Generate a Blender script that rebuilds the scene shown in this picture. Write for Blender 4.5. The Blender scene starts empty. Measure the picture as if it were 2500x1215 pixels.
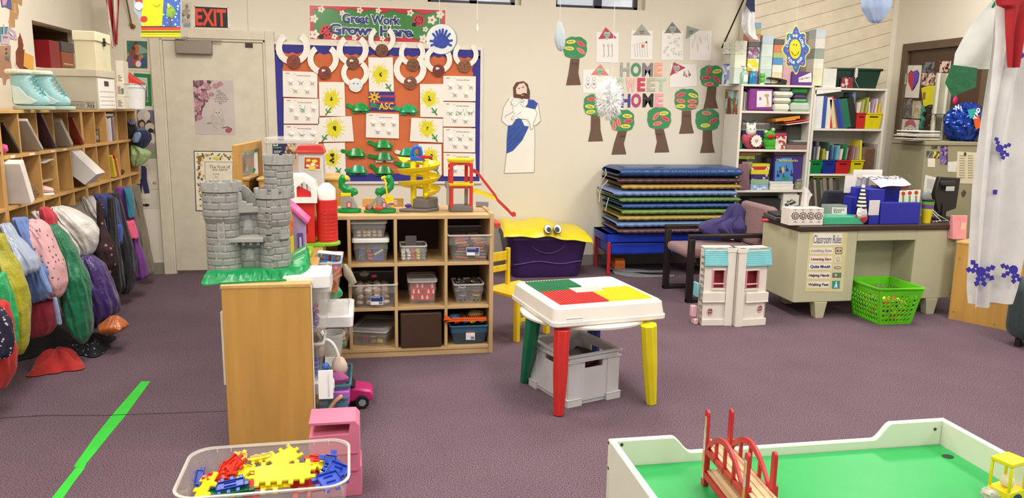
# classroom scene: camera, light, room, wall art, left cubbies, centre shelves, toys, right side, hanging crafts
import bpy,bmesh,math,random
from mathutils import Vector,Matrix,noise
PI=math.pi
S=bpy.context.scene
COL=S.collection
CAMH=1.45
FPX=1878.0
YAW,PITCH,ROLL=map(math.radians,(10.4,10.3,0.9))
cy_,sy_,cp_,sp_=math.cos(YAW),math.sin(YAW),math.cos(PITCH),math.sin(PITCH)
_r=Vector((cy_,-sy_,0));_f=Vector((sy_*cp_,cy_*cp_,-sp_));_d=_f.cross(_r)
_c,_s=math.cos(ROLL),math.sin(ROLL)
RT=_c*_r-_s*_d;DN=_s*_r+_c*_d;FW=_f
cam_d=bpy.data.cameras.new('camera');cam=bpy.data.objects.new('camera',cam_d);COL.objects.link(cam)
cam_d.sensor_width=36;cam_d.lens=36*FPX/2500;cam_d.clip_start=.05;cam_d.clip_end=60
cam.matrix_world=Matrix(((RT.x,-DN.x,-FW.x,0),(RT.y,-DN.y,-FW.y,0),(RT.z,-DN.z,-FW.z,CAMH),(0,0,0,1)))
S.camera=cam
w=bpy.data.worlds.new('world');S.world=w;w.use_nodes=True
w.node_tree.nodes['Background'].inputs[0].default_value=(.93,.96,1,1)
w.node_tree.nodes['Background'].inputs[1].default_value=.7
S.view_settings.view_transform='Standard';S.view_settings.look='None'
S.view_settings.exposure=0.0;S.view_settings.gamma=1;S.view_settings.use_curve_mapping=False
def lamp(x,y,z,sx,sy,p,colr=(1,.955,.885)):
 l=bpy.data.lights.new('ceiling_lamp','AREA');l.shape='RECTANGLE';l.size=sx;l.size_y=sy;l.energy=p;l.color=colr
 o=bpy.data.objects.new('ceiling_lamp',l);COL.objects.link(o);o.location=(x,y,z)
LP=50
for lx,ly in((-.9,.3),(-.9,2.6),(-.9,4.9),(1.5,.3),(1.5,2.6),(1.5,4.9),(3.9,.3),(3.9,2.6),(3.9,4.9)):
 lamp(lx,ly,3.02,.6,1.2,LP)
def P(px,py,ax,val):
 v=RT*((px-1250)/FPX)+DN*((py-607.5)/FPX)+FW
 t=(val-(CAMH if ax==2 else 0))/v[ax]
 return Vector((v.x*t,v.y*t,CAMH+v.z*t))
def hexc(h):
 h=h.lstrip('#');c=[int(h[i:i+2],16)/255 for i in(0,2,4)]
 return[x/12.92 if x<=.04045 else((x+.055)/1.055)**2.4 for x in c]
MC={}
def M(col,rough=.5,kind='plain',**k):
 key=(str(col),rough,kind,tuple(sorted(k.items())))
 if key in MC:return MC[key]
 m=bpy.data.materials.new(kind+'_'+str(len(MC)));MC[key]=m;m.use_nodes=True
 nt=m.node_tree;N=nt.nodes;L=nt.links;b=N['Principled BSDF']
 c=(hexc(col)if col else[.5]*3)if isinstance(col,str)else list(col)
 b.inputs['Roughness'].default_value=rough
 tc=N.new('ShaderNodeTexCoord')
 def nz(scale,detail=2,vec=None,stretch=None):
  n=N.new('ShaderNodeTexNoise');n.inputs['Scale'].default_value=scale;n.inputs['Detail'].default_value=detail
  src=tc.outputs['Object']
  if stretch:
   mp=N.new('ShaderNodeMapping');mp.inputs['Scale'].default_value=stretch;L.new(src,mp.inputs[0]);src=mp.outputs[0]
  L.new(src,n.inputs['Vector']);return n
 def ramp(src,c0,c1,p0=.35,p1=.65):
  r=N.new('ShaderNodeValToRGB');e=r.color_ramp.elements
  e[0].position=p0;e[1].position=p1;e[0].color=(*c0,1);e[1].color=(*c1,1)
  L.new(src,r.inputs[0]);return r
 def bump(src,st,dist=.01):
  bp=N.new('ShaderNodeBump');bp.inputs['Strength'].default_value=st;bp.inputs['Distance'].default_value=dist
  L.new(src,bp.inputs['Height']);L.new(bp.outputs[0],b.inputs['Normal'])
 mul=lambda f:[min(1,x*f)for x in c]
 if kind=='plain':
  n=nz(k.get('ns',9));v=k.get('var',.05);r=ramp(n.outputs[0],mul(1-v),mul(1+v));L.new(r.outputs[0],b.inputs['Base Color'])
  if k.get('bump'):bump(nz(k.get('bs',60)).outputs[0],k['bump'])
 elif kind=='wood':
  st=k.get('st',(6,6,.6));n=nz(k.get('ns',5),6,stretch=st)
  r=ramp(n.outputs[0],mul(.86),mul(1.08),.3,.7);L.new(r.outputs[0],b.inputs['Base Color']);bump(n.outputs[0],.08)
 elif kind=='carpet':
  n=nz(190,4);n2=nz(3,3)
  r=ramp(n.outputs[0],mul(.38),mul(1.8),.33,.67)
  r2=ramp(n2.outputs[0],(.93,.93,.93),(1.05,1.05,1.05),.3,.7)
  mx=N.new('ShaderNodeMix');mx.data_type='RGBA';mx.blend_type='MULTIPLY';mx.inputs[0].default_value=1
  L.new(r.outputs[0],mx.inputs[6]);L.new(r2.outputs[0],mx.inputs[7]);L.new(mx.outputs[2],b.inputs['Base Color'])
  bump(n.outputs[0],.6);b.inputs['Specular IOR Level'].default_value=.1
 elif kind=='cloth':
  n=nz(k.get('ns',14),4);r=ramp(n.outputs[0],mul(.82),mul(1.15),.3,.7);L.new(r.outputs[0],b.inputs['Base Color'])
  bump(nz(k.get('bs',25),4).outputs[0],k.get('bump',.5),k.get('bd',.012));b.inputs['Sheen Weight'].default_value=.15
 elif kind=='print':
  c2=hexc(k['c2']);v=N.new('ShaderNodeTexVoronoi');v.inputs['Scale'].default_value=k.get('ns',30);L.new(tc.outputs['Object'],v.inputs['Vector'])
  r=ramp(v.outputs['Distance'],c2,c,k.get('p',.22),k.get('p',.22)+.06);L.new(r.outputs[0],b.inputs['Base Color'])
  bump(nz(20,3).outputs[0],.35)
 elif kind=='block':
  v=N.new('ShaderNodeTexVoronoi');v.inputs['Scale'].default_value=k.get('ns',30);L.new(tc.outputs['Object'],v.inputs['Vector'])
  r=N.new('ShaderNodeValToRGB');cols=[hexc(x)for x in k['cols'].split()];r.color_ramp.interpolation='CONSTANT'
  while len(r.color_ramp.elements)<len(cols):r.color_ramp.elements.new(.5)
  for i,cc in enumerate(cols):r.color_ramp.elements[i].position=i/len(cols);r.color_ramp.elements[i].color=(*cc,1)
  sp=N.new('ShaderNodeSeparateColor');L.new(v.outputs['Color'],sp.inputs[0]);L.new(sp.outputs[0],r.inputs[0]);L.new(r.outputs[0],b.inputs['Base Color'])
 elif kind=='clear':
  b.inputs['Base Color'].default_value=(*c,1);b.inputs['Alpha'].default_value=k.get('a',.3);b.inputs['Roughness'].default_value=rough
  n=nz(6);r=ramp(n.outputs[0],mul(.95),mul(1.05));L.new(r.outputs[0],b.inputs['Base Color'])
 elif kind=='paper':
  n=nz(12,3);r=ramp(n.outputs[0],mul(.95),mul(1.03));L.new(r.outputs[0],b.inputs['Base Color']);bump(n.outputs[0],.2)
  t=N.new('ShaderNodeBsdfTranslucent');L.new(r.outputs[0],t.inputs[0]);ms=N.new('ShaderNodeMixShader');ms.inputs[0].default_value=.35
  L.new(b.outputs[0],ms.inputs[1]);L.new(t.outputs[0],ms.inputs[2])
  out=N['Material Output'];a=k.get('a',1)
  if a<1:
   tr=N.new('ShaderNodeBsdfTransparent');m2=N.new('ShaderNodeMixShader');m2.inputs[0].default_value=a
   L.new(tr.outputs[0],m2.inputs[1]);L.new(ms.outputs[0],m2.inputs[2]);L.new(m2.outputs[0],out.inputs[0])
  else:L.new(ms.outputs[0],out.inputs[0])
 elif kind=='metal':
  b.inputs['Metallic'].default_value=k.get('me',.8);n=nz(20,stretch=(1,1,8));r=ramp(n.outputs[0],mul(.95),mul(1.05));L.new(r.outputs[0],b.inputs['Base Color'])
 return m
def mt(x,rough=.5,kind='plain',**k):return M(x,rough,kind,**k)if isinstance(x,str)else x
FONT={}
class G:
 def __init__(s):s.v=[];s.f=[];s.m=[];s.ms=[];s.T=None
 def mi(s,m):
  m=mt(m)
  if m not in s.ms:s.ms.append(m)
  return s.ms.index(m)
 def add(s,vs,fs,m,T=None):
  i=s.mi(m);o=len(s.v)
  for p in vs:
   p=Vector(p)
   if T is not None:p=T@p
   if s.T is not None:p=s.T@p
   s.v.append(p)
  for f in fs:s.f.append([o+a for a in f]);s.m.append(i)
  return s
 def box(s,a,b,m,T=None):
  x0,y0,z0=a;x1,y1,z1=b
  return s.add([(x0,y0,z0),(x1,y0,z0),(x1,y1,z0),(x0,y1,z0),(x0,y0,z1),(x1,y0,z1),(x1,y1,z1),(x0,y1,z1)],[(3,2,1,0),(4,5,6,7),(0,1,5,4),(1,2,6,5),(2,3,7,6),(3,0,4,7)],m,T)
 def cb(s,c,d,m,T=None):
  return s.box([c[i]-d[i]/2 for i in range(3)],[c[i]+d[i]/2 for i in range(3)],m,T)
 def fr(s,b0,b1,z0,z1,m,T=None):
  v=[(b0[0],b0[1],z0),(b0[2],b0[1],z0),(b0[2],b0[3],z0),(b0[0],b0[3],z0),(b1[0],b1[1],z1),(b1[2],b1[1],z1),(b1[2],b1[3],z1),(b1[0],b1[3],z1)]
  return s.add(v,[(3,2,1,0),(4,5,6,7),(0,1,5,4),(1,2,6,5),(2,3,7,6),(3,0,4,7)],m,T)
 def prism(s,poly,z0,z1,m,T=None,ax=2):
  n=len(poly)
  def q(p,z):return(p[0],p[1],z)if ax==2 else((p[0],z,p[1])if ax==1 else(z,p[0],p[1]))
  vs=[q(p,z0)for p in poly]+[q(p,z1)for p in poly]
  fs=[tuple(range(n)),tuple(range(2*n-1,n-1,-1))]+[(i,i+n,(i+1)%n+n,(i+1)%n)for i in range(n)]
  return s.add(vs,fs,m,T)
 def lathe(s,prof,m,n=24,T=None,c=(0,0,0),sx=1,sy=1,arc=2*PI,closed=True):
  vs=[];fs=[];k=len(prof);full=arc>6.28;nn=n if full else n+1
  for j in range(nn):
   a=arc*j/n
   for r,z in prof:vs.append((c[0]+r*math.cos(a)*sx,c[1]+r*math.sin(a)*sy,c[2]+z))
  for j in range(n if full else n):
   j2=(j+1)%nn
   for i in range(k-1):fs.append((j*k+i,j2*k+i,j2*k+i+1,j*k+i+1))
  if closed and full:
   if prof[0][0]>1e-5:fs.append([j*k for j in range(n)][::-1])
   if prof[-1][0]>1e-5:fs.append([j*k+k-1 for j in range(n)])
  return s.add(vs,fs,m,T)
 def cyl(s,p0,p1,r0,m,r1=None,n=16,T=None):
  r1=r0 if r1 is None else r1
  return s.tube([p0,p1],[r0,r1],m,n,T)
 def tube(s,pts,r,m,n=8,T=None,closed=False,sq=None):
  pts=[Vector(p)for p in pts];k=len(pts);rs=r if isinstance(r,(list,tuple))else[r]*k
  vs=[];fs=[];up=None
  for i,p in enumerate(pts):
   a=pts[i-1]if(i or closed)else p;b=pts[(i+1)%k]if(i<k-1 or closed)else p
   t=(b-a).normalized()if(b-a).length>1e-9 else Vector((0,0,1))
   if up is None:up=t.orthogonal().normalized()
   up=(up-t*up.dot(t)).normalized();w2=t.cross(up)
   for j in range(n):
    an=2*PI*j/n;vs.append(p+(up*math.cos(an)+w2*math.sin(an)*(sq or 1))*rs[i])
  for i in range(k if closed else k-1):
   i2=(i+1)%k
   for j in range(n):fs.append((i*n+j,i*n+(j+1)%n,i2*n+(j+1)%n,i2*n+j))
  if not closed:fs+=[tuple(range(n-1,-1,-1)),tuple((k-1)*n+j for j in range(n))]
  return s.add(vs,fs,m,T)
 def ball(s,c,r,m,n=16,T=None,amp=0,fq=3,seed=0):
  r=(r,r,r)if not isinstance(r,(tuple,list))else r;vs=[];fs=[];h=n//2
  for i in range(h+1):
   th=PI*i/h
   for j in range(n):
    a=2*PI*j/n;d=Vector((math.sin(th)*math.cos(a),math.sin(th)*math.sin(a),math.cos(th)))
    q=1+(amp*noise.noise(d*fq+Vector((seed*7.3,seed,0)))if amp else 0)
    vs.append((c[0]+d.x*r[0]*q,c[1]+d.y*r[1]*q,c[2]+d.z*r[2]*q))
  for i in range(h):
   for j in range(n):fs.append((i*n+j,(i+1)*n+j,(i+1)*n+(j+1)%n,i*n+(j+1)%n))
  return s.add(vs,fs,m,T)
 def grid(s,fn,nu,nv,m,T=None,th=0):
  vs=[Vector(fn(i/nu,j/nv))for i in range(nu+1)for j in range(nv+1)];W=nv+1
  fs=[(i*W+j,(i+1)*W+j,(i+1)*W+j+1,i*W+j+1)for i in range(nu)for j in range(nv)]
  if th:
   nn=[Vector((0,0,0))for _ in vs]
   for f in fs:
    nrm=(vs[f[1]]-vs[f[0]]).cross(vs[f[3]]-vs[f[0]])
    for a in f:nn[a]+=nrm
   o=len(vs);vs=vs+[v-nn[i].normalized()*th for i,v in enumerate(vs)]
   bk=[tuple(a+o for a in f)[::-1]for f in fs]
   rim=[i*W for i in range(nu+1)]+[nu*W+j for j in range(1,nv+1)]+[i*W+nv for i in range(nu-1,-1,-1)]+[j for j in range(nv-1,0,-1)]
   fs=fs+bk+[(rim[i],rim[i]+o,rim[(i+1)%len(rim)]+o,rim[(i+1)%len(rim)])for i in range(len(rim))]
  return s.add(vs,fs,m,T)
 def text(s,t,size,m,T,bold=0,depth=.001,align='CENTER',sx=1):
  key=(t,bold,depth/size)
  if key not in FONT:
   c=bpy.data.curves.new('t','FONT');c.body=t;c.size=1;c.offset=bold;c.extrude=depth/size/2;c.resolution_u=3
   c.align_x='LEFT';c.align_y='CENTER';o=bpy.data.objects.new('t',c);COL.objects.link(o)
   dg=bpy.context.evaluated_depsgraph_get();me=o.evaluated_get(dg).to_mesh()
   FONT[key]=([v.co.copy()for v in me.vertices],[tuple(p.vertices)for p in me.polygons])
   o.evaluated_get(dg).to_mesh_clear();bpy.data.objects.remove(o)
  vs,fs=FONT[key]
  if not vs:return s
  x0=min(v.x for v in vs);x1=max(v.x for v in vs);y0=min(v.y for v in vs);y1=max(v.y for v in vs)
  ox={'CENTER':(x0+x1)/2,'LEFT':x0,'RIGHT':x1}[align];hh=max(y1-y0,.3)
  k=size/(y1-y0 if s.__dict__.get('fit',True)else .7)
  return s.add([((v.x-ox)*k*sx,(v.y-(y0+y1)/2)*k,v.z*size)for v in vs],fs,m,T)
 def out(s,name,parent=None,loc=None,rot=0,bevel=0,smooth=38,seg=2,sub=0,world=False):
  vs=s.v
  if loc is None:loc=(0,0,0)
  if world:
   if parent is None:
    lo=Vector((sum(v.x for v in vs)/len(vs),sum(v.y for v in vs)/len(vs),min(v.z for v in vs)));loc=lo
    vs=[v-lo for v in vs]
   else:
    inv=parent.matrix_basis.inverted()
    if parent.parent:inv=inv@parent.parent.matrix_basis.inverted()
    vs=[inv@v for v in vs]
  me=bpy.data.meshes.new(name);me.from_pydata([tuple(v)for v in vs],[],s.f)
  for m in s.ms:me.materials.append(m)
  me.polygons.foreach_set('material_index',s.m)
  bm=bmesh.new();bm.from_mesh(me);bmesh.ops.recalc_face_normals(bm,faces=bm.faces);bm.to_mesh(me);bm.free()
  if smooth:me.shade_smooth();me.set_sharp_from_angle(angle=math.radians(smooth))
  o=bpy.data.objects.new(name,me);COL.objects.link(o);o.location=loc;o.rotation_euler=(0,0,rot)
  if parent:o.parent=parent
  if bevel:
   b=o.modifiers.new('b','BEVEL');b.width=bevel;b.segments=seg;b.limit_method='ANGLE';b.angle_limit=.6
  if sub:q=o.modifiers.new('s','SUBSURF');q.levels=q.render_levels=sub
  return o
def tag(o,label,cat,group=None):
 o['label']=label;o['category']=cat
 if group:o['group']=group
 return o
def thing(name,label,cat,loc=(0,0,0),rot=0,group=None):
 o=bpy.data.objects.new(name,None);COL.objects.link(o);o.location=loc;o.rotation_euler=(0,0,rot);o.empty_display_size=.05
 bpy.context.view_layer.update()
 return tag(o,label,cat,group)
def struct(o):o['kind']='structure';return o
def TR(x=0,y=0,z=0,rx=0,ry=0,rz=0,sc=1):
 return Matrix.Translation((x,y,z))@Matrix.Rotation(rz,4,'Z')@Matrix.Rotation(ry,4,'Y')@Matrix.Rotation(rx,4,'X')@Matrix.Scale(sc,4)
def dup(root,loc=None,rot=None,label=None,group=None,cat=None):
 r=root.copy();COL.objects.link(r)
 if loc is not None:r.location=loc
 if rot is not None:r.rotation_euler=(0,0,rot)if not isinstance(rot,(tuple,list))else rot
 if label:r['label']=label
 if group:r['group']=group
 for ch in list(root.children):
  c=ch.copy();COL.objects.link(c);c.parent=r
  for g in list(ch.children):
   d=g.copy();COL.objects.link(d);d.parent=c
 return r
class Flat(G):
 def __init__(s,ax,val,sgn=-1,th=.0012):
  super().__init__();s.ax=ax;s.val=val;s.sgn=sgn;s.th=th
 def pl(s,pts,m,layer=1,th=None):
  q=[P(a,b,s.ax,s.val)for a,b in pts];n=Vector((0,0,0));n[s.ax]=s.sgn
  s.cnt=getattr(s,'cnt',0)+1;t0=(layer-1)*s.th;t1=t0+(th or s.th)+s.cnt*8e-6;k=len(q)
  return s.add([p+n*t0 for p in q]+[p+n*t1 for p in q],[tuple(range(k)),tuple(range(2*k-1,k-1,-1))]+[(i,i+k,(i+1)%k+k,(i+1)%k)for i in range(k)],m)
 def rc(s,x0,y0,x1,y1,m,layer=1,th=None):return s.pl([(x0,y0),(x1,y0),(x1,y1),(x0,y1)],m,layer,th)
 def el(s,cx,cy,rx,ry,m,layer=1,n=20,rot=0,amp=0,fq=6,th=None,ph=0):
  pts=[]
  for i in range(n):
   a=2*PI*i/n;q=1+amp*math.cos(fq*a+ph);x=rx*q*math.cos(a);y=ry*q*math.sin(a)
   pts.append((cx+x*math.cos(rot)-y*math.sin(rot),cy+x*math.sin(rot)+y*math.cos(rot)))
  return s.pl(pts,m,layer,th)
 def ln(s,pts,wd,m,layer=2):
  for(x0,y0),(x1,y1)in zip(pts,pts[1:]):
   dx,dy=x1-x0,y1-y0;l=math.hypot(dx,dy)or 1;nx,ny=-dy/l*wd/2,dx/l*wd/2
   s.pl([(x0+nx,y0+ny),(x1+nx,y1+ny),(x1-nx,y1-ny),(x0-nx,y0-ny)],m,layer)
  return s
 def tx(s,t,cx,cy,hpx,m,layer=2,bold=0,rot=0,sx=1,wpx=None,align='CENTER'):
  o=P(cx,cy,s.ax,s.val);u=P(cx+1,cy,s.ax,s.val)-o;v=P(cx,cy-1,s.ax,s.val)-o
  n=Vector((0,0,0));n[s.ax]=s.sgn
  x=u.normalized()*math.cos(rot)+v.normalized()*math.sin(rot);z=v.normalized()*math.cos(rot)-u.normalized()*math.sin(rot)
  if s.ax!=2:pass
  z=n.cross(x).normalized()
  if z.dot(v)<0:z=-z
  o=o+n*((layer-.5)*s.th);T=Matrix(((x.x,z.x,n.x,o.x),(x.y,z.y,n.y,o.y),(x.z,z.z,n.z,o.z),(0,0,0,1)))
  h=hpx*v.length;k0=len(s.v);s.text(t,h,m,T,bold,s.th*.9,align,sx)
  if wpx and len(s.v)>k0:
   ds=[(p-o).dot(x)for p in s.v[k0:]];wd=max(ds)-min(ds);k=wpx*u.length/wd
   for i in range(k0,len(s.v)):d=(s.v[i]-o).dot(x);s.v[i]=s.v[i]+x*d*(k-1)
  return s
 def art(s,name,label=None,cat=None,group=None,parent=None,lift=0):
  if lift:
   n=Vector((0,0,0));n[s.ax]=s.sgn
   s.v=[v+n*lift for v in s.v]
  o=s.out(name,parent,world=True,smooth=0)
  if label:tag(o,label,cat,group)
  return o
rnd=random.Random(7)
YB=6.95;YS=6.81;XL=-2.19;XR=4.93;ZC=3.1
WALL=M('#dbd4c4',.8,bump=.05,bs=120,var=.012,ns=2);WALL2=M('#e2dac9',.75,var=.012)
g=G();g.box((-2.4,-2.5,-.05),(5.2,7.2,0),M('#65545e',.95,'carpet'));struct(g.out('floor',smooth=0))
g=G();sl=[P(x,y,2,0)for x,y in((0,1019),(110,1014),(250,1014),(420,1008),(556,1003))]
sl=[Vector((-2.0,sl[0].y-.01,0))]+sl[1:]
for a,b in zip(sl,sl[1:]):g.prism([(a.x,a.y-.003),(b.x,b.y-.003),(b.x,b.y+.003),(a.x,a.y+.003)],0,.0012,'#35262b')
struct(g.out('trim_5',smooth=0))
g=G();g.box((-2.4,-2.5,ZC),(5.2,7.3,ZC+.05),M('#e8e2d4',.8));struct(g.out('ceiling',smooth=0))
def pieces(g,x0,x1,z0,z1,holes,yy,th,m,ax=1):
 def bx(a0,a1,b0,b1):
  if a1-a0>1e-4 and b1-b0>1e-4:
   g.box((a0,yy,b0),(a1,yy+th,b1),m)if ax==1 else g.box((yy-th,a0,b0),(yy,a1,b1),m)
 cur=x0
 for a,b,c,d in holes:
  bx(cur,a,z0,z1);bx(a,b,z0,c);bx(a,b,d,z1);cur=b
 bx(cur,x1,z0,z1)
WN=[(-.62,.205,2.352,2.82),(.50,1.325,2.352,2.82),(1.64,2.473,2.352,2.82)]
g=G();pieces(g,-2.5,3.46,0,ZC,WN,YB,.2,WALL);struct(g.out('wall_back',smooth=0))
FR=M('#23223a',.4)
for i,(a,b,c,d)in enumerate(WN):
 g=G();y=YB+.10;mid=(a+b)/2
 for q in((a,a+.035,c,d),(b-.075,b-.04,c,d),(mid-.035,mid+.035,c,d),(a,b-.04,c,c+.035),(a,b-.04,d-.035,d)):g.box((q[0],y,q[2]),(q[1],y+.05,q[3]),FR)
 g.box((b-.04,y,c),(b,y+.05,d),WALL2)
 o=struct(g.out('window_%d'%(i+1),smooth=0,world=True))
 g=G();g.box((a+.03,y+.02,c+.03),(b-.06,y+.026,d-.03),M('#f4f8ff',.05,'clear',a=.12));g.out('window_pane',o,world=True)
g=G();g.box((3.42,YS+.012,0),(XR+.02,YS+.2,ZC),M('#b5a88d',.8))
import itertools
def clip(poly,f):
 out=[]
 for i,p in enumerate(poly):
  q=poly[(i+1)%len(poly)];a,b=f(p),f(q)
  if a>=0:out.append(p)
  if a*b<0:t=a/(a-b);out.append((p[0]+(q[0]-p[0])*t,p[1]+(q[1]-p[1])*t))
 return out
an=math.radians(15.5);cx,cz=math.cos(an),math.sin(an);k=-6
BM=M('#ddd2bb',.6)
while k<40:
 o=-1.6+k*.112;w_=.1085
 pts=[]
 for u,v in((-1,o),(4.5,o),(4.5,o+w_),(-1,o+w_)):pts.append((3.44+u*cx-v*cz,u*cz+v*cx))
 for f in(lambda p:p[0]-3.44,lambda p:XR-p[0],lambda p:p[1]-.0,lambda p:ZC-p[1]):
  pts=clip(pts,f)if len(pts)>2 else[]
 if len(pts)>2:g.prism(pts,YS,YS+.012,BM,ax=1)
 k+=1
g.box((3.41,YS-.002,0),(3.44,YS+.15,ZC),WALL2);g.box((XR-.05,YS-.012,0),(XR,YS,ZC),WALL2)
struct(g.out('wall_siding',smooth=0));bpy.data.objects['wall_siding'].name='wall_back_right'
NY0=P(82,100,0,XL).y;NZ1=P(82,50,0,XL).z;NZ0=1.40;NY1=P(205,85,0,XL).y
g=G();pieces(g,-2.5,7.1,0,ZC,[(NY0,NY1,NZ0,NZ1)],XL,.12,WALL,ax=0)
BR=M('#6b4c2c',.7)
for q in(((XL-.42,NY0-.02,NZ0),(XL-.40,NY1+.02,NZ1)),((XL-.40,NY0-.02,NZ0-.02),(XL-.12,NY1+.02,NZ0)),((XL-.40,NY0-.02,NZ1),(XL-.12,NY1+.02,NZ1+.02)),((XL-.4,NY0-.02,NZ0),(XL-.12,NY0,NZ1)),((XL-.4,NY1,NZ0),(XL-.12,NY1+.02,NZ1))):g.box(*q,BR)
struct(g.out('wall_left',smooth=0))
nsz=P(95,165,0,XL-.02).z
g=G();g.box((XL-.4,NY0,nsz-.02),(XL+.005,NY1,nsz),M('#cfc3a8',.6));struct(g.out('trim_1',smooth=0))
DY1=P(2208,300,0,XR).y;DY0=DY1-.93;DZ=2.03
g=G();g.box((XR,-2.5,0),(XR+.12,7.2,ZC),WALL);struct(g.out('wall_right',smooth=0))
BW=M('#4a3426',.5,'wood',st=(6,6,.7));BF=M('#5c4a38',.55)
g=G()
for q in((DY1,DY1+.07,0,DZ+.07),(DY0-.07,DY0,0,DZ+.07),(DY0,DY1,DZ,DZ+.07)):g.box((XR-.05,q[0],q[2]),(XR,q[1],q[3]),BF)
struct(g.out('trim_2',smooth=0,bevel=.004))
g=G();g.box((XR-.022,DY0+.004,.008),(XR-.002,DY1-.004,DZ-.004),BW);d1=struct(g.out('door_1',smooth=0,world=True))
for z in(.35,1.05,1.78):
 g=G();g.box((XR-.035,DY1-.012,z-.05),(XR-.02,DY1+.012,z+.05),M('#a9a08c',.35,'metal'));g.cyl((XR-.036,DY1,z-.05),(XR-.036,DY1,z+.05),.007,M('#a9a08c',.35,'metal'))
 g.out('door_hinge',d1,world=True)
DL,DR=-1.70,-.865;dz=1.985
DM=M('#cfc7b3',.55);TM=M('#d3cab6',.5)
g=G()
for q in((DL-.075,DL,0,dz+.075),(DR,DR+.075,0,dz+.075),(DL,DR,dz,dz+.075)):g.box((q[0],YB-.03,q[2]),(q[1],YB,q[3]),TM)
for q in((DL-.0,DL+.02,0,dz),(DR-.02,DR,0,dz),(DL,DR,dz-.02,dz)):g.box((q[0],YB-.02,q[2]),(q[1],YB,q[3]),TM)
struct(g.out('trim_3',smooth=0,bevel=.004))
g=G();g.box((DL+.024,YB-.012,.03),(DR-.024,YB-.001,dz-.026),DM)
d2=struct(g.out('door_2',smooth=0,world=True))
g=G();g.box((DL+.03,YB-.016,.012),(DR-.03,YB-.002,.03),M('#8f8a80',.4,'metal'));g.out('door_sweep',d2,world=True)
g=G();g.box((DR-.16,YB-.02,dz-.062),(DR-.10,YB-.012,dz-.026),'#2c2019');g.out('latch_plate',d2,world=True)
c0=P(428,98,1,YB-.05);c1=P(518,133,1,YB-.05)
t=thing('door_closer','grey metal door closer on the top of the back door','door closer',(c0.x,YB-.012,c1.z))
g=G();g.box((0,-.055,0),(c1.x-c0.x,0,c0.z-c1.z),M('#8d8478',.4,'metal',me=.3));g.out('closer_body',t,bevel=.006)
g=G();L0=c1.x-c0.x;hh=c0.z-c1.z
g.box((.03,-.05,hh+.004),(.36,-.035,hh+.012),M('#9b948a',.35,'metal'));g.box((.0,-.06,hh+.008),(.09,-.02,hh+.024),M('#9b948a',.35,'metal'));g.cyl((.08,-.04,hh),(.08,-.04,hh+.03),.012,M('#9b948a',.35,'metal'))
g.out('closer_arm',t)
BB=M('#8f887c',.6)
for n,q in(('baseboard_back_left',((-2.19,YB-.008,0),(DL-.076,YB,.1))),('baseboard_back',((DR+.076,YB-.008,0),(3.41,YB,.1))),('baseboard_left',((XL,-2,0),(XL+.008,6.94,.1))),('baseboard_right',((XR-.008,-2,0),(XR,DY0-.08,.1)))):
 g=G();g.box(*q,BB);struct(g.out(n,smooth=0))
a=P(603,0,1,YB);g=G();g.box((a.x-.002,YB-.002,dz+.076),(a.x+.002,YB,ZC),'#b3a890');g.box((-2.19,YB-.004,.735),(DL-.076,YB,.74),'#c9bfa9');struct(g.out('trim_4',smooth=0))
def tape():
 L=[(345,931),(272,1015),(232,1065),(186,1130),(180,1139)];R=[(367,931),(306,1015),(262,1068),(212,1130),(206,1141)]
 g=G()
 def strip(Ls,Rs,z):
  for i in range(len(Ls)-1):
   q=[P(*p,2,0)for p in(Ls[i],Rs[i],Rs[i+1],Ls[i+1])]
   g.prism([(p.x,p.y)for p in q],.0002,z,M('#33c53a',.45))
 strip(L,R,.0012);strip([(186,1140),(150,1185),(100,1250)],[(208,1141),(182,1175),(130,1250)],.001)
 g.out('floor_tape',world=True,smooth=0)
 return tag(bpy.context.scene.objects[-1]if 0 else g_last(),'torn strip of bright green tape stuck along the carpet','tape')
def g_last():return[o for o in bpy.data.objects if o.name.startswith('floor_tape')][-1]
tape()
def Z(ox,oy,s,pts):return[(ox+a/s,oy+b/s)for a,b in pts]
INK='#2a2626';PAPER=M('#ece6dc',.7,var=.02);RND=random.Random(3)
f=Flat(1,YB);f.pl(Z(400,0,2.761,[(202,37),(437,50),(443,196),(203,187)]),'#e6dfd2')
f.pl(Z(400,0,2.761,[(210,43),(428,54),(432,189),(212,183)]),'#16110f',2)
f.tx('EXIT',400+318/2.761,118/2.761,42,M('#e2452f',.4),3,bold=.03,rot=-.04,wpx=74)
for a,b in((206,41),(434,52),(206,184),(438,191)):f.el(400+a/2.761,b/2.761,1.2,1.2,'#222222',2,8)
f.art('exit_sign','red on black EXIT sign above the back door','sign')
f=Flat(1,YB);f.pl([(442,4),(467,6),(467,70),(443,69)],'#cfc6b4');f.pl([(444,22),(464,24),(464,58),(445,56)],M('',.6,'block',cols='#8d8a80 #b5aca0 #6d6a68 #d0c8ba',ns=40),2)
f.el(456,16,4,6,'#8c7e6c',2);f.el(454,30,7,9,'#a59a8a',3);f.rc(448,58,465,66,'#7d93b5',3)
f.art('small_poster','small faded picture hanging just left of the EXIT sign','poster')
f=Flat(1,YB);BQ=[(755,12),(1088,24.5),(1087,106),(757,96)]
def bl(u,v):
 a=[BQ[0][i]+(BQ[1][i]-BQ[0][i])*u for i in(0,1)];b=[BQ[3][i]+(BQ[2][i]-BQ[3][i])*u for i in(0,1)]
 return(a[0]+(b[0]-a[0])*v,a[1]+(b[1]-a[1])*v)
f.pl([bl(-.004,-.015),bl(1.003,-.015),bl(1.003,1.015),bl(-.004,1.015)],M('#e9d9c8',.3));f.pl([bl(.002,.008),bl(.998,.008),bl(.998,.99),bl(.002,.99)],M('#c3303f',.22,var=.02),2)
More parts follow.
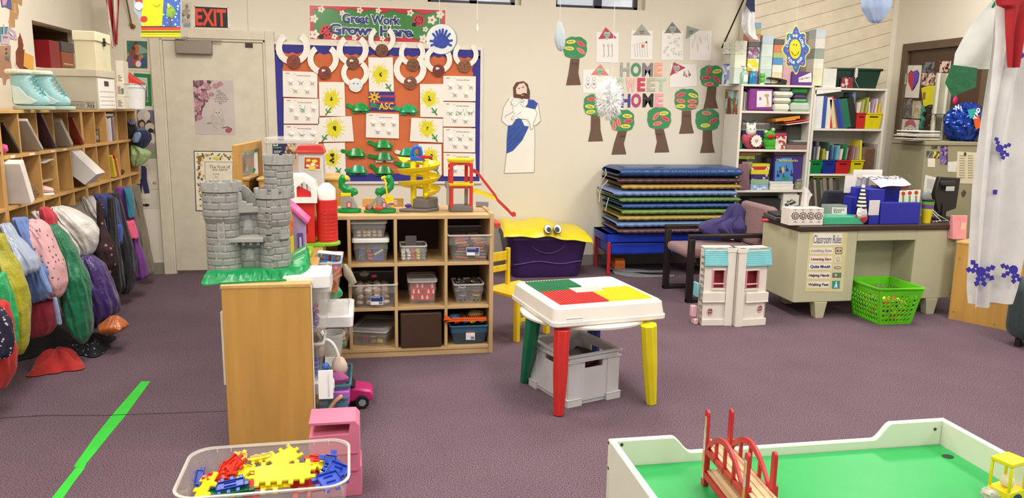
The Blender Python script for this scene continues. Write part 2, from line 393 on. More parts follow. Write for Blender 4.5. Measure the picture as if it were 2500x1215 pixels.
top=[bl(.03+.94*i/40,.12+.045*math.sin(i*.95))for i in range(41)];bot=[bl(.97-.94*i/40,.87+.04*math.sin(i*.8+2))for i in range(41)]
f.pl([(a,b-1)for a,b in top]+[(a,b+1)for a,b in bot],'#4c2020',3);f.pl(top+bot,M('#3f8342',.22,var=.02),4)
W_=M('#e8e8ea',.3);BLU=M('#2b3a78',.3)
for t_,u,v,h,wp in(('Great Work',.455,.36,22.5,141),('Grows Here',.455,.69,26,202)):
 x,y=bl(u,v);f.tx(t_,x,y,h+3.5,W_,5,bold=.08,rot=-.045,wpx=wp+5);f.tx(t_,x,y,h,BLU,6,bold=.035,rot=-.045,wpx=wp)
for a,b,r,cc in((300,155,7.5,'#7d7466'),(648,218,6.5,'#7b7b70'),(935,172,7,'#8a3a3a'),(1240,178,6.5,'#b9776a'),(1768,215,7.5,'#b5343a'),(2125,330,10,'#b5343a'),(2260,240,9,'#c9b49a'),(2017,483,6,'#2a2a2a'),(1982,640,9,'#b8b094'),(1308,630,6.5,'#a03030'),(850,620,6.5,'#c08070'),(517,597,7,'#333'),(190,568,10.5,'#a89a80'),(180,310,9,'#c9b49a')):
 x,y=740+a/6.757,b/6.757
 f.el(x,y,r,r,M('#e6dfc8',.3),5,30,amp=.22,fq=5);f.el(x,y,r*.25,r*.25,cc if len(cc)==7 else '#333333',6,10)
for a,b,r in((1910,335,14.5),(388,520,17)):
 x,y=740+a/6.757,b/6.757
 f.el(x,y,r,r,M('#c8323a',.25),5,24);f.el(x-r*.8,y+r*.75,r*.4,r*.35,'#151515',5,12);f.ln([(x-r*.6,y+r*.6),(x+r*.7,y-r*.7)],.8,'#151515',6)
 for q in range(8):an=q*.8;f.el(x+r*.58*math.cos(an),y+r*.58*math.sin(an),r*.14,r*.14,'#151515',6,8)
f.art('banner','glossy red and green banner reading Great Work Grows Here with ladybugs and flowers','banner')
bx0,bx1,bz0,bz1=-.795,.962,.80,1.957
t=thing('bulletin_board','orange bulletin board with scalloped blue border and white frame on the back wall','bulletin board',(0,YB,bz0))
g=G();g.box((bx0,YB-.010,bz0),(bx1,YB-.001,bz1),M('#c9693f',.85,var=.06));g.out('board',t,world=True,smooth=0)
g=G();fw_=.022
for q in((bx0-fw_,bx1+fw_,bz0-fw_,bz0),(bx0-fw_,bx1+fw_,bz1,bz1+fw_),(bx0-fw_,bx0,bz0,bz1),(bx1,bx1+fw_,bz0,bz1)):g.box((q[0],YB-.018,q[2]),(q[1],YB-.001,q[3]),M('#ddd6ca',.4))
g.out('frame',t,world=True,smooth=0)
g=G();BC=M('#2e2a86',.7)
def scal(a0,a1,base,dirn,hor,dep=.068):
 n=int((a1-a0)/.008);pts=[]
 for i in range(n+1):
  a=a0+(a1-a0)*i/n;d=dep+.009*abs(math.sin((a-a0)*PI/.075))*1.6-.01;pts.append((a,base+dirn*d)if hor else(base+dirn*d,a))
 pts+=[(a1,base),(a0,base)]if hor else[(base,a1),(base,a0)]
 g.prism(pts,YB-.0125,YB-.010,BC,ax=1)
scal(bx0,bx1,bz1,-1,True);scal(bx0,bx1,bz0,1,True);scal(bz0+.05,bz1-.05,bx0,1,False);scal(bz0+.05,bz1-.05,bx1,-1,False)
g.out('border',t,world=True,smooth=0)
YBB=YB-.019
def worksheet(q,label,green=0,seed=0):
 f=Flat(1,YBB-.001*(seed%3));f.pl(q,PAPER);x0,y0=q[0];wdt=q[1][0]-q[0][0];hgt=q[3][1]-q[0][1]
 pt=lambda u,v:(x0+wdt*u+(q[3][0]-q[0][0])*v,y0+(q[1][1]-q[0][1])*u+hgt*v)
 f.ln([pt(.09,.085),pt(.2,.085)],1.1,INK);f.ln([pt(.3,.1),pt(.38,.1)],.5,'#777777')
 x,y=pt(.6,.16);f.tx('God Listens to My Needs',x,y,2.6,INK,2,bold=.02,rot=-.02,wpx=wdt*.4)
 sp=[(.22,.38),(.52,.36),(.85,.36),(.36,.68),(.7,.7)];r_=random.Random(seed)
 for u,v in sp:
  for k in range(4):a=pt(u+(k-1.5)*.02,v+.06);b=pt(u+(k-1.5)*.035,v+.17);f.ln([a,b],.8,'#6d6862')
 if green:
  for k in range(12*green):a=pt(r_.uniform(.12,.95)if green>1 else r_.uniform(.45,.6),r_.uniform(.25,.5));b=(a[0]+r_.uniform(-3,3),a[1]+r_.uniform(3,7));f.ln([a,b],.9,'#3d9f72')
 o=f.art('worksheet',label,'worksheet','cotton wool sheep worksheets on the bulletin board')
 for u,v in sp:
  g=G()
  for k in range(4):
   p=P(*pt(u+(-.045,.0,.04,.005)[k],v+(-.01,-.045,0,.02)[k]),1,YBB-.003);g.ball(p,(.013,.008,.012),M('#f1eee9',.9),8,amp=.5,seed=k+seed)
  g.out('cotton_ball',o,world=True)
WS=[([(690,173),(775,176),(775,239.5),(691,236)],'worksheet with plain cotton sheep, topmost of the left column on the bulletin board',0),([(692.6,239.5),(778,241),(779,302),(692.6,301.6)],'cotton sheep worksheet with a green scribble, second down in the left column',1),([(692.6,304.5),(777,305),(778,362),(693,362)],'cotton sheep worksheet half hidden behind the clear storage box',1),([(894,275.6),(974,278.3),(974,338),(893,335.5)],'cotton sheep worksheet in the centre of the board above the turtles',0),([(1082,185),(1161.7,186.3),(1161,247),(1082,246)],'worksheet with plain cotton sheep, topmost of the right column',0),([(1082,248.5),(1160.6,249.8),(1160.2,309.5),(1081.5,308.6)],'cotton sheep worksheet tinted faint green, second down in the right column',2),([(1082.3,311.4),(1160.7,313),(1160,372),(1082.6,370.6)],'cotton sheep worksheet with two green sheep, third down in the right column',1),([(1082.6,373),(1160.7,374.4),(1162,431),(1083,430)],'cotton sheep worksheet at the bottom right behind the toy garage',0)]
for i,(q,l,gr)in enumerate(WS):worksheet(q,l,gr,i+1)
YEL=M('#ddd20f',.5,var=.08)
def sunflower(q,c,st,label,seed,big=1,sd=1):
 f=Flat(1,YBB-.002-.001*(seed%2));f.pl(q,PAPER);r_=random.Random(seed);mx0=min(a for a,b in q)+2;mx1=max(a for a,b in q)-3;my0=min(b for a,b in q)+2;my1=max(b for a,b in q)-3
 cl=lambda p:(min(max(p[0],mx0),mx1),min(max(p[1],my0),my1))
 R=19*big
 for k in range(30):
  a=k*2*PI/30+r_.uniform(-.1,.1);r1=R*r_.uniform(1.05,1.65);p=cl((c[0]+r1*math.cos(a)*.95,c[1]+r1*math.sin(a)));f.ln([(c[0]+R*.5*math.cos(a),c[1]+R*.5*math.sin(a)),p],1.5,YEL,2)
 f.pl([cl((c[0]+R*.85*math.cos(a)*(1+.16*math.sin(5*a+seed)+.06*math.sin(11*a)),c[1]+R*(1+.16*math.sin(5*a+seed)+.06*math.sin(11*a))*math.sin(a)))for a in[2*PI*i/48 for i in range(48)]],YEL,3)
 for k in range(9):f.el(c[0]+r_.uniform(-2.5,2.5)*sd,c[1]+r_.uniform(-6,6)*sd,2*sd,2*sd,'#33201c',4,7,amp=.2)
 s=1 if st[0]>c[0]else-1;G_='#2a8a3f'
 f.ln([(st[0]-8*s,st[1]-9),(st[0]+5*s,st[1]+9)],3,G_,4);f.ln([(st[0],st[1]+2),(st[0]+4*s,st[1]-7)],2.5,G_,5);f.ln([(st[0],st[1]+2),(st[0]-8*s,st[1]+1)],2.2,G_,5)
 f.art('sunflower_painting',label,'painting','yellow handprint sunflower paintings')
for i,a in enumerate((([(778.6,199.8),(840.8,200.4),(843.4,283.8),(780.2,282.8)],(809,242),(800,272),'upright sunflower painting right of the top left worksheets',1,1,.8),([(777,287),(858.5,283.5),(864,345),(777,346.5)],(816,314),(791,337),'wide sunflower painting with two dark blots, left of the central worksheet',2,1,1.2),([(790,349),(842,347.5),(845,427.7),(794,428)],(810,386),(828,417),'sunflower painting with round dark centre just right of the red lidded toy box',3,.9,1.6),([(899,140),(959,140),(962,223.4),(901,223.4)],(929,182),(950,213),'sunflower painting at the top middle under a paper plate reindeer',4,1,.8),([(1025,205),(1082,205),(1083,286.5),(1026,285.4)],(1048.5,240),(1062,272),'upright sunflower painting left of the top right worksheets',5,.9,.9),([(1004,287.5),(1081,289.5),(1081,348),(1000.5,344.6)],(1043,313),(1063,336),'wide sunflower painting with one thin dark streak, right of the central worksheet',6,.9,.6),([(1022,351),(1078,352),(1078.5,428),(1024,427)],(1051,382),(1066,414),'sunflower painting partly hidden behind the blue top of the marble spiral',7,.85,1.4))):
 sunflower(*a[:6],a[6]and 1,a[6])if 0 else sunflower(a[0],a[1],a[2],a[3],a[4],a[5],a[6])
def reindeer(n,ring,label,col='#7d3f24',a0=-55,a1=235,sd=0):
 cx_,cy__,Ro=ring;lay=YBB-.006-.0015*(sd%3)
 t=thing('paper_plate_reindeer',label,'craft',tuple(P(n[0],n[1]+n[2],1,YBB)),group='paper plate reindeer faces on the bulletin board')
 f=Flat(1,lay);N_=34;Ri=Ro*.63;pts=[]
 for i in range(N_+1):a=math.radians(a0+(a1-a0)*i/N_);rr=Ro*(1+.012*(i%2));pts.append((cx_+rr*math.cos(a),cy__+rr*math.sin(a)))
 for i in range(N_,-1,-1):a=math.radians(a0+(a1-a0)*i/N_);pts.append((cx_+Ri*math.cos(a),cy__+Ri*math.sin(a)))
 f.pl(pts,M('#efeae0',.7));
 for i in range(N_+1):a=math.radians(a0+(a1-a0)*i/N_);f.ln([(cx_+Ro*.86*math.cos(a),cy__+Ro*.86*math.sin(a)),(cx_+Ro*.98*math.cos(a),cy__+Ro*.98*math.sin(a))],.6,M('#d9d3c6',.7),2)
 f.art('plate_antlers',parent=t)
 f=Flat(1,lay-.003);f.el(n[0],n[1],n[2],n[2],M(col,.5,var=.3,ns=60),1,16)
 r_=random.Random(sd)
 for k in range(5):f.el(n[0]+r_.uniform(-.55,.55)*n[2],n[1]+r_.uniform(-.6,.5)*n[2],2.2,1.6,M('#4d2415' if col!='#efeae0' else '#3d2a20',.5),2,8)
 if sd in(2,3,7,8,4):f.el(n[0]-3,n[1]-5,5,3,M('#e5ddd0',.5),3,9,amp=.2,fq=3)
 if sd==4:f.el(n[0],n[1],n[2]*.72,n[2]*.72,M('#dfe3e2',.5),3,16,amp=.06,fq=9);f.el(n[0]-5,n[1]-4,2.5,1.6,'#3a8f80',4,8);f.el(n[0]+5,n[1]-3,2.5,1.6,'#3a8f80',4,8)
 f.art('face',parent=t)
for i,a in enumerate((((716.7,150.4,17),(715,116,42),'paper plate reindeer with plain red-brown face at the top left corner of the board'),((792.4,177,16),(789,144,38),'paper plate reindeer with glossy red-brown face, second from the left'),((861,153,16),(861,121,39),'paper plate reindeer with white streaked brown face left of the top sunflower painting'),((868.5,207.7,17),(867,178,34),'paper plate reindeer with unpainted white face and brown scribbled rim'),((932.4,123,16),(932.5,95,33),'highest paper plate reindeer, its antlers over the banner'),((1008.4,158,15.5),(1006,129,32),'paper plate reindeer with brown brushed face right of the top sunflower painting'),((1002,202,16),(1001,168,40),'lowest paper plate reindeer right of the centre, white mark on its brown face'),((1070.8,172,15),(1070,145,34),'paper plate reindeer with dark red glossy face under the hanging handprint disc'),((1134,161,16),(1137,133,31),'paper plate reindeer with plain brown face at the top right corner of the board'))):
 reindeer(*a,col=('#7d3626','#7a3022','#6b4530','#efeae0','#6e4027','#74482e','#7b4c30','#6f241b','#80502f')[i],sd=i+1)
def turtle(bx,by,hx,hy,label,col='#1f8a3c',head=None,white=False,s=1):
 col=M(col,.22,var=.15,ns=40);p0=P(bx,by+14,1,YBB)
 t=thing('paper_turtle',label,'craft',tuple(p0),group='green paper bowl turtles on the bulletin board')
 f=Flat(1,YBB-.005);hm=M(head,.5)if head else col
 f.el(hx,hy,7*s,5*s,hm,1,14,rot=.3);f.pl([(hx-2,hy+3),(hx+4,hy-4),(bx-14*s,by-3),(bx-17*s,by+6)],hm,1);f.el(hx-3,hy-1,.9,.9,'#111111',2,6);f.art('head',parent=t)
 f=Flat(1,YBB-.004);f.pl([(bx-21*s,by+3),(bx+21*s,by+3),(bx+21*s,by+12*s),(bx+6*s,by+12*s),(bx+2*s,by+7*s),(bx-3*s,by+9*s),(bx-6*s,by+13*s),(bx-21*s,by+12*s)],M('#e9e6da',.6)if white else col,1)
 f.pl([(bx+20*s,by),(bx+26*s,by+1),(bx+20*s,by+4)],col,1);f.art('feet',parent=t)
 c=P(bx,by+6,1,YBB);e=P(bx+21*s,by+6,1,YBB);rx=(e-c).length;rz=rx*.92;g=G()
 g.grid(lambda u,v:(c.x-rx*math.cos(PI*u),YBB-.004-.03*math.sin(PI*u)**.6*math.sin(PI*v/2+.0)**.8*(1-.55*(1-v)),c.z+rz*math.sin(PI*u)*(1-v)),16,6,col)
 g.out('shell',t,world=True)
for a in((936.4,354,904,348,'green bowl turtle just under the central worksheet','#178a3a'),(870,374,838,369,'bowl turtle at the left, its head over a sunflower painting','#1d8a3a'),(938,384,904,381,'bowl turtle with white unpainted feet in the middle of the board','#1b7a38',None,True),(996,373,970,371,'bowl turtle with a white paper head','#17996a','#ece6da'),(874,415,848,416,'blue-green bowl turtle low on the left beside a sunflower painting','#129460'),(938,417,908,405,'bowl turtle overlapping the bottom border','#167f33'),(996,402,969,398,'bowl turtle half behind the yellow marble spiral','#178a3a'),(880,264,850,257,'bowl turtle with a white dotted edge, left of the striped card','#1b9445'),(997.5,268,965,264,'bowl turtle with pale green shell, right of the striped card','#1aa066')):
 turtle(*a)
f=Flat(1,YBB);f.pl([(901,224),(962,224),(966,272),(902,270)],M('#2c2a7c',.6),1)
for y in(232,247,259):f.pl([(902,y),(965,y+1),(965,y+6),(902,y+4)],M('#b8324e',.6),2)
f.el(914,237,11,11,'#dfb52a',3,40,amp=.45,fq=8);f.el(914,237,3,3,'#4a2a14',4,10);f.el(911,256,9,6,'#2b7f57',3,16,amp=.2,fq=3);f.el(925,262,7,6,'#256b4a',3,14,amp=.2,fq=4)
f.tx('ASC',943,259,17,'#e3c23a',4,bold=.02,wpx=36);f.art('striped_card','blue and red striped card with a yellow flower and letters, under the top sunflower painting','card')
J=lambda pts:Z(1210,190,5.06,pts)
t=thing('paper_figure','paper cutout of a bearded man in white robe and blue sash holding a lamb','poster',tuple(P(1268,420,1,YB)))
f=Flat(1,YB-.002);WH=M('#e9e5dc',.7,var=.01)
f.pl(J([(240,55),(360,45),(415,110),(425,260),(525,315),(558,530),(485,590),(487,830),(475,1168),(105,1178),(135,930),(135,590),(72,525),(95,370),(165,250),(222,235),(215,120)]),WH,1)
LN='#55504a'
for l in([(105,1178),(135,935),(138,770),(150,595),(72,530),(95,370),(165,250)],[(475,1168),(485,820),(482,590)],[(440,595),(505,585),(558,535),(525,315)],[(150,590),(200,585),(245,520),(262,475)],[(105,1178),(475,1168)]):f.ln(J(l),.7,LN)
f.art('robe',parent=t)
f=Flat(1,YB-.002);f.pl(J([(258,478),(320,515),(355,590),(412,600),(330,770),(215,900),(135,935),(138,770),(152,592),(205,585),(245,525)]),M('#2f4f9f',.6),2);f.pl(J([(402,262),(470,272),(522,315),(490,388),(400,370),(370,355),(395,320)]),M('#2f4f9f',.6),2)
for a,b in(((150,690),(240,600)),((145,760),(300,590)),((150,830),(340,640)),((145,890),(330,720)),((430,290),(420,360)),((465,285),(455,375))):f.ln(J([a,b]),.8,'#1d2f66',3)
f.art('blue_sash',parent=t)
f=Flat(1,YB-.002);f.pl(J([(250,55),(345,40),(395,75),(425,170),(422,260),(398,262),(300,250),(222,245),(215,120)]),M('#5e3a30',.6),2)
f.pl(J([(290,75),(350,62),(385,120),(385,190),(350,225),(290,220),(255,190),(250,130)]),M('#e6cdbd',.6),3);f.pl(J([(265,200),(310,205),(345,185),(395,195),(385,240),(330,262),(280,245)]),M('#5a3028',.6),4)
f.el(1210+330/5.06,190+215/5.06,4,1.4,'#c98478',5,10)
for a,b in((290,133),(340,120)):f.el(1210+a/5.06,190+b/5.06,2.2,1,'#55504a',4,8);f.ln(J([(a-28,b-4),(a+12,b-14)]),.6,'#4a3028',4)
f.art('hair',parent=t)
f=Flat(1,YB-.002);f.pl(J([(195,275),(255,245),(290,270),(350,275),(345,298),(295,295),(330,350),(480,385),(512,430),(488,510),(462,560),(462,620),(435,640),(420,560),(380,510),(280,500),(215,520),(195,505),(235,430),(200,410),(215,350),(195,310),(168,290),(165,245),(200,250)]),M('#f1eee8',.7,var=.01),4)
for l in([(195,275),(255,245),(290,270),(350,275),(345,298),(295,295)],[(295,310),(330,350),(480,385),(512,430),(488,510),(462,560),(462,620),(435,640),(420,560),(385,500)],[(380,510),(300,510),(262,478)],[(215,350),(215,420),(120,470),(120,500)],[(315,420),(240,470),(200,520),(195,500),(240,430)],[(195,275),(195,330),(250,350),(290,290)]):f.ln(J(l),.6,LN,5)
for a,b in((215,288),(252,285),(226,318)):f.el(1210+a/5.06,190+b/5.06,.9,.9,'#333333',5,6)
f.art('lamb',parent=t)
YB1=YB-.003
def papertree(cx_,cy__,ty,by,tx,leaves,label,rx=30,ry=27,tw=11,bw=18,tname=''):
 t=thing('paper_tree',label,'craft',tuple(P(tx,by,1,YB)),group='green and brown paper family trees on the wall')
 f=Flat(1,YB1,th=.0016);f.pl([(cx_-tw,ty),(cx_+tw,ty),(tx+tw+1,ty+(by-ty)*.55),(tx+bw,by),(tx-bw,by+1),(tx-tw-1,ty+(by-ty)*.55)],M('#6b5243',.8,var=.03),1)
 if tname:f.tx(tname,cx_,ty+12,5,'#4a382e',2,wpx=15)
 f.art('trunk',parent=t)
 f=Flat(1,YB1-.002,th=.0016);pts=[]
 for i in range(64):
  a=2*PI*i/64;q=1+.065*abs(math.sin(4.5*a+.6))-.02;ct,st=math.cos(a),math.sin(a);sq=(abs(ct)**3+abs(st)**3)**(-1/3.)
  if st>.75:q=1
  pts.append((cx_+rx*.93*q*ct*sq,cy__+ry*.95*q*st*sq))
 f.pl(pts,M('#418e5c',.8,var=.03),1);f.art('canopy',parent=t)
 for dx,dy,c,txt,ro in leaves:
  f=Flat(1,YB1-.004);f.el(cx_+dx,cy__+dy,12,5,{'y':M('#e0d960',.7),'r':M('#dd5f6c',.7),'p':M('#ee8479',.7)}[c],1,14,rot=ro);f.tx(txt,cx_+dx,cy__+dy,4.2,'#3a2a20',2,rot=-ro,wpx=13);f.art('name_leaf',parent=t)
papertree(1404,116,143,207,1400,[(-10,-14,'y','Daddy',-.1),(14,-9,'r','Katy',.6),(-14,2,'y','Mommy',.1),(14,8,'p','Tucky',.6)],'paper tree at the upper left beside the white feather',tname='Weston')
papertree(1454,256,282,344,1454,[(-10,-14,'r','Cup',0),(-14,4,'y','Tala',.1),(-12,17,'y','Zoria',-.1)],'paper tree half hidden behind the white paper snowflake')
papertree(1519.6,294,320,376,1511,[(12,-11,'y','Person',.05),(14,1,'r','Nettie',-.2),(8,14,'y','Norman',0),(-9,4,'p','Tyson',1.4),(-20,12,'p','Popy',1.5)],'paper tree right below the white paper snowflake',tname='Norman')
papertree(1609.4,288.5,315,371,1616,[(11,-12,'y','Mommy',-.1),(-8,-5,'p','Connor',-.9),(15,1,'r','Daddy',.5),(-4,13,'p','Day',-.2)],'paper tree with trunk leaning right, under the word HOME',tname='Lester')
papertree(1676,243,270,325,1676,[(-14,-12,'r','Jackie',-.3),(16,-10,'y','Daddy',.3),(-14,3,'p','Mommy',.15),(14,4,'p','Connor',0),(-14,16,'y','Logan',0),(14,16,'p','Lexi',0)],'paper tree with six name leaves, right of the last HOME',tname='Noel')
papertree(1727,292,318,372,1727,[(-2,-16,'p','Daddy',.1),(15,2,'r','Katie',-.5),(-5,14,'y','Mommy',-.05)],'paper tree with three name leaves, lowest at the right')
papertree(1738,186,212,264,1735,[(-8,-14,'r','Wendy',-1.1),(13,-12,'y','Daddy',-.2),(-14,4,'r','Bella',0),(12,8,'r','Kate',.8),(-7,19,'p','Dolly',0)],'paper tree at the far right with five name leaves, close to the wall corner')
def house(q,tri,tc,label,sc,heart=None,txt='Family',seed=0):
 f=Flat(1,YB-.002);f.pl(q,M('#ece8e4',.7,var=.015));r_=random.Random(seed);x0=min(a for a,b in q);x1=max(a for a,b in q);y0=min(b for a,b in q);y1=max(b for a,b in q)
 if sc=='people':
  for x in(x0+18,x0+29,x0+38):f.el(x,y0+33,2.4,3,'#6a6670',2,10);f.el(x,y0+33,1.6,2.1,M('#ece8e4',.7,var=.015),3,10);f.ln([(x,y0+36),(x+1,y0+58)],.7,'#6a6670',3);f.ln([(x-3,y0+60),(x+2,y0+58)],.7,'#6a6670',3)
 if sc=='sticks':
  for k in range(6):x=x0+10+k*6;f.ln([(x,y0+38-k*2),(x+2,y0+66)],.6,'#8a7f88',2)
  f.ln([(x0+2,y0+38),(x0+34,y0+29)],.6,'#9a6a4a',2);f.el(x0+39,y0+29,2.5,2.8,'#7a4a2a',2,9);f.rc(x0+27,y0+35,x0+33,y0+42,'#d0673a',3)
 if sc=='loops':
  for k in range(24):
   x,y=r_.uniform(x0+7,x1-5),r_.uniform(y0+15,y1-12);rr=r_.uniform(1.5,3.6);f.el(x,y,rr,rr,'#77737c',2,10);f.el(x,y,rr-.6,rr-.6,M('#ece8e4',.7,var=.015),3,10)
 if sc=='faint':
  for k in range(16):x=r_.uniform(x0+5,x1-5);y=r_.uniform(y0+5,y1-30);f.ln([(x,y),(x+r_.uniform(-1,1),y+r_.uniform(8,22))],.5,'#a9a6b4',2)
 if sc=='figures':
  for x in(x0+12,x0+27):f.el(x,y0+24,4,5,'#8a90a0',2,12);f.el(x,y0+24,3.2,4.2,M('#ece8e4',.7,var=.015),3,12);f.el(x,y0+39,6,8,'#8a90a0',2,12);f.el(x,y0+39,5.2,7.2,M('#ece8e4',.7,var=.015),3,12);f.rc(x-2,y0+35,x+2,y0+38,'#33508a',4)
 if sc=='scribble':
  for k in range(14):x,y=x0+34+r_.uniform(0,18),y0+14+r_.uniform(0,14);f.ln([(x,y),(x+r_.uniform(-3,3),y+r_.uniform(2,7))],1.4,['#a3274a','#5a2a4a'][k%2],2)
 o=f.art('family_drawing',label,'drawing','family house drawings on the wall')
 f=Flat(1,YB-.0045);f.pl(tri,M(tc,.7));cx_=sum(a for a,b in tri)/3;cy__=sum(b for a,b in tri)/3
 if heart:f.pl([(cx_,cy__+13),(cx_-8.5,cy__-1),(cx_-6,cy__-8),(cx_,cy__-6),(cx_+6,cy__-8),(cx_+8.5,cy__-1)],M(heart,.7),2)
 f.tx(txt,cx_,cy__-1,3.6,INK,3,wpx=12);f.tx('family',cx_,cy__+4,3.2,INK,3,wpx=10);f.art('paper_roof',parent=o)
house([(1456.4,78),(1511,80),(1509,153),(1456,152)],[(1479,66.7),(1505.8,93),(1460.6,95)],'#c2405c','drawing of three stick people under a red roof with a green heart','people','#a9c4ae',"Kim's",1)
house([(1541,74),(1594,75),(1592,146),(1539,145)],[(1567,59),(1589.5,86),(1544.5,86)],'#a3a69c','drawing with a slanted line and orange figure under a pale grey roof','sticks',None,"Person's",2)
house([(1616,74),(1668,75),(1667.5,147),(1614,146)],[(1641.3,53.6),(1663.8,80),(1621.6,81)],'#77757c','drawing full of small loops under a dark grey roof with a heart','loops','#a7b0a6',"Sophie's",3)
house([(1686,75),(1738,76),(1735,148),(1683,147)],[(1677,63),(1707.6,72.6),(1675,95)],'#95a092','faint pencil drawing with a tilted green-grey roof at its corner','faint',None,'Logan',4)
house([(1424,170),(1487,169),(1486,226),(1423,227)],[(1466,156.5),(1486,184),(1443,182.4)],'#e08078','drawing of round figures under a pink roof, left of SWEET','figures','#9fc8a8',"Connor's",5)
house([(1637,157),(1701,157),(1701,210),(1635,214)],[(1645,152),(1674,165),(1635.4,185)],'#b93d5c','sideways drawing with red scribbles and a tilted crimson roof, right of SWEET','scribble','#b3b6ae',"Family",6)
row=[('H',1514,1537,153,187,'#a3a69c'),('O',1540,1565,153,187,'#4d8f6c'),('M',1568,1594,153.5,187,'#857a84'),('E',1598,1617,153,186,'#efa58a'),('S',1501,1523,190,223,'#b7c4b5'),('W',1527,1552,190,224,'#e9b2ae'),('E',1556,1575,190,223,'#c9405f'),('E',1580,1600,190,223,'#b9b5a5'),('T',1603,1625.5,190,222,'#b3cdb5'),('H',1516,1539,229,262,'#46408f'),('O',1541,1565,228,262,'#b53e72'),('M',1569,1595,228,261.5,'#29201e'),('E',1599,1619,228,261,'#ec9fae')]
for i,(c,x0,x1,y0,y1,cc)in enumerate(row):
 f=Flat(1,YB-.003,th=.002);f.tx(c,(x0+x1)/2,(y0+y1)/2,y1-y0,M(cc,.55,var=.12,ns=30),1,bold=.045,wpx=x1-x0)
 wd='HOME in the top row' if i<4 else 'SWEET in the middle row' if i<9 else 'HOME in the bottom row'
 nm=dict([('#a3a69c','grey'),('#4d8f6c','green'),('#857a84','grey-purple'),('#efa58a','peach'),('#b7c4b5','pale sage'),('#e9b2ae','pale pink'),('#c9405f','crimson'),('#b9b5a5','beige-grey'),('#b3cdb5','sage green'),('#46408f','violet'),('#b53e72','magenta'),('#29201e','black'),('#ec9fae','pink')])[cc]
 f.art('paper_letter','%s paper letter %s of %s'%(nm,c,wd),'letter','cut-out letters spelling home sweet home')
f=Flat(1,YB-.013);K=lambda pts:Z(400,0,2.761,pts)
f.pl(K([(195,540),(468,542),(483,908),(215,903)]),M('#c3b7b3',.5,var=.06,ns=4),1)
f.pl(K([(197,541),(330,541),(290,600),(300,680),(262,730),(250,800),(212,820)]),M('',.6,'block',cols='#6a4a54 #9a6a76 #54464a #b58a92 #7d5660 #c9a3a8',ns=45),2)
for a,b,r in((380,565,7),(350,580,8),(300,590,8),(265,640,9),(320,635,7),(290,660,7),(240,700,9),(225,730,7),(240,790,8)):f.el(400+a/2.761,b/2.761,r,r*.8,M('#b07f8a',.6,var=.3,ns=50),3,12,amp=.12,fq=5)
for i,s in enumerate(('Oh','Father','keep thy eye','on the Lord','I am awfully small','in a world so','huge...')):f.tx(s,400+(385 if i else 370)/2.761,(612+i*14)/2.761,4.6,'#6a5a58',2,wpx=[9,14,24,26,36,28,11][i])
f.pl(K([(335,728),(352,738),(378,738),(393,730),(400,775),(412,830),(398,860),(375,862),(372,880),(340,880),(335,855),(312,830),(318,780),(330,760)]),M('#b8aea6',.8,var=.15,ns=60),2)
f.el(531.5,276,11,9,M('#c4bab2',.8,var=.1,ns=60),3,16);f.el(528,275.5,1.5,1.3,'#3a3a30',4,8);f.el(535,275,1.5,1.3,'#3a3a30',4,8);f.el(532,280,1,.7,'#8a5a55',4,6);f.ln(K([(293,832),(318,828)]),3,'#857b74',2)
f.ln(K([(395,862),(430,855),(460,870)]),2,'#3f3f38',2);f.el(558,318,8,6,'#a5515c',3,12,amp=.15,fq=5)
f.art('kitten_poster','pale poster of a fluffy kitten with pink roses on the back door','poster')
f=Flat(1,YB-.013);Q=lambda pts:Z(400,0,2.761,pts)
f.pl([(473,368),(581,369),(580,516),(478,515)],'#2e2838',1);f.pl([(475,370),(579,371),(579,514),(480,513)],M('#e8e0cc',.6),2);f.pl([(500,394),(569,395),(569,494),(502,493)],'#5a5345',3);f.pl([(501,395),(568,396),(568,493),(503,492)],M('#e4dcc6',.6),4)
cr=['#8a9a3a','#b5453a','#c9b03a','#5a6a34','#6a4a60','#a9742f','#e0cf50'];r_=random.Random(5)
for k in range(95):
 if k<30:x,y=482+k*3.1,r_.uniform(375,388)
 elif k<65:x,y=r_.uniform(481,496)+(k-30)*.1,376+(k-30)*3.8
 else:x,y=r_.uniform(572,577),380+(k-65)*4.3
 f.el(x,y,r_.uniform(1.8,4),r_.uniform(1.5,3.4),cr[k%7],3+k%2,8,rot=r_.uniform(0,3))
f.el(488,387,5,8,'#8a6a34',5,12);f.el(529,386,9,3.5,'#ddd050',5,12,rot=.2)
f.tx('The Fruit of',537,407,7.5,'#4a4438',5,wpx=50);f.tx('the Spirit',537,414.5,6,'#4a4438',5,wpx=36)
for i,s in enumerate(('Love','Joy','Peace','Patience')):f.tx(s,528,424+i*8,5,'#8a8070',5,wpx=[14,9,16,22][i])
f.art('fruit_poster','framed poster The Fruit of the Spirit with a border of fruit on the back door','poster')
V=lambda pts:Z(290,80,2.7,pts)
f=Flat(1,YB-.001);f.pl(V([(35,35),(210,40),(218,258),(38,248)]),'#cfc6b2',1);f.pl(V([(38,38),(207,43),(214,255),(41,245)]),'#d9d0bc',2);f.pl(V([(52,52),(188,56),(190,236),(60,232)]),M('#3c6a5c',.6,var=.2),3)
f.pl(V([(55,140),(120,70),(188,110),(188,130),(60,160)]),'#7fa08a',4)
for a,b,rx,ry,c in((115,75,5,5,'#3a2a22'),(118,105,6,12,'#c05a3c'),(98,105,5,6,'#4a2f22'),(85,185,12,16,'#6a5575'),(130,185,14,14,'#a34438'),(112,160,6,7,'#5a3526'),(150,165,6,8,'#b07a5c'),(165,195,8,12,'#3a4a78'),(130,205,7,8,'#e0c8c0'),(90,135,8,9,'#7a4a35')):f.el(290+a/2.7,80+b/2.7,rx,ry,c,5,12)
f.art('framed_poster','pale framed picture of people sitting on grass, highest left of the back door','poster')
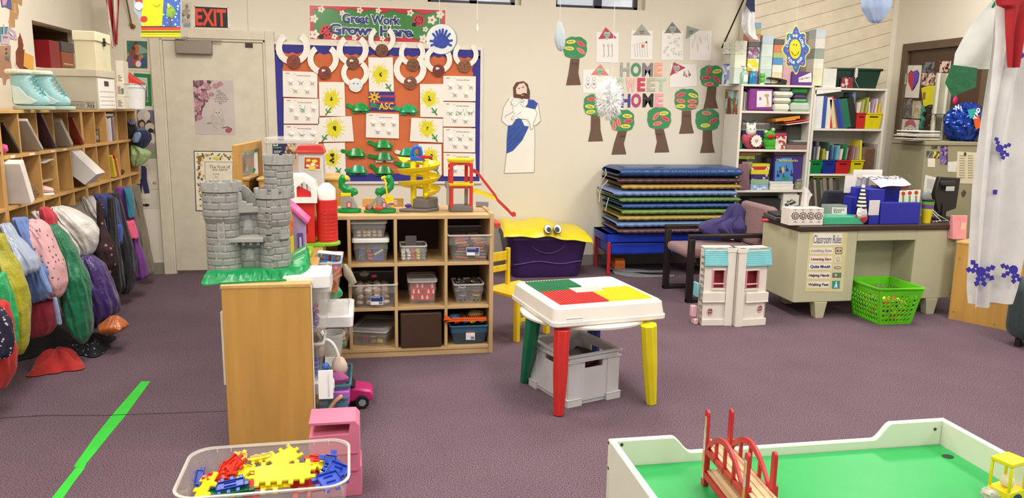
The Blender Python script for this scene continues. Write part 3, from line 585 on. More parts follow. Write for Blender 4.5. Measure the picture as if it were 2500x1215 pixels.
f=Flat(1,YB-.001);f.pl([(327,178),(368,181),(371,259),(330,257)],'#1f7a45',1);f.pl([(334,188),(360,190),(362,248),(338,247)],'#b9c8bd',2)
for k in range(9):f.rc(340+k*2.2,205+(k*7)%17,341.5+k*2.2,244,'#3d4a48',3)
f.rc(338,236,361,246,'#4c7a52',4);f.art('green_poster','green bordered picture behind the white bucket','poster')
f=Flat(1,YB-.001);f.pl(V([(118,508),(233,510),(258,828),(125,825)]),M('#6b6c85',.6,var=.1),1);f.pl(V([(125,700),(245,690),(258,828),(125,825)]),'#8a9a7c',2)
for a,b,rx,ry,c in((165,550,16,17,'#c5beb2'),(190,545,7,10,'#d5cec2'),(152,600,9,11,'#43302a'),(154,605,6,7,'#c09a80'),(158,665,13,18,'#5d7fa6'),(200,592,6,7,'#4a3830'),(205,620,12,10,'#cabfae'),(210,650,7,8,'#2c2220'),(218,700,9,16,'#d8cdbc'),(215,760,10,14,'#9a928c')):f.el(290+a/2.7,80+b/2.7,rx,ry,c,4,12)
f.art('bible_poster','poster of a bearded man with children on a blue ground, behind the hats','poster')
f=Flat(1,YB-.001);f.pl(V([(118,832),(262,834),(275,1158),(130,1156)]),M('#cdc6b4',.7),1);f.pl(V([(155,880),(185,895),(185,960),(205,1055),(170,1060),(155,1000),(150,1060),(115,1060),(125,980),(150,960)]),'#34365f',3)
f.pl(V([(115,1060),(205,1058),(208,1090),(120,1092)]),'#d8d3c5',2);f.pl(V([(180,890),(205,930),(218,985),(250,990),(250,1000),(215,1000),(190,960)]),'#d5d0c6',2);f.pl(V([(150,875),(178,880),(182,960),(150,965)]),'#3a3a66',4)
for a in(148,182):f.pl(V([(a-8,1090),(a+8,1090),(a+6,1125),(a-6,1125)]),'#cfc6ba',2);f.el(290+(a+2)/2.7,80+1135/2.7,7,3.5,'#2a2423',3,10)
f.el(290+235/2.7,80+990/2.7,5,3,'#a58a78',3,8);f.art('figure_poster','pale poster of a figure in dark blue and sandals, lowest beside the back door','poster')
Hh=lambda pts:Z(0,0,5.06,pts)
def lw(name,label,polys,cat='cutout',grp='paper animal cutouts on the left wall'):
 f=Flat(0,XL+.001,1)
 for l,(pts,c)in enumerate(polys):f.pl(Hh(pts),c,l+1)
 f.art(name,label,cat,grp)
lw('paper_squirrel','red-brown paper squirrel holding a yellow card on the left wall',[([(240,395),(272,480),(290,560),(285,600),(300,640),(290,790),(335,850),(318,910),(255,905),(180,790),(182,640),(215,570),(212,460),(235,440)],'#e6ddd0'),([(240,400),(268,480),(286,560),(280,600),(296,640),(284,800),(330,855),(314,905),(262,885),(192,790),(190,640),(220,580),(218,470),(236,440)],M('#7d3b26',.6,var=.15)),([(290,612),(412,665),(403,890),(278,820)],'#4a3a30'),([(293,618),(409,668),(400,884),(282,816)],'#e0a545'),([(300,612),(410,665),(408,700),(300,650)],'#eae0d2')])
lw('paper_bear','tan paper bear cutout cut by the top of the photo',[([(125,-30),(275,-30),(272,50),(262,75),(235,50),(215,30),(232,150),(215,238),(185,225),(182,335),(120,340),(105,270),(120,200)],M('#b18a5c',.7,var=.12)),([(160,30),(190,40),(200,180),(170,160)],'#c09a66'),([(5,-20),(125,-20),(140,120),(60,85),(20,90)],'#4a5f95'),([(15,-20),(90,-20),(60,60),(25,70)],'#cf8fb5')])
lw('paper_gingerbread','pinkish brown gingerbread cutout at the left edge of the photo',[([(-60,560),(60,565),(130,560),(128,740),(152,900),(130,960),(80,980),(70,1045),(40,1045),(30,960),(-60,940)],M('#a9826a',.7,var=.1)),([(62,595),(85,595),(85,615),(62,620)],'#4a3a35'),([(62,645),(85,645),(80,670),(64,670)],'#4a3a35'),([(60,700),(110,690),(100,760),(85,720),(70,750)],'#6a7480')])
lw('paper_cards','purple and blue paper name cards with white slips, above the gingerbread cutout',[([(-60,300),(100,290),(105,400),(80,480),(-60,540)],'#4f8796'),([(95,330),(190,395),(205,495),(135,485),(80,420)],'#b2a0b2'),([(5,420),(115,425),(110,550),(10,545)],'#c2aebb'),([(-40,285),(100,285),(98,330),(-40,335)],'#e2dccf'),([(25,300),(42,300),(42,500),(28,500)],'#b8a8b0'),([(100,385),(150,420),(140,440),(100,400)],'#e8e4dc'),([(25,448),(80,450),(80,464),(25,462)],'#8a6a75')],cat='card')
def hflag():
 a=P(276,118,1,6.6);t=thing('striped_flag','red and white striped flag hanging in folds near the left corner','flag',(a.x,6.6,a.z))
 g=G();R_,Wt=M('#b3343c',.7),M('#dcd6cc',.7);N_=16
 L=[P(254+(276-254)*v**1.5,-40+158*v,1,6.6)for v in[i/12 for i in range(13)]];Rr=[P(290-(2)*v**1.5,-40+162*v,1,6.6)for v in[i/12 for i in range(13)]]
 for s in range(7):
  def fn(u,v,s=s):
   i=min(int(v*12),11);fr=v*12-i;l=L[i].lerp(L[i+1],fr);r=Rr[i].lerp(Rr[i+1],fr);q=(s+u)/7;p=l.lerp(r,q);return(p.x,6.6+.03*math.sin(q*14+v*3),p.z+.05*(q)*v)
  g.grid(fn,3,12,R_ if s%2==0 else Wt,th=.002)
 g.out('flag_cloth',t,world=True)
 g=G();g.cyl(P(246,-60,1,6.62),P(262,-10,1,6.60),.008,'#7a5a30');g.out('flag_pole',t,world=True)
hflag()
g=G();a=P(301,-40,1,6.86);b=P(321,60,1,6.93);g.cyl(a,b,.006,M('#6b5a3c',.4),.007);c=P(325,66,1,6.95);g.cyl(b+(b-c)*.8,b,.009,M('#a98a4a',.3,'metal'));g.cyl(b,c,.013,M('#8a6e3c',.35,'metal'),.022);
tag(g.out('pole_bracket',world=True),'thin brown pole with a brass wall bracket left of the back door','pole')
MAPLE=M('#c79c5e',.45,'wood',st=(1.2,6,6));MAPV=M('#c4985a',.45,'wood',st=(6,6,.8));MAPY=M('#c79c5e',.45,'wood',st=(6,.8,6))
XC=-1.87;ZT,ZM,ZB_,ZS=1.405,1.172,.905,.80
def cubby(y0,y1,label):
 t=thing('cubby_shelf',label,'shelf',(XC-.15,y0,ZS),group='maple wall cubbies above the coat hooks')
 def p(n,a,b,m=MAPLE):g=G();g.box(a,b,m);g.out(n,t,world=True,smooth=0,bevel=.0015,seg=1)
 x0=XL+.006
 p('side_panel',(x0,y0,ZS),(XC,y0+.018,ZT-.018),MAPV);p('side_panel',(x0,y1-.018,ZS),(XC,y1,ZT-.018),MAPV)
 p('top_board',(x0,y0,ZT-.018),(XC+.004,y1,ZT),MAPY);p('back_panel',(x0,y0+.018,ZS),(x0+.008,y1-.018,ZT-.018),MAPV)
 p('shelf',(x0+.008,y0+.018,ZM-.02),(XC+.002,y1-.018,ZM),MAPY);p('shelf',(x0+.008,y0+.018,ZB_-.02),(XC+.002,y1-.018,ZB_),MAPY)
 for k in range(1,5):
  yy=y0+(y1-y0)*k/5
  p('divider',(x0+.008,yy-.006,ZM),(XC,yy+.006,ZT-.018),MAPV);p('divider',(x0+.008,yy-.006,ZB_),(XC,yy+.006,ZM-.02),MAPV);p('divider',(x0+.008,yy-.006,ZS),(XC,yy+.006,ZB_-.02),MAPV)
  g=G();h=y0+(y1-y0)*(k-.5)/5;g.tube([(x0+.008,h,ZS+.05),(x0+.05,h,ZS+.05),(x0+.06,h,ZS+.03),(x0+.055,h,ZS+.01)],.004,M('#9a958c',.3,'metal'));g.out('coat_hook',t,world=True)
 return t
cubby(3.19,4.375,'maple wall cubby unit nearest the camera, cut by the left edge of the photo')
cubby(4.378,5.54,'middle maple wall cubby unit filled with leaning folders and white boxes')
cubby(5.543,6.745,'far maple wall cubby unit next to the corner with hats sticking out')
g=G()
for k,(a,b)in enumerate(((4.47,.05),(4.7,.07),(5.0,.06),(5.18,.06))):g.box((XC+.002,a,ZM-.017),(XC+.003,a+b,ZM-.004),M('#e4dccb',.6))
tag(g.out('name_strips',world=True,smooth=0),'small white name strips stuck on the cubby shelf edge','label')['kind']='stuff'
def slab(name,label,cat,ya,za,yb,zb,th,col,x0=XL+.03,x1=XC+.01,grp=None,extra=None):
 g=G();d=Vector((0,yb-ya,zb-za)).normalized();n=Vector((0,-d.z,d.y))*th
 g.prism([(ya,za),(yb,zb),(yb+n.y,zb+n.z),(ya+n.y,za+n.z)],x0,x1,col if not isinstance(col,str)else M(col,.35),ax=0)
 return tag(g.out(name,world=True,bevel=.002,seg=1,smooth=0),label,cat,grp)
F_='folders leaning in the top row of cubbies'
slab('folder','glossy black folder leaning in the first top cubby of the middle unit','folder',4.41,1.33,4.56,ZM+.004,.02,M('#171214',.2),grp=F_)
slab('folder','grey-white document case leaning in the second top cubby','folder',4.635,1.345,4.81,ZM+.004,.02,'#b3ab9f',grp=F_,x1=XC+.03)
slab('folder','dark purple folder leaning in the third top cubby','folder',4.86,1.375,5.03,ZM+.004,.018,M('#3b2135',.25),grp=F_,x1=XC+.02)
slab('folder','grey box file leaning in the fourth top cubby','folder',5.10,1.335,5.26,ZM+.004,.03,'#b5ada6',grp=F_,x1=XC+.03)
slab('folder','brick red folder leaning in the fifth top cubby','folder',5.33,1.345,5.49,ZM+.004,.02,'#8c3424',grp=F_,x1=XC+.02)
slab('folder','dark brown folder at the left edge in the near unit','folder',4.17,1.31,4.34,ZM+.004,.02,'#33211b',grp=F_)
slab('white_box','white carton standing tilted in the first lower cubby of the middle unit','box',4.405,1.13,4.50,ZB_+.004,.05,'#e2ddd6',x1=XC+.07)
slab('paper_sheet','grey sheet of paper curled at the top of the third lower cubby','paper',4.87,1.10,5.02,1.115,.002,'#cdc8c2')
def blobthing(name,label,cat,c,r,m,amp=.3,fq=3,seed=1,n=20,grp=None,squash=None):
 g=G();g.ball((0,0,0),r,m,n,amp=amp,fq=fq,seed=seed);zz=min(v.z for v in g.v)
 g.v=[v+Vector((0,0,-zz))for v in g.v]
 return tag(g.out(name,loc=(c[0],c[1],c[2])),label,cat,grp)
blobthing('glove','pink glove under the black folder in the cubby','glove',(XC-.03,4.43,ZM+.001),(.04,.022,.03),M('#cf4a7a',.8,'cloth'))
t=thing('plush_toy','brown fluffy plush toy curled in the second lower cubby','toy',(XC-.1,4.725,ZB_+.001))
g=G();g.ball((0,0,.07),(.09,.06,.07),M('#8a6a42',.95,'cloth',bump=1,bs=90),20,amp=.25,fq=5);g.out('body',t)
g=G();g.ball((.07,.02,.045),(.045,.045,.045),M('#7d5f3a',.95,'cloth',bump=1,bs=90),14,amp=.3,fq=5);g.out('head',t)
g=G();g.ball((.02,-.06,.03),(.06,.02,.03),M('#7d5f3a',.95,'cloth',bump=1,bs=90),12,amp=.2);g.out('paw',t)
def shoe(name,label,loc,rot,col,L=.16):
 t=thing(name,label,'shoe',loc,rot);c=M(col,.6,'cloth')
 g=G();g.loft=None
 rows=[(-.5,.030,.07),(-.3,.034,.075),(0,.036,.06),(.3,.04,.04),(.48,.028,.028)];vs=[];fs=[];n=12
 for u,w,h in rows:
  for j in range(n):a=2*PI*j/n;vs.append((u*L,w*math.cos(a),.012+max(0,h*.5+h*.5*math.sin(a))))
 for i in range(4):
  for j in range(n):fs.append((i*n+j,i*n+(j+1)%n,(i+1)*n+(j+1)%n,(i+1)*n+j))
 fs+=[tuple(range(n)),tuple(4*n+j for j in range(n))]
 g.add(vs,fs,c);g.out('upper',t)
 g=G();g.prism([(u*L*1.02,w*1.05)for u,w,h in rows]+[(u*L*1.02,-w*1.05)for u,w,h in rows[::-1]],0,.014,'#e8e4da');g.out('sole',t,bevel=.003)
shoe('sneaker','small pale pink shoe in the third lower cubby',(XC-.07,4.95,ZB_+.001),.5,'#dcb3b3')
slab('small_case','flat tan case behind the pink shoe in the lower cubby','case',4.86,.985,5.05,.985,.012,'#b39a78',x1=XC-.02)
q=[P(a,b,1,5.40)for a,b in((177,364),(242,424),(212,450),(181,427))]
g=G();g.prism([(p.x,p.z)for p in q],5.36,5.52,M('#dad6d2',.6),ax=1);tag(g.out('white_carton',world=True,smooth=0,bevel=.002,seg=1),'large white carton tilted out of the fifth lower cubby','box')
cols=['#b8a8b8','#8a7a8a','#c9c0c6','#5a4a58','#d8d0cc','#a98a9a','#6a5a62','#d6cfc8','#8f7a80','#cdbf9a','#9a8f98']
for k in range(10):
 g=G();y=6.05+k*.019;h=.175-(k%3)*.006;g.box((XL+.05,y,ZM+.0005),(XC-.004-(k%2)*.006,y+.0165,ZM+h),M(cols[k],.15));
 tag(g.out('disc_case',world=True,smooth=0,bevel=.001,seg=1),['disc case standing in the top cubby row, near end of its row','disc case standing in the middle of the row in the top cubby','disc case standing at the corner end of the row in the top cubby'][min(k//4,2)]if 0 else 'slim disc case standing in the packed row in a top cubby','case','disc cases in the top cubby')
g=G();g.box((XL+.05,6.05,ZM+.18),(XC-.01,6.23,ZM+.20),M('#9aa0a4',.2));tag(g.out('disc_pouch',world=True,smooth=0,bevel=.003),'grey case lying flat on the disc cases','case')
t=thing('sand_timer','small dark hourglass standing in an empty top cubby','hourglass',(XC-.06,5.99,ZM+.001))
g=G();g.lathe([(.02,0),(.022,.008),(.008,.01)],'#4a4038',14);g.lathe([(.008,.084),(.022,.086),(.02,.094)],'#4a4038',14)
for a in(0,2.1,4.2):g.cyl((.018*math.cos(a),.018*math.sin(a),.005),(.018*math.cos(a),.018*math.sin(a),.09),.0025,'#4a4038')
g.out('frame',t);g=G();g.lathe([(.004,.01),(.015,.02),(.014,.035),(.004,.047),(.014,.06),(.015,.075),(.004,.084)],M('#a8a090',.1,'clear',a=.5),14);g.out('glass',t)
for k,(c,dy)in enumerate((('#d8c23a',0),('#b9b03a',.03),('#c23a24',.065),('#d8a23a',.1))):
 slab('picture_book',['yellow picture book leaning in the lower cubby, nearest the camera','olive picture book second in the leaning row','red picture book third in the leaning row','orange picture book last in the leaning row'][k],'book',6.055+dy,1.07-(k%2)*.03,6.10+dy,ZB_+.006,.02,c,grp='picture books in the lower cubby')
blobthing('sandal','small brown sandal in a lower cubby','shoe',(XC-.05,6.42,ZB_+.001),(.03,.05,.018),M('#4a2a20',.6))
blobthing('mitten','small dark red mitten tucked high in a lower cubby','glove',(XC-.05,6.36,ZB_+.0015),(.03,.04,.02),M('#4a1f1c',.9,'cloth'))
def rows_loft(name,label,cat,Y,rows,m,ry=.09,folds=9,amp=.07,seed=0,n=72,wr=1,grp=None,parent=None,lean=0,sub=1,pw=.8,tw=.5,yoff=0):
 """soft hanging thing: rows of (photo row, left, right) measured on the real upright plane Y; ry is its half depth"""
 R=[]
 for py,a,b in rows:
  A=P(a,py,1,Y);B=P(b,py,1,Y);R.append(((A.x+B.x)/2,abs(B.x-A.x)/2,(A.z+B.z)/2))
 D=[]
 for i in range(len(R)-1):
  k=max(2,int(abs(R[i][2]-R[i+1][2])/.014))
  for j in range(k):
   f=j/k;f2=f*f*(3-2*f)*.5+f*.5;D.append(tuple(R[i][q]*(1-(f if q==2 else f2))+R[i+1][q]*(f if q==2 else f2)for q in range(3)))
 D.append(R[-1]);mxr=max(r[1]for r in R);vs=[];fs=[]
 for i,(x,r,z)in enumerate(D):
  z=max(z,.003);yy=Y+lean*(D[0][2]-z)+yoff
  for j in range(n):
   a=2*PI*j/n;q=1+amp*math.sin(folds*a+seed+i*.12*tw)*.8+amp*2.2*noise.noise(Vector((math.cos(a)*2,math.sin(a)*2,z*7+seed*5)))
   ca,sa=math.cos(a),math.sin(a)
   w_=1-abs(noise.noise(Vector((ca*1.7+seed*3,sa*1.7,z*5+ca*2))))*2.6;w2=1-abs(noise.noise(Vector((ca*4+seed*9,sa*4,z*16+ca*5))))*2.6
   q+=wr*(w_*.09+w2*.035)-.04
   vs.append((x+r*q*ca,yy+ry*(r/mxr)**pw*q*sa,z+.012*noise.noise(Vector((ca*3,sa*3+seed,z*9)))))
 L_=len(D)
 for i in range(L_-1):
  for j in range(n):fs.append((i*n+j,i*n+(j+1)%n,(i+1)*n+(j+1)%n,(i+1)*n+j))
 fs+=[tuple(range(n)),tuple((L_-1)*n+j for j in range(n))[::-1]]
 for k in range(len(vs)):vs[k]=(max(vs[k][0],XL+.02),vs[k][1],max(vs[k][2],.002))
 g=G();g.add(vs,fs,m);o=g.out(name,parent,world=True,sub=sub,smooth=75)
 if label:tag(o,label,cat,grp)
 return o
CL=lambda c,**k:M(c,.85,'cloth',**k);PL=lambda c,**k:M(c,.3,'cloth',bump=.7,bs=14,bd=.02,**k)
def YX(px,x=-1.8):return P(px,600,0,x).y
rows_loft('knit_hat','black hat pushed into the last top cubby','hat',6.62,[(295,300,322),(303,292,330),(318,290,334),(335,296,322),(348,305,314)],CL('#14141b'),.07,5,.06,1)
rows_loft('winter_hat','navy and light blue winter hat sticking out past the cubby end','hat',6.66,[(318,332,358),(326,322,368),(340,320,369),(355,330,360),(363,340,350)],CL('#1c2346'),.06,4,.06,2)
rows_loft('folded_cap','light blue cap tucked between the black hat and the navy hat','hat',6.60,[(322,332,342),(328,326,345),(340,323,341),(349,326,336)],CL('#7f9cc0'),.05,4,.04,3)
rows_loft('knit_scarf','grey-violet scarf lying above the black hat','scarf',6.58,[(291,312,322),(296,308,331),(304,314,334)],CL('#7d7a92'),.04,4,.05,4)
rows_loft('puffer_sleeve','pale green puffer garment bulging from the last lower cubby','clothing',6.66,[(352,316,330),(362,317,350),(375,318,366),(390,318,358),(402,321,345),(406,324,335)],PL('#9db37a'),.07,8,.10,5)
def boot(loc,label,rot,sc=1):
 t=thing('snow_boot',label,'boot',loc,rot,'pair of light blue snow boots on the cubbies')
 a,b_=M('#8fb9bb',.7,'cloth'),M('#c3d0bd',.6,'cloth');sh=[(-.085,.10,.035,.16),(-.08,.12,.04,.15)]
 prof=[(.0,-.075,.095,.036),(.02,-.08,.115,.040),(.045,-.08,.108,.039),(.065,-.078,.085,.038),(.085,-.078,.055,.037),(.11,-.078,.035,.036),(.15,-.08,.024,.038),(.185,-.082,.02,.040)]
 g=G();vs=[];fs=[];n=20
 for z,xa,xb,w in prof:
  for j in range(n):an=2*PI*j/n;vs.append(((xa+xb)/2+(xb-xa)/2*math.cos(an),w*math.sin(an)*(1-.15*abs(math.cos(an))),.018+z))
 for i in range(len(prof)-1):
  for j in range(n):fs.append((i*n+j,i*n+(j+1)%n,(i+1)*n+(j+1)%n,(i+1)*n+j))
 fs+=[tuple(range(n)),tuple((len(prof)-1)*n+j for j in range(n))]
 g.add(vs,fs,a);g.out('upper',t,sub=1,smooth=80)
 g=G();g.prism([(.12*math.cos(q)-(-.012)if math.cos(q)>0 else .09*math.cos(q)+.012,.046*math.sin(q))for q in[2*PI*i/24 for i in range(24)]],0,.02,M('#9fb3a2',.6));g.out('sole',t,bevel=.004)
 g=G();g.prism([(-.06,.03),(.03,.03),(.06,.045),(.01,.075),(-.025,.12),(-.062,.13)],-.041,-.036,M('#c2d3cc',.6),ax=1);g.out('side_panel',t,bevel=.003)
 g=G();g.tube([(-.036+.052*math.cos(q),.046*math.sin(q),.203)for q in[2*PI*i/20 for i in range(20)]],.014,M('#d9d6bf',.95,'cloth',bump=1),8,closed=True);g.out('fur_cuff',t)
 g=G()
 for i in range(6):z=.07+i*.02;x=.075-.5*(z-.06);x=max(x,.02);g.tube([(x+.008,-.02,z+.02),(x+.02,0,z+.012),(x+.008,.02,z)],.003,'#4f98a2',6);g.tube([(x+.008,.02,z+.02),(x+.02,0,z+.012),(x+.008,-.02,z)],.003,'#4f98a2',6)
 g.out('laces',t)
 return t
b1=P(70,258,1,4.72);boot((b1.x,4.72,ZT+.001),'nearer light blue snow boot with fur cuff on the cubbies',.05)
boot((b1.x+.055,4.86,ZT+.001),'light blue snow boot behind its mate, only toe and laces showing',.12)
def pbox(name,label,Y,depth,x0,x1,yt,yb,body,lid=None,lidh=0,group=None,cat='box',zb=None):
 A=P(x0,yt,1,Y);B=P(x1,yb,1,Y);z0=B.z if zb is None else zb;X0,X1=A.x,P(x1,yt,1,Y).x;Zt=P((x0+x1)/2,yt,1,Y).z
 t=thing(name,label,cat,((X0+X1)/2,Y+depth/2,z0),group=group)
 g=G();g.box((X0,Y,z0),(X1,Y+depth,Zt-lidh),body);g.out('body',t,world=True,smooth=0,bevel=.002,seg=1)
 if lid:g=G();g.box((X0-.006,Y-.006,Zt-lidh),(X1+.006,Y+depth+.006,Zt),lid);g.out('lid',t,world=True,smooth=0,bevel=.003,seg=1)
 return t,X0,X1,z0,Zt
CARD=M('#b5aa96',.7,var=.04)
t,X0,X1,z0,Zt=pbox('storage_box','large grey-beige lidded archive box numbered 703 on top of the cubbies',5.02,.32,94,234,167,258,CARD,M('#b9ae9a',.7),.045,zb=ZT+.001)
g=G();INKG=M('#6f675a',.6)
gx0,gx1=X0+.12,X1-.085
for k in range(14):x=gx0+(gx1-gx0)*k/13;g.box((x,5.0185,ZT+.01),(x+.0012,5.02,ZT+.05),INKG)
for z in(.01,.03,.05):g.box((gx0,5.0185,ZT+z),(gx1,5.02,ZT+z+.0012),INKG)
g.box((X1-.078,5.0185,ZT+.006),(X1-.01,5.0195,ZT+.052),INKG);g.box((X1-.0765,5.018,ZT+.0075),(X1-.0115,5.019,ZT+.0505),CARD)
T=Matrix(((1,0,0,X1-.044),(0,0,-1,5.0178),(0,1,0,ZT+.023),(0,0,0,1)));g.text('703',.022,M('#3a342c',.6),T,.02)
T=Matrix(((1,0,0,X1-.044),(0,0,-1,5.0178),(0,1,0,ZT+.043),(0,0,0,1)));g.text('Bankers Box',.007,M('#3a342c',.6),T,.03);g.out('printed_side',t,world=True,smooth=0)
g=G();g.box((X1+.0005,5.03,ZT+.01),(X1+.002,5.33,Zt-.05),M('#dcd8d2',.6))
for z in(.03,.055,.08,.11):g.box((X1+.002,5.05,ZT+z),(X1+.0028,5.31,ZT+z+.0015),'#4a4a4a')
g.box((X1+.002,5.14,Zt-.095),(X1+.003,5.22,Zt-.065),'#2a2420');g.out('label_end',t,world=True,smooth=0)
zl=Zt
t,X0,X1,z0,Zt=pbox('file_box','tall cream file box with dark latch standing on the archive box',5.05,.27,178,229,75,164,M('#c5bd9d',.5),M('#cfc8ab',.5),.055,zb=zl+.001)
g=G();g.tube([(X1+.009,5.19,Zt-.075),(X1+.012,5.175,Zt-.05),(X1+.012,5.205,Zt-.05),(X1+.009,5.19,Zt-.075)],.006,'#2f2a24',8);g.box((X1+.005,5.178,Zt-.055),(X1+.013,5.203,Zt-.03),'#2f2a24');g.out('latch',t,world=True)
for q in((6.15,.16,283,302,236,261,ZT+.001,'white pump carton at the bottom of the small stack beside the archive box'),(6.16,.15,283,301,205,232,None,'white carton with coloured picture, middle of the small stack'),(6.17,.13,281,299,148,177,None,'white carton highest beside the cream file box')):
 zb=q[6]or lastz+.001
 t,X0,X1,z0,lastz=pbox('small_carton',q[7],q[0],q[1],q[2],q[3],q[4],q[5],M('#ddd6c6',.6),None,0,'small cartons stacked on the cubbies',zb=zb)
 g=G();
 for k in range(4):g.box((X0+.012,q[0]-.001,z0+.02+k*.012),(X1-.012-(k%2)*.01,q[0],z0+.025+k*.012),'#6a6560')
 if 'picture' in q[7]:g.box((X0+.01,q[0]-.0016,z0+.02),(X0+.03,q[0]-.001,z0+.075),'#b98a92');g.box((X0+.035,q[0]-.0016,z0+.02),(X0+.05,q[0]-.001,z0+.06),'#3d8a6a')
 g.out('printing',t,world=True,smooth=0)
bc=P(331,258,1,6.35);zb0=ZT+.001
t=thing('plastic_bucket','white plastic bucket standing on the cubbies near the corner','bucket',(bc.x,6.35,zb0));hgt=P(331,208,1,6.35).z-zb0;r=.075
g=G();g.lathe([(r*.82,0),(r*.86,.002),(r,hgt-.02),(r*1.08,hgt-.018),(r*1.08,hgt),(r*.98,hgt),(r*.8,.01),(0,.01)],M('#dcdcda',.3),28);g.out('body',t)
g=G();g.tube([(r*1.09*math.cos(a),r*1.09*math.sin(a),hgt-.03-.04*math.sin(a/1))for a in[PI*i/12-PI for i in range(13)]],.003,'#cfcfcd',6);g.out('handle',t)
g=G();T=TR(0,0,zb0+hgt+.001);pts=[P(301,204,1,6.35),P(355,206,1,6.35),P(303,170,1,6.35)]
g.prism([(p.x,max(p.z,zb0+hgt+.001))for p in pts],6.28,6.40,M('#c5372a',.4),ax=1)
tag(g.out('red_toy_roof',world=True,smooth=0,bevel=.003),'red wedge shaped toy roof lying on the white bucket','toy')
for k,(x0,x1,yt,yb,c,l)in enumerate(((120,148,97,155,'#8e2228','red plastic case of books in the wall niche'),(150,182,100,128,'#4f4a4c','dark grey box in the wall niche'),(150,182,128,158,'#9a4a2a','orange-brown book stack in the wall niche'))):
 A=P(x0,yt,0,XL-.03);B=P(x1,yb,0,XL-.03);z0=nsz+.001 if k!=1 else P(165,128,0,XL-.03).z+.002
 g=G();g.box((XL-.3,A.y,z0),(XL-.03,B.y,A.z if k!=2 else P(165,128,0,XL-.03).z),M(c,.3));
 if k==2:g.box((XL-.03,A.y+.02,z0+.02),(XL-.029,B.y-.02,z0+.03),'#4a6a3a');g.box((XL-.03,A.y+.03,z0+.045),(XL-.029,B.y-.03,z0+.055),'#d8b08a')
 tag(g.out('niche_case',world=True,smooth=0,bevel=.003),l,'case')
BG='bags and coats hanging under the cubbies'
items=[('khaki_coat','khaki coat hanging farthest back, by the wall corner',6.55,[(452,312,338),(500,328,346),(600,342,364),(660,358,376),(671,366,374)],CL('#6f6856'),.1),('purple_teal_jacket','purple, teal and pink ski jacket hanging near the corner',6.1,[(455,285,318),(470,280,324),(500,288,327),(535,298,330),(585,312,340),(640,322,357),(672,322,361),(682,326,352)],CL('#6a2e80'),.08),('black_coat','long black coat hanging between the ski jacket and blue backpack',5.9,[(470,262,290),(530,275,305),(600,282,325),(660,283,335),(700,290,325),(716,297,315)],CL('#15141d'),.1),('grey_bag','pale grey plastic bag hanging beside the blue backpack',5.55,[(478,196,228),(510,208,246),(545,238,256),(566,246,257)],PL('#bdb7b2'),.06),('blue_backpack','blue and black backpack hanging in the middle of the row',5.65,[(473,222,262),(490,235,285),(520,245,290),(548,256,296),(560,257,299),(594,262,299),(598,268,292)],CL('#26306a'),.09),('floral_bag','dark bag with pink flower circles hanging behind the white bag',5.2,[(490,236,250),(552,238,256),(580,235,270),(610,215,282),(640,220,286),(665,240,282),(683,258,272)],M('#2a1618',.8,'print',c2='#b5677a',ns=26,p=.22),.08),('dark_coat','black coat hanging low behind the purple bag',5.4,[(480,262,280),(600,262,290),(660,258,300),(700,262,305),(720,275,295)],CL('#18161b'),.07),('purple_bag','shiny purple plastic bag resting low beside the green bag',4.85,[(622,196,225),(650,198,255),(700,208,275),(740,220,288),(762,223,289),(782,226,268),(798,232,245)],PL('#3f2b6b'),.11),('white_bag','large white cloth bag bulging out over the green bag',4.9,[(503,122,160),(518,130,195),(540,140,226),(565,158,241),(590,178,243),(608,192,236),(624,196,222)],PL('#c9c6bf'),.12),('plastic_bag','thin white plastic bag hanging left of the large white bag',4.7,[(515,74,105),(540,92,140),(570,125,168),(600,160,190),(626,184,196)],PL('#c3b4b2'),.06),('green_bag','long dark green plastic bag hanging almost to the floor',4.55,[(547,120,138),(580,133,168),(620,148,190),(680,150,214),(740,155,222),(780,165,225),(815,180,223),(832,196,214),(838,202,208)],PL('#0f6a48'),.11),('red_coat','red coat showing just under the cubby, behind the white bag',4.6,[(505,98,118),(525,100,135),(560,110,140),(600,112,135)],CL('#b02a3c'),.06),('unicorn_backpack','pink backpack printed with small grey animals',4.4,[(538,45,92),(560,60,118),(600,80,135),(650,96,154),(690,108,162),(715,116,156),(727,125,145)],M('#cc9da0',.8,'print',c2='#6a4e5c',ns=34,p=.2),.11),('denim_backpack','light blue backpack hanging with its straps down',4.32,[(530,32,62),(570,45,80),(620,60,96),(660,62,128),(700,66,132),(722,74,122),(734,80,108)],CL('#5d76ad'),.10),('red_snowsuit','dark red snowsuit low down between the yellow and green bags',4.4,[(730,70,130),(760,66,140),(790,70,138),(812,74,125),(822,80,100)],CL('#8c2034'),.08),('shopping_bag','translucent blue-white plastic bag hanging in front of the light blue backpack',4.15,[(545,2,22),(575,12,40),(598,22,64),(630,34,90),(655,42,95),(668,52,86)],M('#9aa6bd',.25,'cloth',bump=.7,bs=14),.09),('lime_bag','long yellow-green bag hanging near the left edge',3.95,[(570,-30,5),(610,-15,20),(660,-5,50),(700,8,64),(745,24,71),(800,32,71),(840,38,68),(864,42,56)],PL('#9f9a1f'),.08),('teal_green_bag','green plastic bag at the left edge under the yellow-green bag',3.85,[(665,-50,12),(720,-50,28),(780,-50,38),(830,-50,42),(865,-40,36)],PL('#1d9a5a'),.08),('red_jacket','red jacket cut by the left edge of the photo',3.75,[(735,-60,12),(790,-60,28),(850,-60,38),(900,-60,34),(950,-60,14)],CL('#b52a26'),.08),('floral_pouch','navy pouch with small white flowers at the left edge',3.62,[(752,-60,8),(790,-60,26),(830,-60,32),(862,-60,30),(876,-60,10)],M('#1d1a33',.8,'print',c2='#c9b8c8',ns=55,p=.22),.05)]
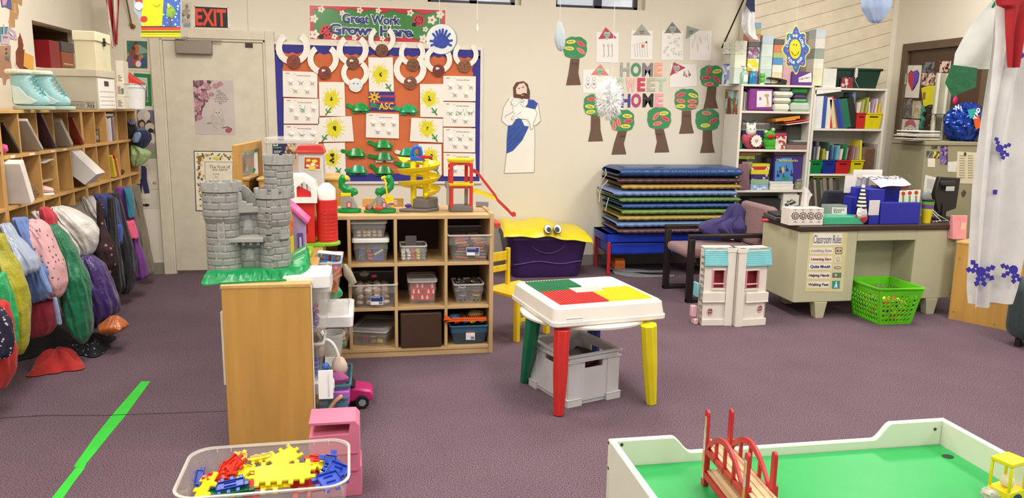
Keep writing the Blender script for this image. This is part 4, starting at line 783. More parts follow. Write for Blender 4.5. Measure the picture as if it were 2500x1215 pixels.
for i,(n,l,Y,rows,m,ry)in enumerate(items):
 rows_loft(n,l,n.split('_')[-1]if n.split('_')[-1]not in('snowsuit',)else 'clothing',Y,rows,m,ry,7+i%4,.055,i+1,grp=BG)
O=bpy.data.objects
rows_loft('teal_shoulder',None,None,6.06,[(457,303,318),(480,308,325),(510,312,327),(532,315,329)],CL('#1f6f86'),.07,5,.03,9,parent=O['purple_teal_jacket'])
rows_loft('pink_panel',None,None,6.04,[(537,300,326),(560,305,332),(583,313,337)],CL('#dd5575'),.06,5,.02,11,parent=O['purple_teal_jacket'])
rows_loft('front_pocket',None,None,5.58,[(549,259,296),(570,261,298),(592,264,297)],CL('#1d49b5'),.06,5,.02,12,parent=O['blue_backpack'])
rows_loft('shoulder_strap',None,None,4.2,[(650,88,102),(680,98,114),(700,108,124),(715,116,128)],CL('#6c86ba'),.02,3,.02,12,parent=O['denim_backpack'])
rows_loft('hanging_strap',None,None,4.3,[(725,128,138),(760,134,146),(792,140,152)],CL('#8593b5'),.01,3,.02,13,parent=O['denim_backpack'])
rows_loft('orange_bag','orange plastic bag lying on the carpet by the purple bag','bag',4.75,[(770,270,285),(782,258,300),(795,240,314),(806,240,300),(814,262,280)],PL('#b8622a'),.08,6,.08,21)
def heap(name,label,cat,cx_,cy__,rx,ry,h,m,seed,amp=.35):
 def fn(u,v):
  a=2*PI*u;r_=v;q=1+.22*math.sin(3*a+seed)+.1*math.sin(7*a+seed*2);x=rx*r_*q*math.cos(a);y=ry*r_*q*math.sin(a)
  z=h*(1-r_**2.2)*(1+amp*math.sin(6*a+seed+r_*5)*r_)+.02*noise.noise(Vector((x*14,y*14,seed)))*(1-r_)
  return(cx_+x,cy__+y,max(z,.004))
 g=G();g.grid(fn,60,14,m,th=.003);g.v=[Vector((max(v.x,XL+.02),v.y,max(v.z,.0012)))for v in g.v]
 return tag(g.out(name,world=True,smooth=80),label,cat)
c=P(138,885,2,.03);heap('red_cloth','crumpled red cloth garment on the carpet','clothing',c.x,c.y,.125,.13,.10,CL('#a5201c'),2,.5)
c=P(222,848,2,0);heap('dotted_hat','navy hat with white dots lying flat on the carpet','hat',c.x,c.y,.12,.2,.07,M('#10111f',.9,'print',c2='#c9c9d4',ns=38,p=.12),4,.2)
c=P(110,850,2,0);heap('shadow_heap','black heap put in as the shadow on the floor under the bags','clothing',c.x-.10,c.y+.12,.20,.42,.14,CL('#0f0e12'),7,.3)  # black mound models the shadow beneath the hanging bags, no real garment
OAK=M('#c0924a',.42,'wood',st=(5,5,.5),ns=4);OAKY=M('#c8a05f',.42,'wood',st=(6,.8,6));LIP=M('#ddd3bd',.4)
UX0,UX1,UY0,UY1,UZ=-.62,-.262,3.25,4.36,.72
t=thing('shelf_unit','maple shelf unit seen end on, with the toy castle on top','shelf',((UX0+UX1)/2,UY0,0))
def prt(n,a,b,m,par,bev=.002):g=G();g.box(a,b,m);return g.out(n,par,world=True,smooth=0,bevel=bev,seg=1)
prt('end_panel',(UX0,UY0,0),(UX1,UY0+.02,UZ-.004),OAK,t,.003);prt('end_panel',(UX0,UY1-.02,0),(UX1,UY1,UZ-.02),OAK,t)
prt('top_board',(UX0-.004,UY0-.002,UZ-.02),(UX1+.003,UY1,UZ),OAKY,t,.004);prt('back_panel',(UX0,UY0+.02,.03),(UX0+.01,UY1-.02,UZ-.02),OAK,t)
for z in(.06,.27,.49):prt('shelf',(UX0+.01,UY0+.02,z-.018),(UX1-.01,UY1-.02,z),OAKY,t)
prt('edge_trim',(UX1,UY0-.001,.0),(UX1+.004,UY0+.02,UZ-.01),LIP,t,0);prt('side_bracket',(UX0-.012,UY0+.02,.28),(UX0,UY0+.05,.60),M('#ded6c2',.5),t)
prt('foot_rail',(UX0,UY0+.03,0),(UX0+.02,UY1-.03,.04),OAK,t)
GREY=M('#8b8b88',.45,var=.03);GR2=M('#9a9a96',.45,var=.02)
ct=thing('toy_castle','grey plastic toy castle with green grass base on the near shelf','toy',(-.52,3.45,UZ))
def stone(a,z,seed=0,rows=.030,bw=.05):
 r=z/rows+.25*math.sin(a*3+seed);k=math.floor(r);fr=r-k
 b=a/bw+(k*.5)+.35*math.sin(k*12.9+seed);kb=math.floor(b);fb=b-kb
 e=min(fr,1-fr)*rows;e2=min(fb,1-fb)*bw
 j=.35*math.sin(kb*37.1+k*17.7+seed)
 d=min(e,e2);return(min(d,.0035)/.0035)*.0026*1.9+.001*j
def tower(name,X,Y,r,z0,z1,flare,seed,top=None,crw=9,par=ct,r0=None):
 g=G();nu,nv=144,int((z1-z0)/.0028);H_=z1-z0
 def fn(u,v):
  a=2*PI*u;z=z0+H_*v;q=(z-flare[0])/max(flare[1]-flare[0],1e-4);q=min(max(q,0),1);rr=r+(flare[2])*q*q*(3-2*q);rr+=(1-v)*.004
  rr+=stone(a*r,z,seed)
  return(X+rr*math.sin(a),Y-rr*math.cos(a),z)
 g.grid(fn,nu,nv,GREY);R2=r+flare[2]
 g.lathe([(R2,0),(R2+.007,.004),(R2+.007,.02),(R2-.006,.02),(R2-.006,.002),(0,.002)],GR2,32,c=(X,Y,z1))
 for k in range(crw):
  a=2*PI*(k+.35)/crw;w=2*PI*R2/crw*.3
  T=Matrix.Translation((X,Y,z1))@Matrix.Rotation(a,4,'Z');g.box((-w,-R2-.009,.004),(w,-R2+.006,.044),GR2,T)
 for k in range(-2,3):
  if flare[2]>.004:
   T=Matrix.Translation((X,Y,z1))@Matrix.Rotation(k*.62+.15,4,'Z')
   g.prism([(-.015,-.004),(.015,-.004),(.015,-.03)]+[(.015*math.cos(q),-.03-.015*math.sin(q))for q in[PI*i/8 for i in range(1,8)]]+[(-.015,-.03)],-R2-.004,-R2+.01,GR2,T,ax=1)
 return g.out(name,par,world=True,smooth=60)
LX,LY,TR_=-.633,3.44,.064
tower('round_tower',LX,LY,TR_,.752,1.085,(.955,.985,.010),1)
tower('round_tower',-.424,3.45,.060,.752,1.055,(.935,.965,.008),5)
tower('upper_tower',-.402,3.50,.056,1.05,1.195,(1.17,1.18,.0),9,crw=8)
g=G()
g.grid(lambda u,v:(-.60+.15*u,3.435-stone(.15*u,.752+.25*v,3),.752+.25*v),70,90,GREY);g.box((-.60,3.44,.752),(-.45,3.53,1.0),GREY)
g.out('curtain_wall',ct,world=True,smooth=60)
g=G();g.prism([(-.59,.995),(-.465,1.0),(-.465,1.03),(-.485,1.03),(-.485,1.022),(-.50,1.022),(-.50,1.036),(-.527,1.036),(-.527,1.045),(-.545,1.048),(-.548,1.08),(-.56,1.09),(-.59,1.09)],3.405,3.42,GR2,ax=1)
g.prism([(-.59,.995),(-.465,1.0),(-.465,1.05),(-.50,1.05),(-.53,1.09),(-.55,1.105),(-.59,1.105)],3.50,3.515,GR2,ax=1);g.box((-.59,3.42,.99),(-.465,3.50,.998),GREY);g.out('parapet',ct,world=True,smooth=0,bevel=.0015,seg=1)
g=G();g.prism([(3.375,.875),(3.44,.875),(3.44,.90),(3.375,.888)],-.60,-.462,GR2,ax=0)
for x in(-.575,-.545,-.515,-.485):g.box((x-.006,3.39,.86),(x+.006,3.44,.876),GR2)
g.out('balcony',ct,world=True,smooth=0)
def arch(g,cx_,y,z0,w,h,m,d=.003,T=None):g.prism([(cx_-w/2,z0),(cx_+w/2,z0),(cx_+w/2,z0+h-w/2)]+[(cx_+w/2*math.cos(a),z0+h-w/2+w/2*math.sin(a))for a in[PI*i/10 for i in range(1,10)]]+[(cx_-w/2,z0+h-w/2)],y-d,y,m,T,ax=1)
LGT=M('#a9aaa4',.4,var=.15,ns=40)
for z in(.79,.92):
 g=G();arch(g,-.527,3.4325,z-.006,.042,.056,GR2,.003);arch(g,-.527,3.4290,z,.03,.045,LGT,.002);g.out('arched_window',ct,world=True,smooth=0)
for(a,z,h)in((.05,.885,.085),(-.18,.79,.085),(.08,.835,.055)):
 g=G();T=Matrix.Translation((LX,LY,0))@Matrix.Rotation(a,4,'Z');arch(g,0,-TR_-.0035,z,.030,h,GR2,.003,T);g.out('tower_window',ct,world=True,smooth=0)
for i,z in enumerate((.80,.85,.897,.945,.995)):
 g=G();a=-.25 if i else .05;T=Matrix.Translation((-.424,3.45,0))@Matrix.Rotation(a,4,'Z');R_=.0655+(.008 if i>3 else 0)
 g.lathe([(.004,-.016),(.011,-.008),(.0135,0),(.010,.001),(0,-.004)],GR2,14,T@TR(0,-R_+.002,z));g.prism([(.012*math.cos(q),.007*math.sin(q))for q in[PI*i_/8 for i_ in range(9)]],-R_-.0015,-R_,'#2a2a2a',T@TR(0,0,z),ax=1)
 g.out('lookout_pocket',ct,world=True)
g=G();T=Matrix.Translation((-.424,3.45,0))@Matrix.Rotation(.75,4,'Z');g.box((-.022,-.078,.885),(.022,-.055,.91),GR2,T);g.fr((-.02,-.078,.02,-.056),(-.02,-.078,.02,-.056),.91,.92,GR2,T)
for x in(-.017,0,.017):g.box((x-.005,-.08,.91),(x+.005,-.074,.925),GR2,T)
g.prism([(-.078,.885),(-.056,.885),(-.056,.865)],-.02,.02,M('#6f6f6c',.5),T,ax=0);g.out('bay',ct,world=True,smooth=0)
GRN=M('#0c8a4c',.35,var=.08,ns=14)
out_b=[(-.70,3.27),(-.62,3.262),(-.52,3.275),(-.45,3.285),(-.38,3.29),(-.31,3.33),(-.283,3.42),(-.278,3.55),(-.30,3.68),(-.36,3.74),(-.50,3.76),(-.62,3.74),(-.70,3.66)]
def ring(pts,n=120):
 L=len(pts);r=[]
 for i in range(n):
  s=L*i/n;k=int(s);f=s-k;p0,p1,p2,p3=(pts[(k-1)%L],pts[k%L],pts[(k+1)%L],pts[(k+2)%L])
  r.append(tuple(.5*((2*p1[j])+(-p0[j]+p2[j])*f+(2*p0[j]-5*p1[j]+4*p2[j]-p3[j])*f*f+(-p0[j]+3*p1[j]-3*p2[j]+p3[j])*f**3)for j in(0,1)))
 return r
rb=ring(out_b);cxm,cym=-.50,3.50;vs=[];fs=[];n=len(rb);lev=[(1.0,0),(1.0,.006),(.985,.008),(.95,.03),(.90,.036),(.6,.036),(.0,.036)]
for k,(s,z)in enumerate(lev):
 for i,(x,y)in enumerate(rb):
  w=1 if k<3 else(1+.02*math.sin(i*1.9)+.012*math.sin(i*4.3));e=(x-cxm)*s*w+cxm
  zz=z+(.006*math.sin(i*1.3+k)+.005*math.sin(i*2.9)if k in(3,4)else 0)
  if k in(3,4,5)and x>-.36:zz+=.045*min(1,(x+.36)/.06)*(1 if k<5 else .4)*min(1,max(0,(y-3.36)/.1))
  vs.append((e,(y-cym)*s*w+cym,UZ+.001+max(zz,0)))
for k in range(len(lev)-1):
 for i in range(n):fs.append((k*n+i,k*n+(i+1)%n,(k+1)*n+(i+1)%n,(k+1)*n+i))
fs.append(tuple(range(n))[::-1]);g=G();g.add(vs,fs,GRN);g.out('grass_base',ct,world=True,smooth=50)
t=thing('toy_cottage','small lilac toy cottage with pink roof between the castle and the barn','toy',(-.33,3.88,UZ+.001));LIL=M('#b79bc9',.4)
g=G();g.box((-.42,3.83,UZ+.03),(-.322,3.85,UZ+.17),LIL);g.prism([(-.42,UZ+.17),(-.322,UZ+.17),(-.40,UZ+.25),(-.42,UZ+.26)],3.83,3.85,LIL,ax=1);g.box((-.42,3.85,UZ+.03),(-.41,3.95,UZ+.2),LIL);g.out('walls',t,world=True,smooth=0,bevel=.002)
g=G();g.prism([(-.315,UZ+.165),(-.305,UZ+.178),(-.415,UZ+.285),(-.43,UZ+.28)],3.81,3.96,M('#d9629f',.35),ax=1);g.out('roof',t,world=True,smooth=0,bevel=.002)
g=G();g.box((-.36,3.822,UZ+.04),(-.336,3.83,UZ+.12),M('#5d4a9a',.4));g.box((-.353,3.818,UZ+.05),(-.343,3.822,UZ+.10),M('#cdb7da',.4));g.out('door',t,world=True,smooth=0)
g=G();g.box((-.43,3.80,UZ+.001),(-.30,3.98,UZ+.03),M('#93c63a',.35));g.out('base',t,world=True,bevel=.008)
g=G();g.box((-.415,3.79,UZ+.03),(-.378,3.80,UZ+.115),M('#e8c828',.3));g.box((-.418,3.787,UZ+.115),(-.383,3.80,UZ+.215),M('#ea7c1e',.3));g.tube([(-.40,3.795,UZ+.21),(-.388,3.795,UZ+.235),(-.378,3.795,UZ+.16)],.005,M('#ea7c1e',.3));g.out('slide',t,world=True,bevel=.004)
RED=M('#cf2b26',.32);WHT=M('#ece7e0',.35)
t=thing('toy_barn','red toy barn with white gambrel roof and red silo with a white cap','toy',(-.33,4.2,UZ+.001));z0=UZ+.001
g=G();g.prism([(-.46,z0+.02),(-.30,z0+.02),(-.30,z0+.25),(-.32,z0+.29),(-.40,z0+.33),(-.46,z0+.3)],4.12,4.135,RED,ax=1);g.box((-.46,4.135,z0+.02),(-.45,4.30,z0+.22),RED);g.box((-.31,4.135,z0+.02),(-.30,4.30,z0+.22),RED);g.box((-.46,4.29,z0+.02),(-.30,4.30,z0+.25),RED);g.out('walls',t,world=True,smooth=0,bevel=.002)
g=G()
op=[(-.49,.232),(-.283,.232),(-.283,.275),(-.30,.335),(-.355,.372),(-.42,.372),(-.49,.33)]
ip=[(-.385,.262),(-.385,.312),(-.348,.345),(-.312,.312),(-.312,.262)]
g.prism([(a,z0+b)for a,b in[(-.49,.232),(-.283,.232),(-.283,.275),(-.312,.275),(-.312,.262),(-.385,.262),(-.385,.32),(-.49,.33)]],4.10,4.12,WHT,ax=1)
g.prism([(a,z0+b)for a,b in[(-.283,.275),(-.30,.335),(-.355,.372),(-.42,.372),(-.49,.33),(-.385,.32),(-.385,.312),(-.348,.345),(-.312,.312),(-.312,.275)]],4.10,4.12,WHT,ax=1)
rf=[(-.283,.25),(-.283,.275),(-.30,.335),(-.355,.372),(-.42,.372),(-.49,.33)]
for a,b in zip(rf,rf[1:]):g.prism([(a[0],z0+a[1]),(b[0],z0+b[1]),(b[0]-.006,z0+b[1]-.012),(a[0]-.008,z0+a[1]-.006)],4.12,4.31,WHT,ax=1)
g.out('roof',t,world=True,smooth=0,bevel=.003)
g=G()
for x in(-.36,-.335):g.box((x-.004,4.14,z0+.25),(x+.004,4.15,z0+.33),WHT)
g.out('loft_post',t,world=True)
g=G();arch(g,-.352,4.1205,z0+.07,.034,.075,M('#8c1512',.4),.002);arch(g,-.352,4.1195,z0+.06,.044,.09,RED,.0005)if 0 else None;g.out('window',t,world=True,smooth=0)
g=G();sx,sy=-.238,4.17;g.lathe([(.054,0),(.054,.155),(.0545,.156)]+[(.054+.0012*(i%2),.156+i*.008)for i in range(1,2)]+[(.056,.215),(.057,.222),(.052,.224)],RED,32,c=(sx,sy,z0+.02))
for k in range(9):g.tube([(sx+.0545*math.cos(a),sy+.0545*math.sin(a),z0+.035+k*.02)for a in[2*PI*i/32 for i in range(32)]],.0012,RED,6,closed=True)
g.out('silo',t,world=True)
g=G();g.lathe([(.047,0),(.047,.055),(.044,.062),(.018,.085),(.012,.087),(0,.087)],WHT,12,c=(sx,sy,z0+.244));g.out('silo_cap',t,world=True,smooth=30)
g=G();g.lathe([(.064,0),(.066,.004),(.066,.016),(.062,.02)],M('#7cc42a',.35),32,c=(sx,sy,z0));g.box((-.48,4.10,z0),(-.25,4.32,z0+.018),M('#7cc42a',.35));g.out('base',t,world=True,bevel=.003)
g=G();g.prism([(-.562,1.02),(-.545,1.02),(-.54,1.05),(-.552,1.075),(-.562,1.075)],3.60,3.62,RED,ax=1);g.tube([(-.565,3.6,1.08),(-.548,3.6,1.078),(-.537,3.6,1.05)],.004,WHT);tag(g.out('toy_gable',world=True),'small red and white gable peeking out behind the castle wall','toy')
bpy.data.objects['toy_gable'].parent=None
t=thing('maple_cabinet','tall maple cabinet behind the barn carrying the storage tub','cabinet',(-.45,5.2,0))
prt('body',(-.70,5.02,.0),(-.20,5.40,.985),OAK,t);prt('top_board',(-.71,5.01,.985),(-.19,5.41,1.0),OAKY,t)
for x in(-.69,-.445):prt('door',(x,5.008,.05),(x+.24,5.02,.96),OAK,t);
CLR=lambda a=.32,c='#d8d8d4':M(c,.18,'clear',a=a*.72 if a<.5 else a)
def tub(name,label,x0,y0,z0,x1,y1,z1,tap=.03,rim='#d8d6d0',a=.3,lid=None,group=None,cat='bin',body='#d8d8d4',lh=.018,rot=0,th=.003,corner=0):
 cx_,cy__=(x0+x1)/2,(y0+y1)/2;w,d,h=(x1-x0)/2,(y1-y0)/2,z1-z0;t=thing(name,label,cat,(cx_,cy__,z0),rot,group);m=CLR(a,body)
 def rr(w,d,r=.02,n=4):
  o=[]
  for sx,sy,a0 in((1,1,0),(-1,1,90),(-1,-1,180),(1,-1,270)):
   for i in range(n+1):q=math.radians(a0+90*i/n);o.append((sx*(w-r)+r*math.cos(q),sy*(d-r)+r*math.sin(q)))
  return o
 def shell(g,levs,m,cap=None):
  vs=[];fs=[];k=len(levs[0][0])
  for pts,z in levs:vs+=[(x,y,z)for x,y in pts]
  for i in range(len(levs)-1):
   for j in range(k):fs.append((i*k+j,i*k+(j+1)%k,(i+1)*k+(j+1)%k,(i+1)*k+j))
  if cap is not None:fs+=[tuple(range(k)),tuple((len(levs)-1)*k+j for j in range(k))][0:1]if cap==0 else[tuple(range(k)),tuple((len(levs)-1)*k+j for j in range(k))]
  g.add(vs,fs,m)
 r=max(.02,corner);hh=h-(lh if lid else 0);g=G();ti=min(tap,w*.4)
 shell(g,[(rr(w-ti-.004,d-ti-.004,r*.8),.001),(rr(w-ti,d-ti,r*.8),.004),(rr(w-ti*.4,d-ti*.4,r),hh*.6),(rr(w-ti*.4+.003,d-ti*.4+.003,r),hh*.62),(rr(w-.006,d-.006,r),hh)],m,0);g.out('tub_body',t,smooth=40)
 g=G();shell(g,[(rr(w-.008,d-.008,r),hh-.008),(rr(w,d,r),hh-.008),(rr(w,d,r),hh),(rr(w-.008,d-.008,r),hh),(rr(w-.008,d-.008,r),hh-.008)],M(rim,.25,'clear',a=.75),None);g.out('rim',t,smooth=40)
 if lid:
  g=G();lm=CLR(.42)if lid=='clear' else M(lid,.35)
  shell(g,[(rr(w+.002,d+.002,r),hh-.006),(rr(w+.004,d+.004,r),hh-.004),(rr(w+.004,d+.004,r),h-.006),(rr(w-.004,d-.004,r),h),(rr(w-.02,d-.02,r),h),(rr(w-.022,d-.022,r),h-.004)],lm,1);g.out('lid',t,smooth=40)
 return t
t=tub('storage_tub','clear lidded storage tub with a dark printed label on the tall maple cabinet',P(648,400,1,5.1).x,5.08,1.001,P(768,400,1,5.1).x,5.36,P(700,336,1,5.08).z,.02,lid='clear',a=.5,lh=.03)
f=Flat(1,5.079);f.pl([(665,351),(722,350),(723,387),(666,386)],'#1f1f4c',1);f.pl([(700,351),(722,350),(723,387),(692,387)],M('',.5,'block',cols='#8a6a4a #b59a78 #5a3a2a #cbb59a',ns=90),2);f.tx('Shelf',673,354,4.5,'#e8e8e8',3,bold=.02,wpx=12);f.tx('Control',677,359.5,4.5,'#4dbd4a',3,bold=.02,wpx=19);f.rc(669,380,680,386,'#e8e8e8',3)
for k in range(5):f.rc(670+k*2,381,671+k*2,385,'#222222',4)
f.rc(669,368,688,369,'#e8e8e8',3);f.rc(669,371,684,372,'#e8e8e8',3);f.art('tub_label',parent=t)
blobthing('pink_cloth','pink cloth seen inside the clear labelled tub','cloth',(P(665,380,1,5.2).x+.03,5.2,1.006),(.03,.05,.08),CL('#d98a8e'))
for o_ in[o for o in bpy.data.objects if o.name.startswith('pink_cloth')]:o_.scale=(1,1,.8)
X0,X1=P(732,400,1,5.0).x,P(794,400,1,5.0).x;zt=P(762,352,1,4.95).z;zb_=.935
t=thing('picture_bin','pale grey toy bin with red lid and picture panel beside the labelled tub','bin',((X0+X1)/2,4.9,.72))
GB=M('#c3c3c3',.4,bump=.1,bs=40);g=G();g.box((X0+.004,4.84,UZ+.0),(X1-.004,4.99,zt-.035),GB);g.out('body',t,world=True,bevel=.008)
g=G();g.prism([(X0-.006,zt-.036),(X1+.006,zt-.036),(X1-.004,zt-.006),(X1-.02,zt),(X0+.02,zt),(X0+.004,zt-.006)],4.83,5.0,M('#c93c36',.3),ax=1);g.box((X0-.008,4.825,zt-.05),(X1+.008,5.003,zt-.034),M('#c93c36',.3));g.out('lid',t,world=True,bevel=.003)
f=Flat(1,4.84);f.pl([(742,381),(783,383),(783,416),(741,414)],'#d6d2cc',1,th=.002);f.pl([(744,384),(781,385),(781,412),(743,411)],M('#b5482c',.4),3)
for a,b,rx,c in((753,391,6,'#f0d040'),(768,393,7,'#f1cf3c'),(752,404,5,'#efe6d8'),(764,401,6,'#f2ead8'),(774,404,4,'#e8a07a'),(762,409,9,'#e8c838')):f.el(a,b,rx,rx*.6,c,4,12,amp=.1,fq=5)
f.rc(742,371,783,373,'#efefef',3);f.art('picture_panel',parent=t)
g=G();g.box((-.66,4.80,0),(-.215,4.995,UZ-.001),OAK);tag(g.out('plinth_box',world=True,smooth=0,bevel=.003),'plain maple box behind the shelf unit under the red lidded bin','box')
ma,mb=Vector((-.748,4.6)),Vector((-.706,5.30));t=thing('framed_mirror','upright mirror in a maple frame reflecting the bulletin board','mirror',(ma.x,ma.y,0));dv=(mb-ma).normalized();nv_=Vector((dv.y,-dv.x));Lm=(mb-ma).length
T=Matrix(((dv.x,-nv_.x,0,ma.x),(dv.y,-nv_.y,0,ma.y),(0,0,1,0),(0,0,0,1)))
zt=1.225;g=G()
for q in((0,.1,0,zt),(Lm-.1,Lm,0,zt),(.1,Lm-.1,zt-.05,zt),(.1,Lm-.1,.03,.12)):g.box((q[0],0,q[2]),(q[1],.03,q[3]),OAK,T)
g.out('frame',t,world=True,smooth=0,bevel=.003);g=G();g.box((.1,.006,.12),(Lm-.1,.02,zt-.05),M('#d8dcdc',.03,'metal',me=1),T);g.out('mirror_glass',t,world=True,smooth=0)
CY0,CY1,CZ=4.41,4.86,.842;CBX=[-.40,-.135,.155,.435,.715]
t=thing('cube_shelf','maple cube shelf with dark back, full of clear bins, toys on its top','shelf',(.29,4.6,0));DK=M('#3a2216',.7)
CW=M('#c9a878',.45,'wood',st=(6,6,.7));CWX=M('#c9a878',.45,'wood',st=(.7,6,6))
xs0=[P(p,700,1,CY0).x for p in(846,967,1089,1204)]
xs0=[-.135+.0,xs0[1],xs0[2],xs0[3]];XE=[xs0[0]-.28]+xs0
zr=[.052,.30,.563]
prt('top_board',(XE[0],CY0,CZ-.024),(XE[-1]-.012,CY1,CZ),CWX,t)
prt('side_panel',(XE[-1]-.024,CY0-.004,0),(XE[-1],CY1,CZ+.008),CW,t);prt('side_panel',(XE[0]-.02,CY0,0),(XE[0],CY1,CZ),CW,t)
for x in XE[1:-1]:prt('divider',(x-.009,CY0,zr[0]),(x+.009,CY1-.01,CZ-.024),CW,t)
for z in zr:prt('shelf',(XE[0],CY0+.001,z-.02),(XE[-1]-.024,CY1-.01,z),CWX,t)
prt('kick_board',(XE[0],CY0+.006,0),(XE[-1]-.024,CY0+.02,zr[0]-.02),CWX,t,0);prt('back_panel',(XE[0],CY1-.01,.03),(XE[-1]-.024,CY1,CZ-.024),DK,t,0)
def cell(c,r):return XE[c+1]+.009,XE[c+2]-.009,zr[2-r]
def px2x(a,y=CY0+.03):return P(a,650,1,y).x
def zat(py,y=CY0+.03,px=1000):return P(px,py,1,y).z
BN='clear storage bins in the cube shelf'
def cbin(label,pl,pr,ptop,r,y0=.03,y1=.32,name='storage_bin',**k):
 z0=zr[2-r]+.001;return tub(name,label,px2x(pl),CY0+y0,z0,px2x(pr),CY0+y1,zat(ptop),group=BN,**k)
def fill(n,box,size,cols,seed,name,label,cat,grp,shape='ball',par=None):
 """loose pieces resting in layers inside a tub, each an object"""
 r_=random.Random(seed);x0,y0,z0,x1,y1,z1=box;cw,cd,ch={'bar':(4.6,1.5,1.0),'block':(2.1,1.7,1.4),'car':(2.25,1.4,1.1),'ring':(2.6,2.2,1.3)}.get(shape,(2.15,1.8,1.45))
 while True:
  nx,ny,nz=[max(1,int((b_-a_)/(q*size)))for a_,b_,q in((x0,x1,cw),(y0,y1,cd),(z0,z1,ch))]
  if nx*ny*nz>=n or size<.006:break
  size*=.95
 cells=[(i,j,l)for l in range(nz)for j in range(ny)for i in range(nx)];lay=[q for q in cells if len(cells)<=60 or q[1]<2 or q[2]==nz-1][:100]
 for k,(i,j,l)in enumerate(lay):
  s=size*r_.uniform(.88,.98);x=x0+(i+.5+.12*math.sin(k*2.3+l*2))*(x1-x0)/nx;y=y0+(j+.5)*(y1-y0)/ny;z=z0+size*ch*.5+l*size*ch*1.02
  g=G();c=M(cols[k%len(cols)],.45)
  if shape=='ball':g.ball((0,0,0),(s,s*.8,s*.65),c,10,amp=.45,fq=3,seed=k+seed)
  elif shape=='car':
   g.box((-s,-s*.45,-s*.25),(s,s*.45,s*.12),c);g.fr((-s*.6,-s*.4,s*.5,s*.4),(-s*.35,-s*.34,s*.25,s*.34),s*.12,s*.42,'#20242a')
   for a in(-.6,.6):
    for b in(-.45,.45):g.cyl((a*s,b*s-.003,-s*.22),(a*s,b*s+.003,-s*.22),s*.2,'#151515',n=8)
  elif shape=='block':g.cb((0,0,0),(s*1.7,s*1.1,s*.9),c)
  elif shape=='bar':g.cb((0,0,0),(s*4.2,s*.8,s*.5),c)
  elif shape=='ring':g.tube([(s*math.cos(a),s*.8*math.sin(a),s*.3*math.sin(2*a))for a in[2*PI*i/10 for i in range(10)]],s*.3,c,6,closed=True)
  o=g.out(name,loc=(x,y,z),smooth=45);w_=.12 if shape in('bar','car')else .3;o.rotation_euler=(r_.uniform(-w_,w_),r_.uniform(-w_,w_),r_.uniform(-w_,w_)+(PI if k%2 else 0));tag(o,label,cat,grp)
def lab(t,Y,x0,y0,x1,y1,style=0):
 f=Flat(1,Y);f.rc(x0,y0,x1,y1,'#e9e9ee',1);f.rc(x0+1,y0+1,x1-1,y0+(y1-y0)*.6,'#27386e' if style==0 else '#ece8e4',2);f.rc(x0+2,y0+2,x1-8,y0+5,'#8a96b8' if style==0 else '#b8323a',3)
 for k in range(5):f.rc(x1-10+k*1.8,y1-8,x1-9.2+k*1.8,y1-2,'#222222',3)
 f.art('paper_label',parent=t)
a,b,c_=cell(0,0);yy=CY0+.03
tub('storage_bin','clear bin with white lid holding patterned blocks, lower of the stacked pair',px2x(862)+.0,yy,zr[2]+.001,px2x(950),yy+.28,zat(581),.015,lid='#e9e9e7',a=.3,group=BN)
tub('storage_bin','clear bin with clear lid and wooden pieces, upper of the stacked pair',px2x(856),yy,zat(581)+.001,px2x(946),yy+.26,zat(534),.018,lid='clear',a=.35,group=BN,lh=.02)
fill(7,(px2x(872),yy+.02,zat(581)+.008,px2x(934),yy+.2,zat(563)),.012,['#c9a878','#bfa070'],3,'wooden_piece','small wooden block inside the upper stacked bin','block','wooden blocks in the upper stacked bin','block')
fill(8,(px2x(876),yy+.02,zr[2]+.008,px2x(912),yy+.2,zat(600)),.016,['#3a5fae','#b23a3a','#d8c83a','#2a7a6a'],5,'shape_block','coloured shape block inside the lower stacked bin','block','shape blocks in the lower stacked bin','block')
g=G();g.box((px2x(911),yy+.026,zr[2]+.006),(px2x(937),yy+.04,zat(602)),M('#2b3b86',.4));[g.box((px2x(915+k*5),yy+.0245,zat(622-k*3)),(px2x(921+k*5),yy+.026,zat(618-k*3)),'#d8cf4a')for k in range(4)];tag(g.out('pattern_card',world=True,smooth=0),'blue pattern card with yellow bars in the lower stacked bin','card')
t=cbin('small open clear bin in the top middle cube with a grey card standing behind',977,1044,600,0,y1=.2,tap=.01)
fill(9,(px2x(980),yy+.02,zr[2]+.008,px2x(1040),yy+.15,zat(610)),.012,['#e4e4e2','#dcdcda','#c94a3a','#d8c83a','#6a7aa0'],8,'small_toy','tiny toy in the small bin of the top middle cube','toy','tiny toys in the small open bin','block')
g=G();g.box((px2x(993),yy+.16,zr[2]+.02),(px2x(1021),yy+.165,zat(586)),'#77757a');tag(g.out('grey_card',world=True,smooth=0),'grey card standing up in the small open bin','card')
t=cbin('open clear bin of orange-red track pieces in the top right cube',1096,1204,572,0,y0=-.015,y1=.36,tap=.03);t.location.x-=.012;lab(t,CY0-.004,1139,603,1170,623)
fill(26,(px2x(1108),yy,zr[2]+.012,px2x(1190),yy+.28,zat(585)),.017,['#d2604a','#c9745a','#d8654c','#b5483a','#4a8a6a','#5a7aa8','#c98a6a'],11,'track_piece','orange-red plastic piece inside the top right bin','toy','plastic pieces in the top right bin','bar')
t=cbin('open clear bin of seashells with a blue label in the middle left cube',852,968,687,1,y0=-.03,y1=.36,tap=.03);lab(t,CY0-.012,902,722,933,744);t.location.x+=.006
fill(60,(px2x(866),yy-.02,zr[1]+.012,px2x(950),yy+.24,zat(690)),.024,['#b7a795','#c9bdae','#a08c78','#d8cabb','#b58a70','#8f7f70','#d6b2a0'],21,'seashell','seashell or stone inside the clear bin of the middle left cube','shell','seashells in the middle left bin')
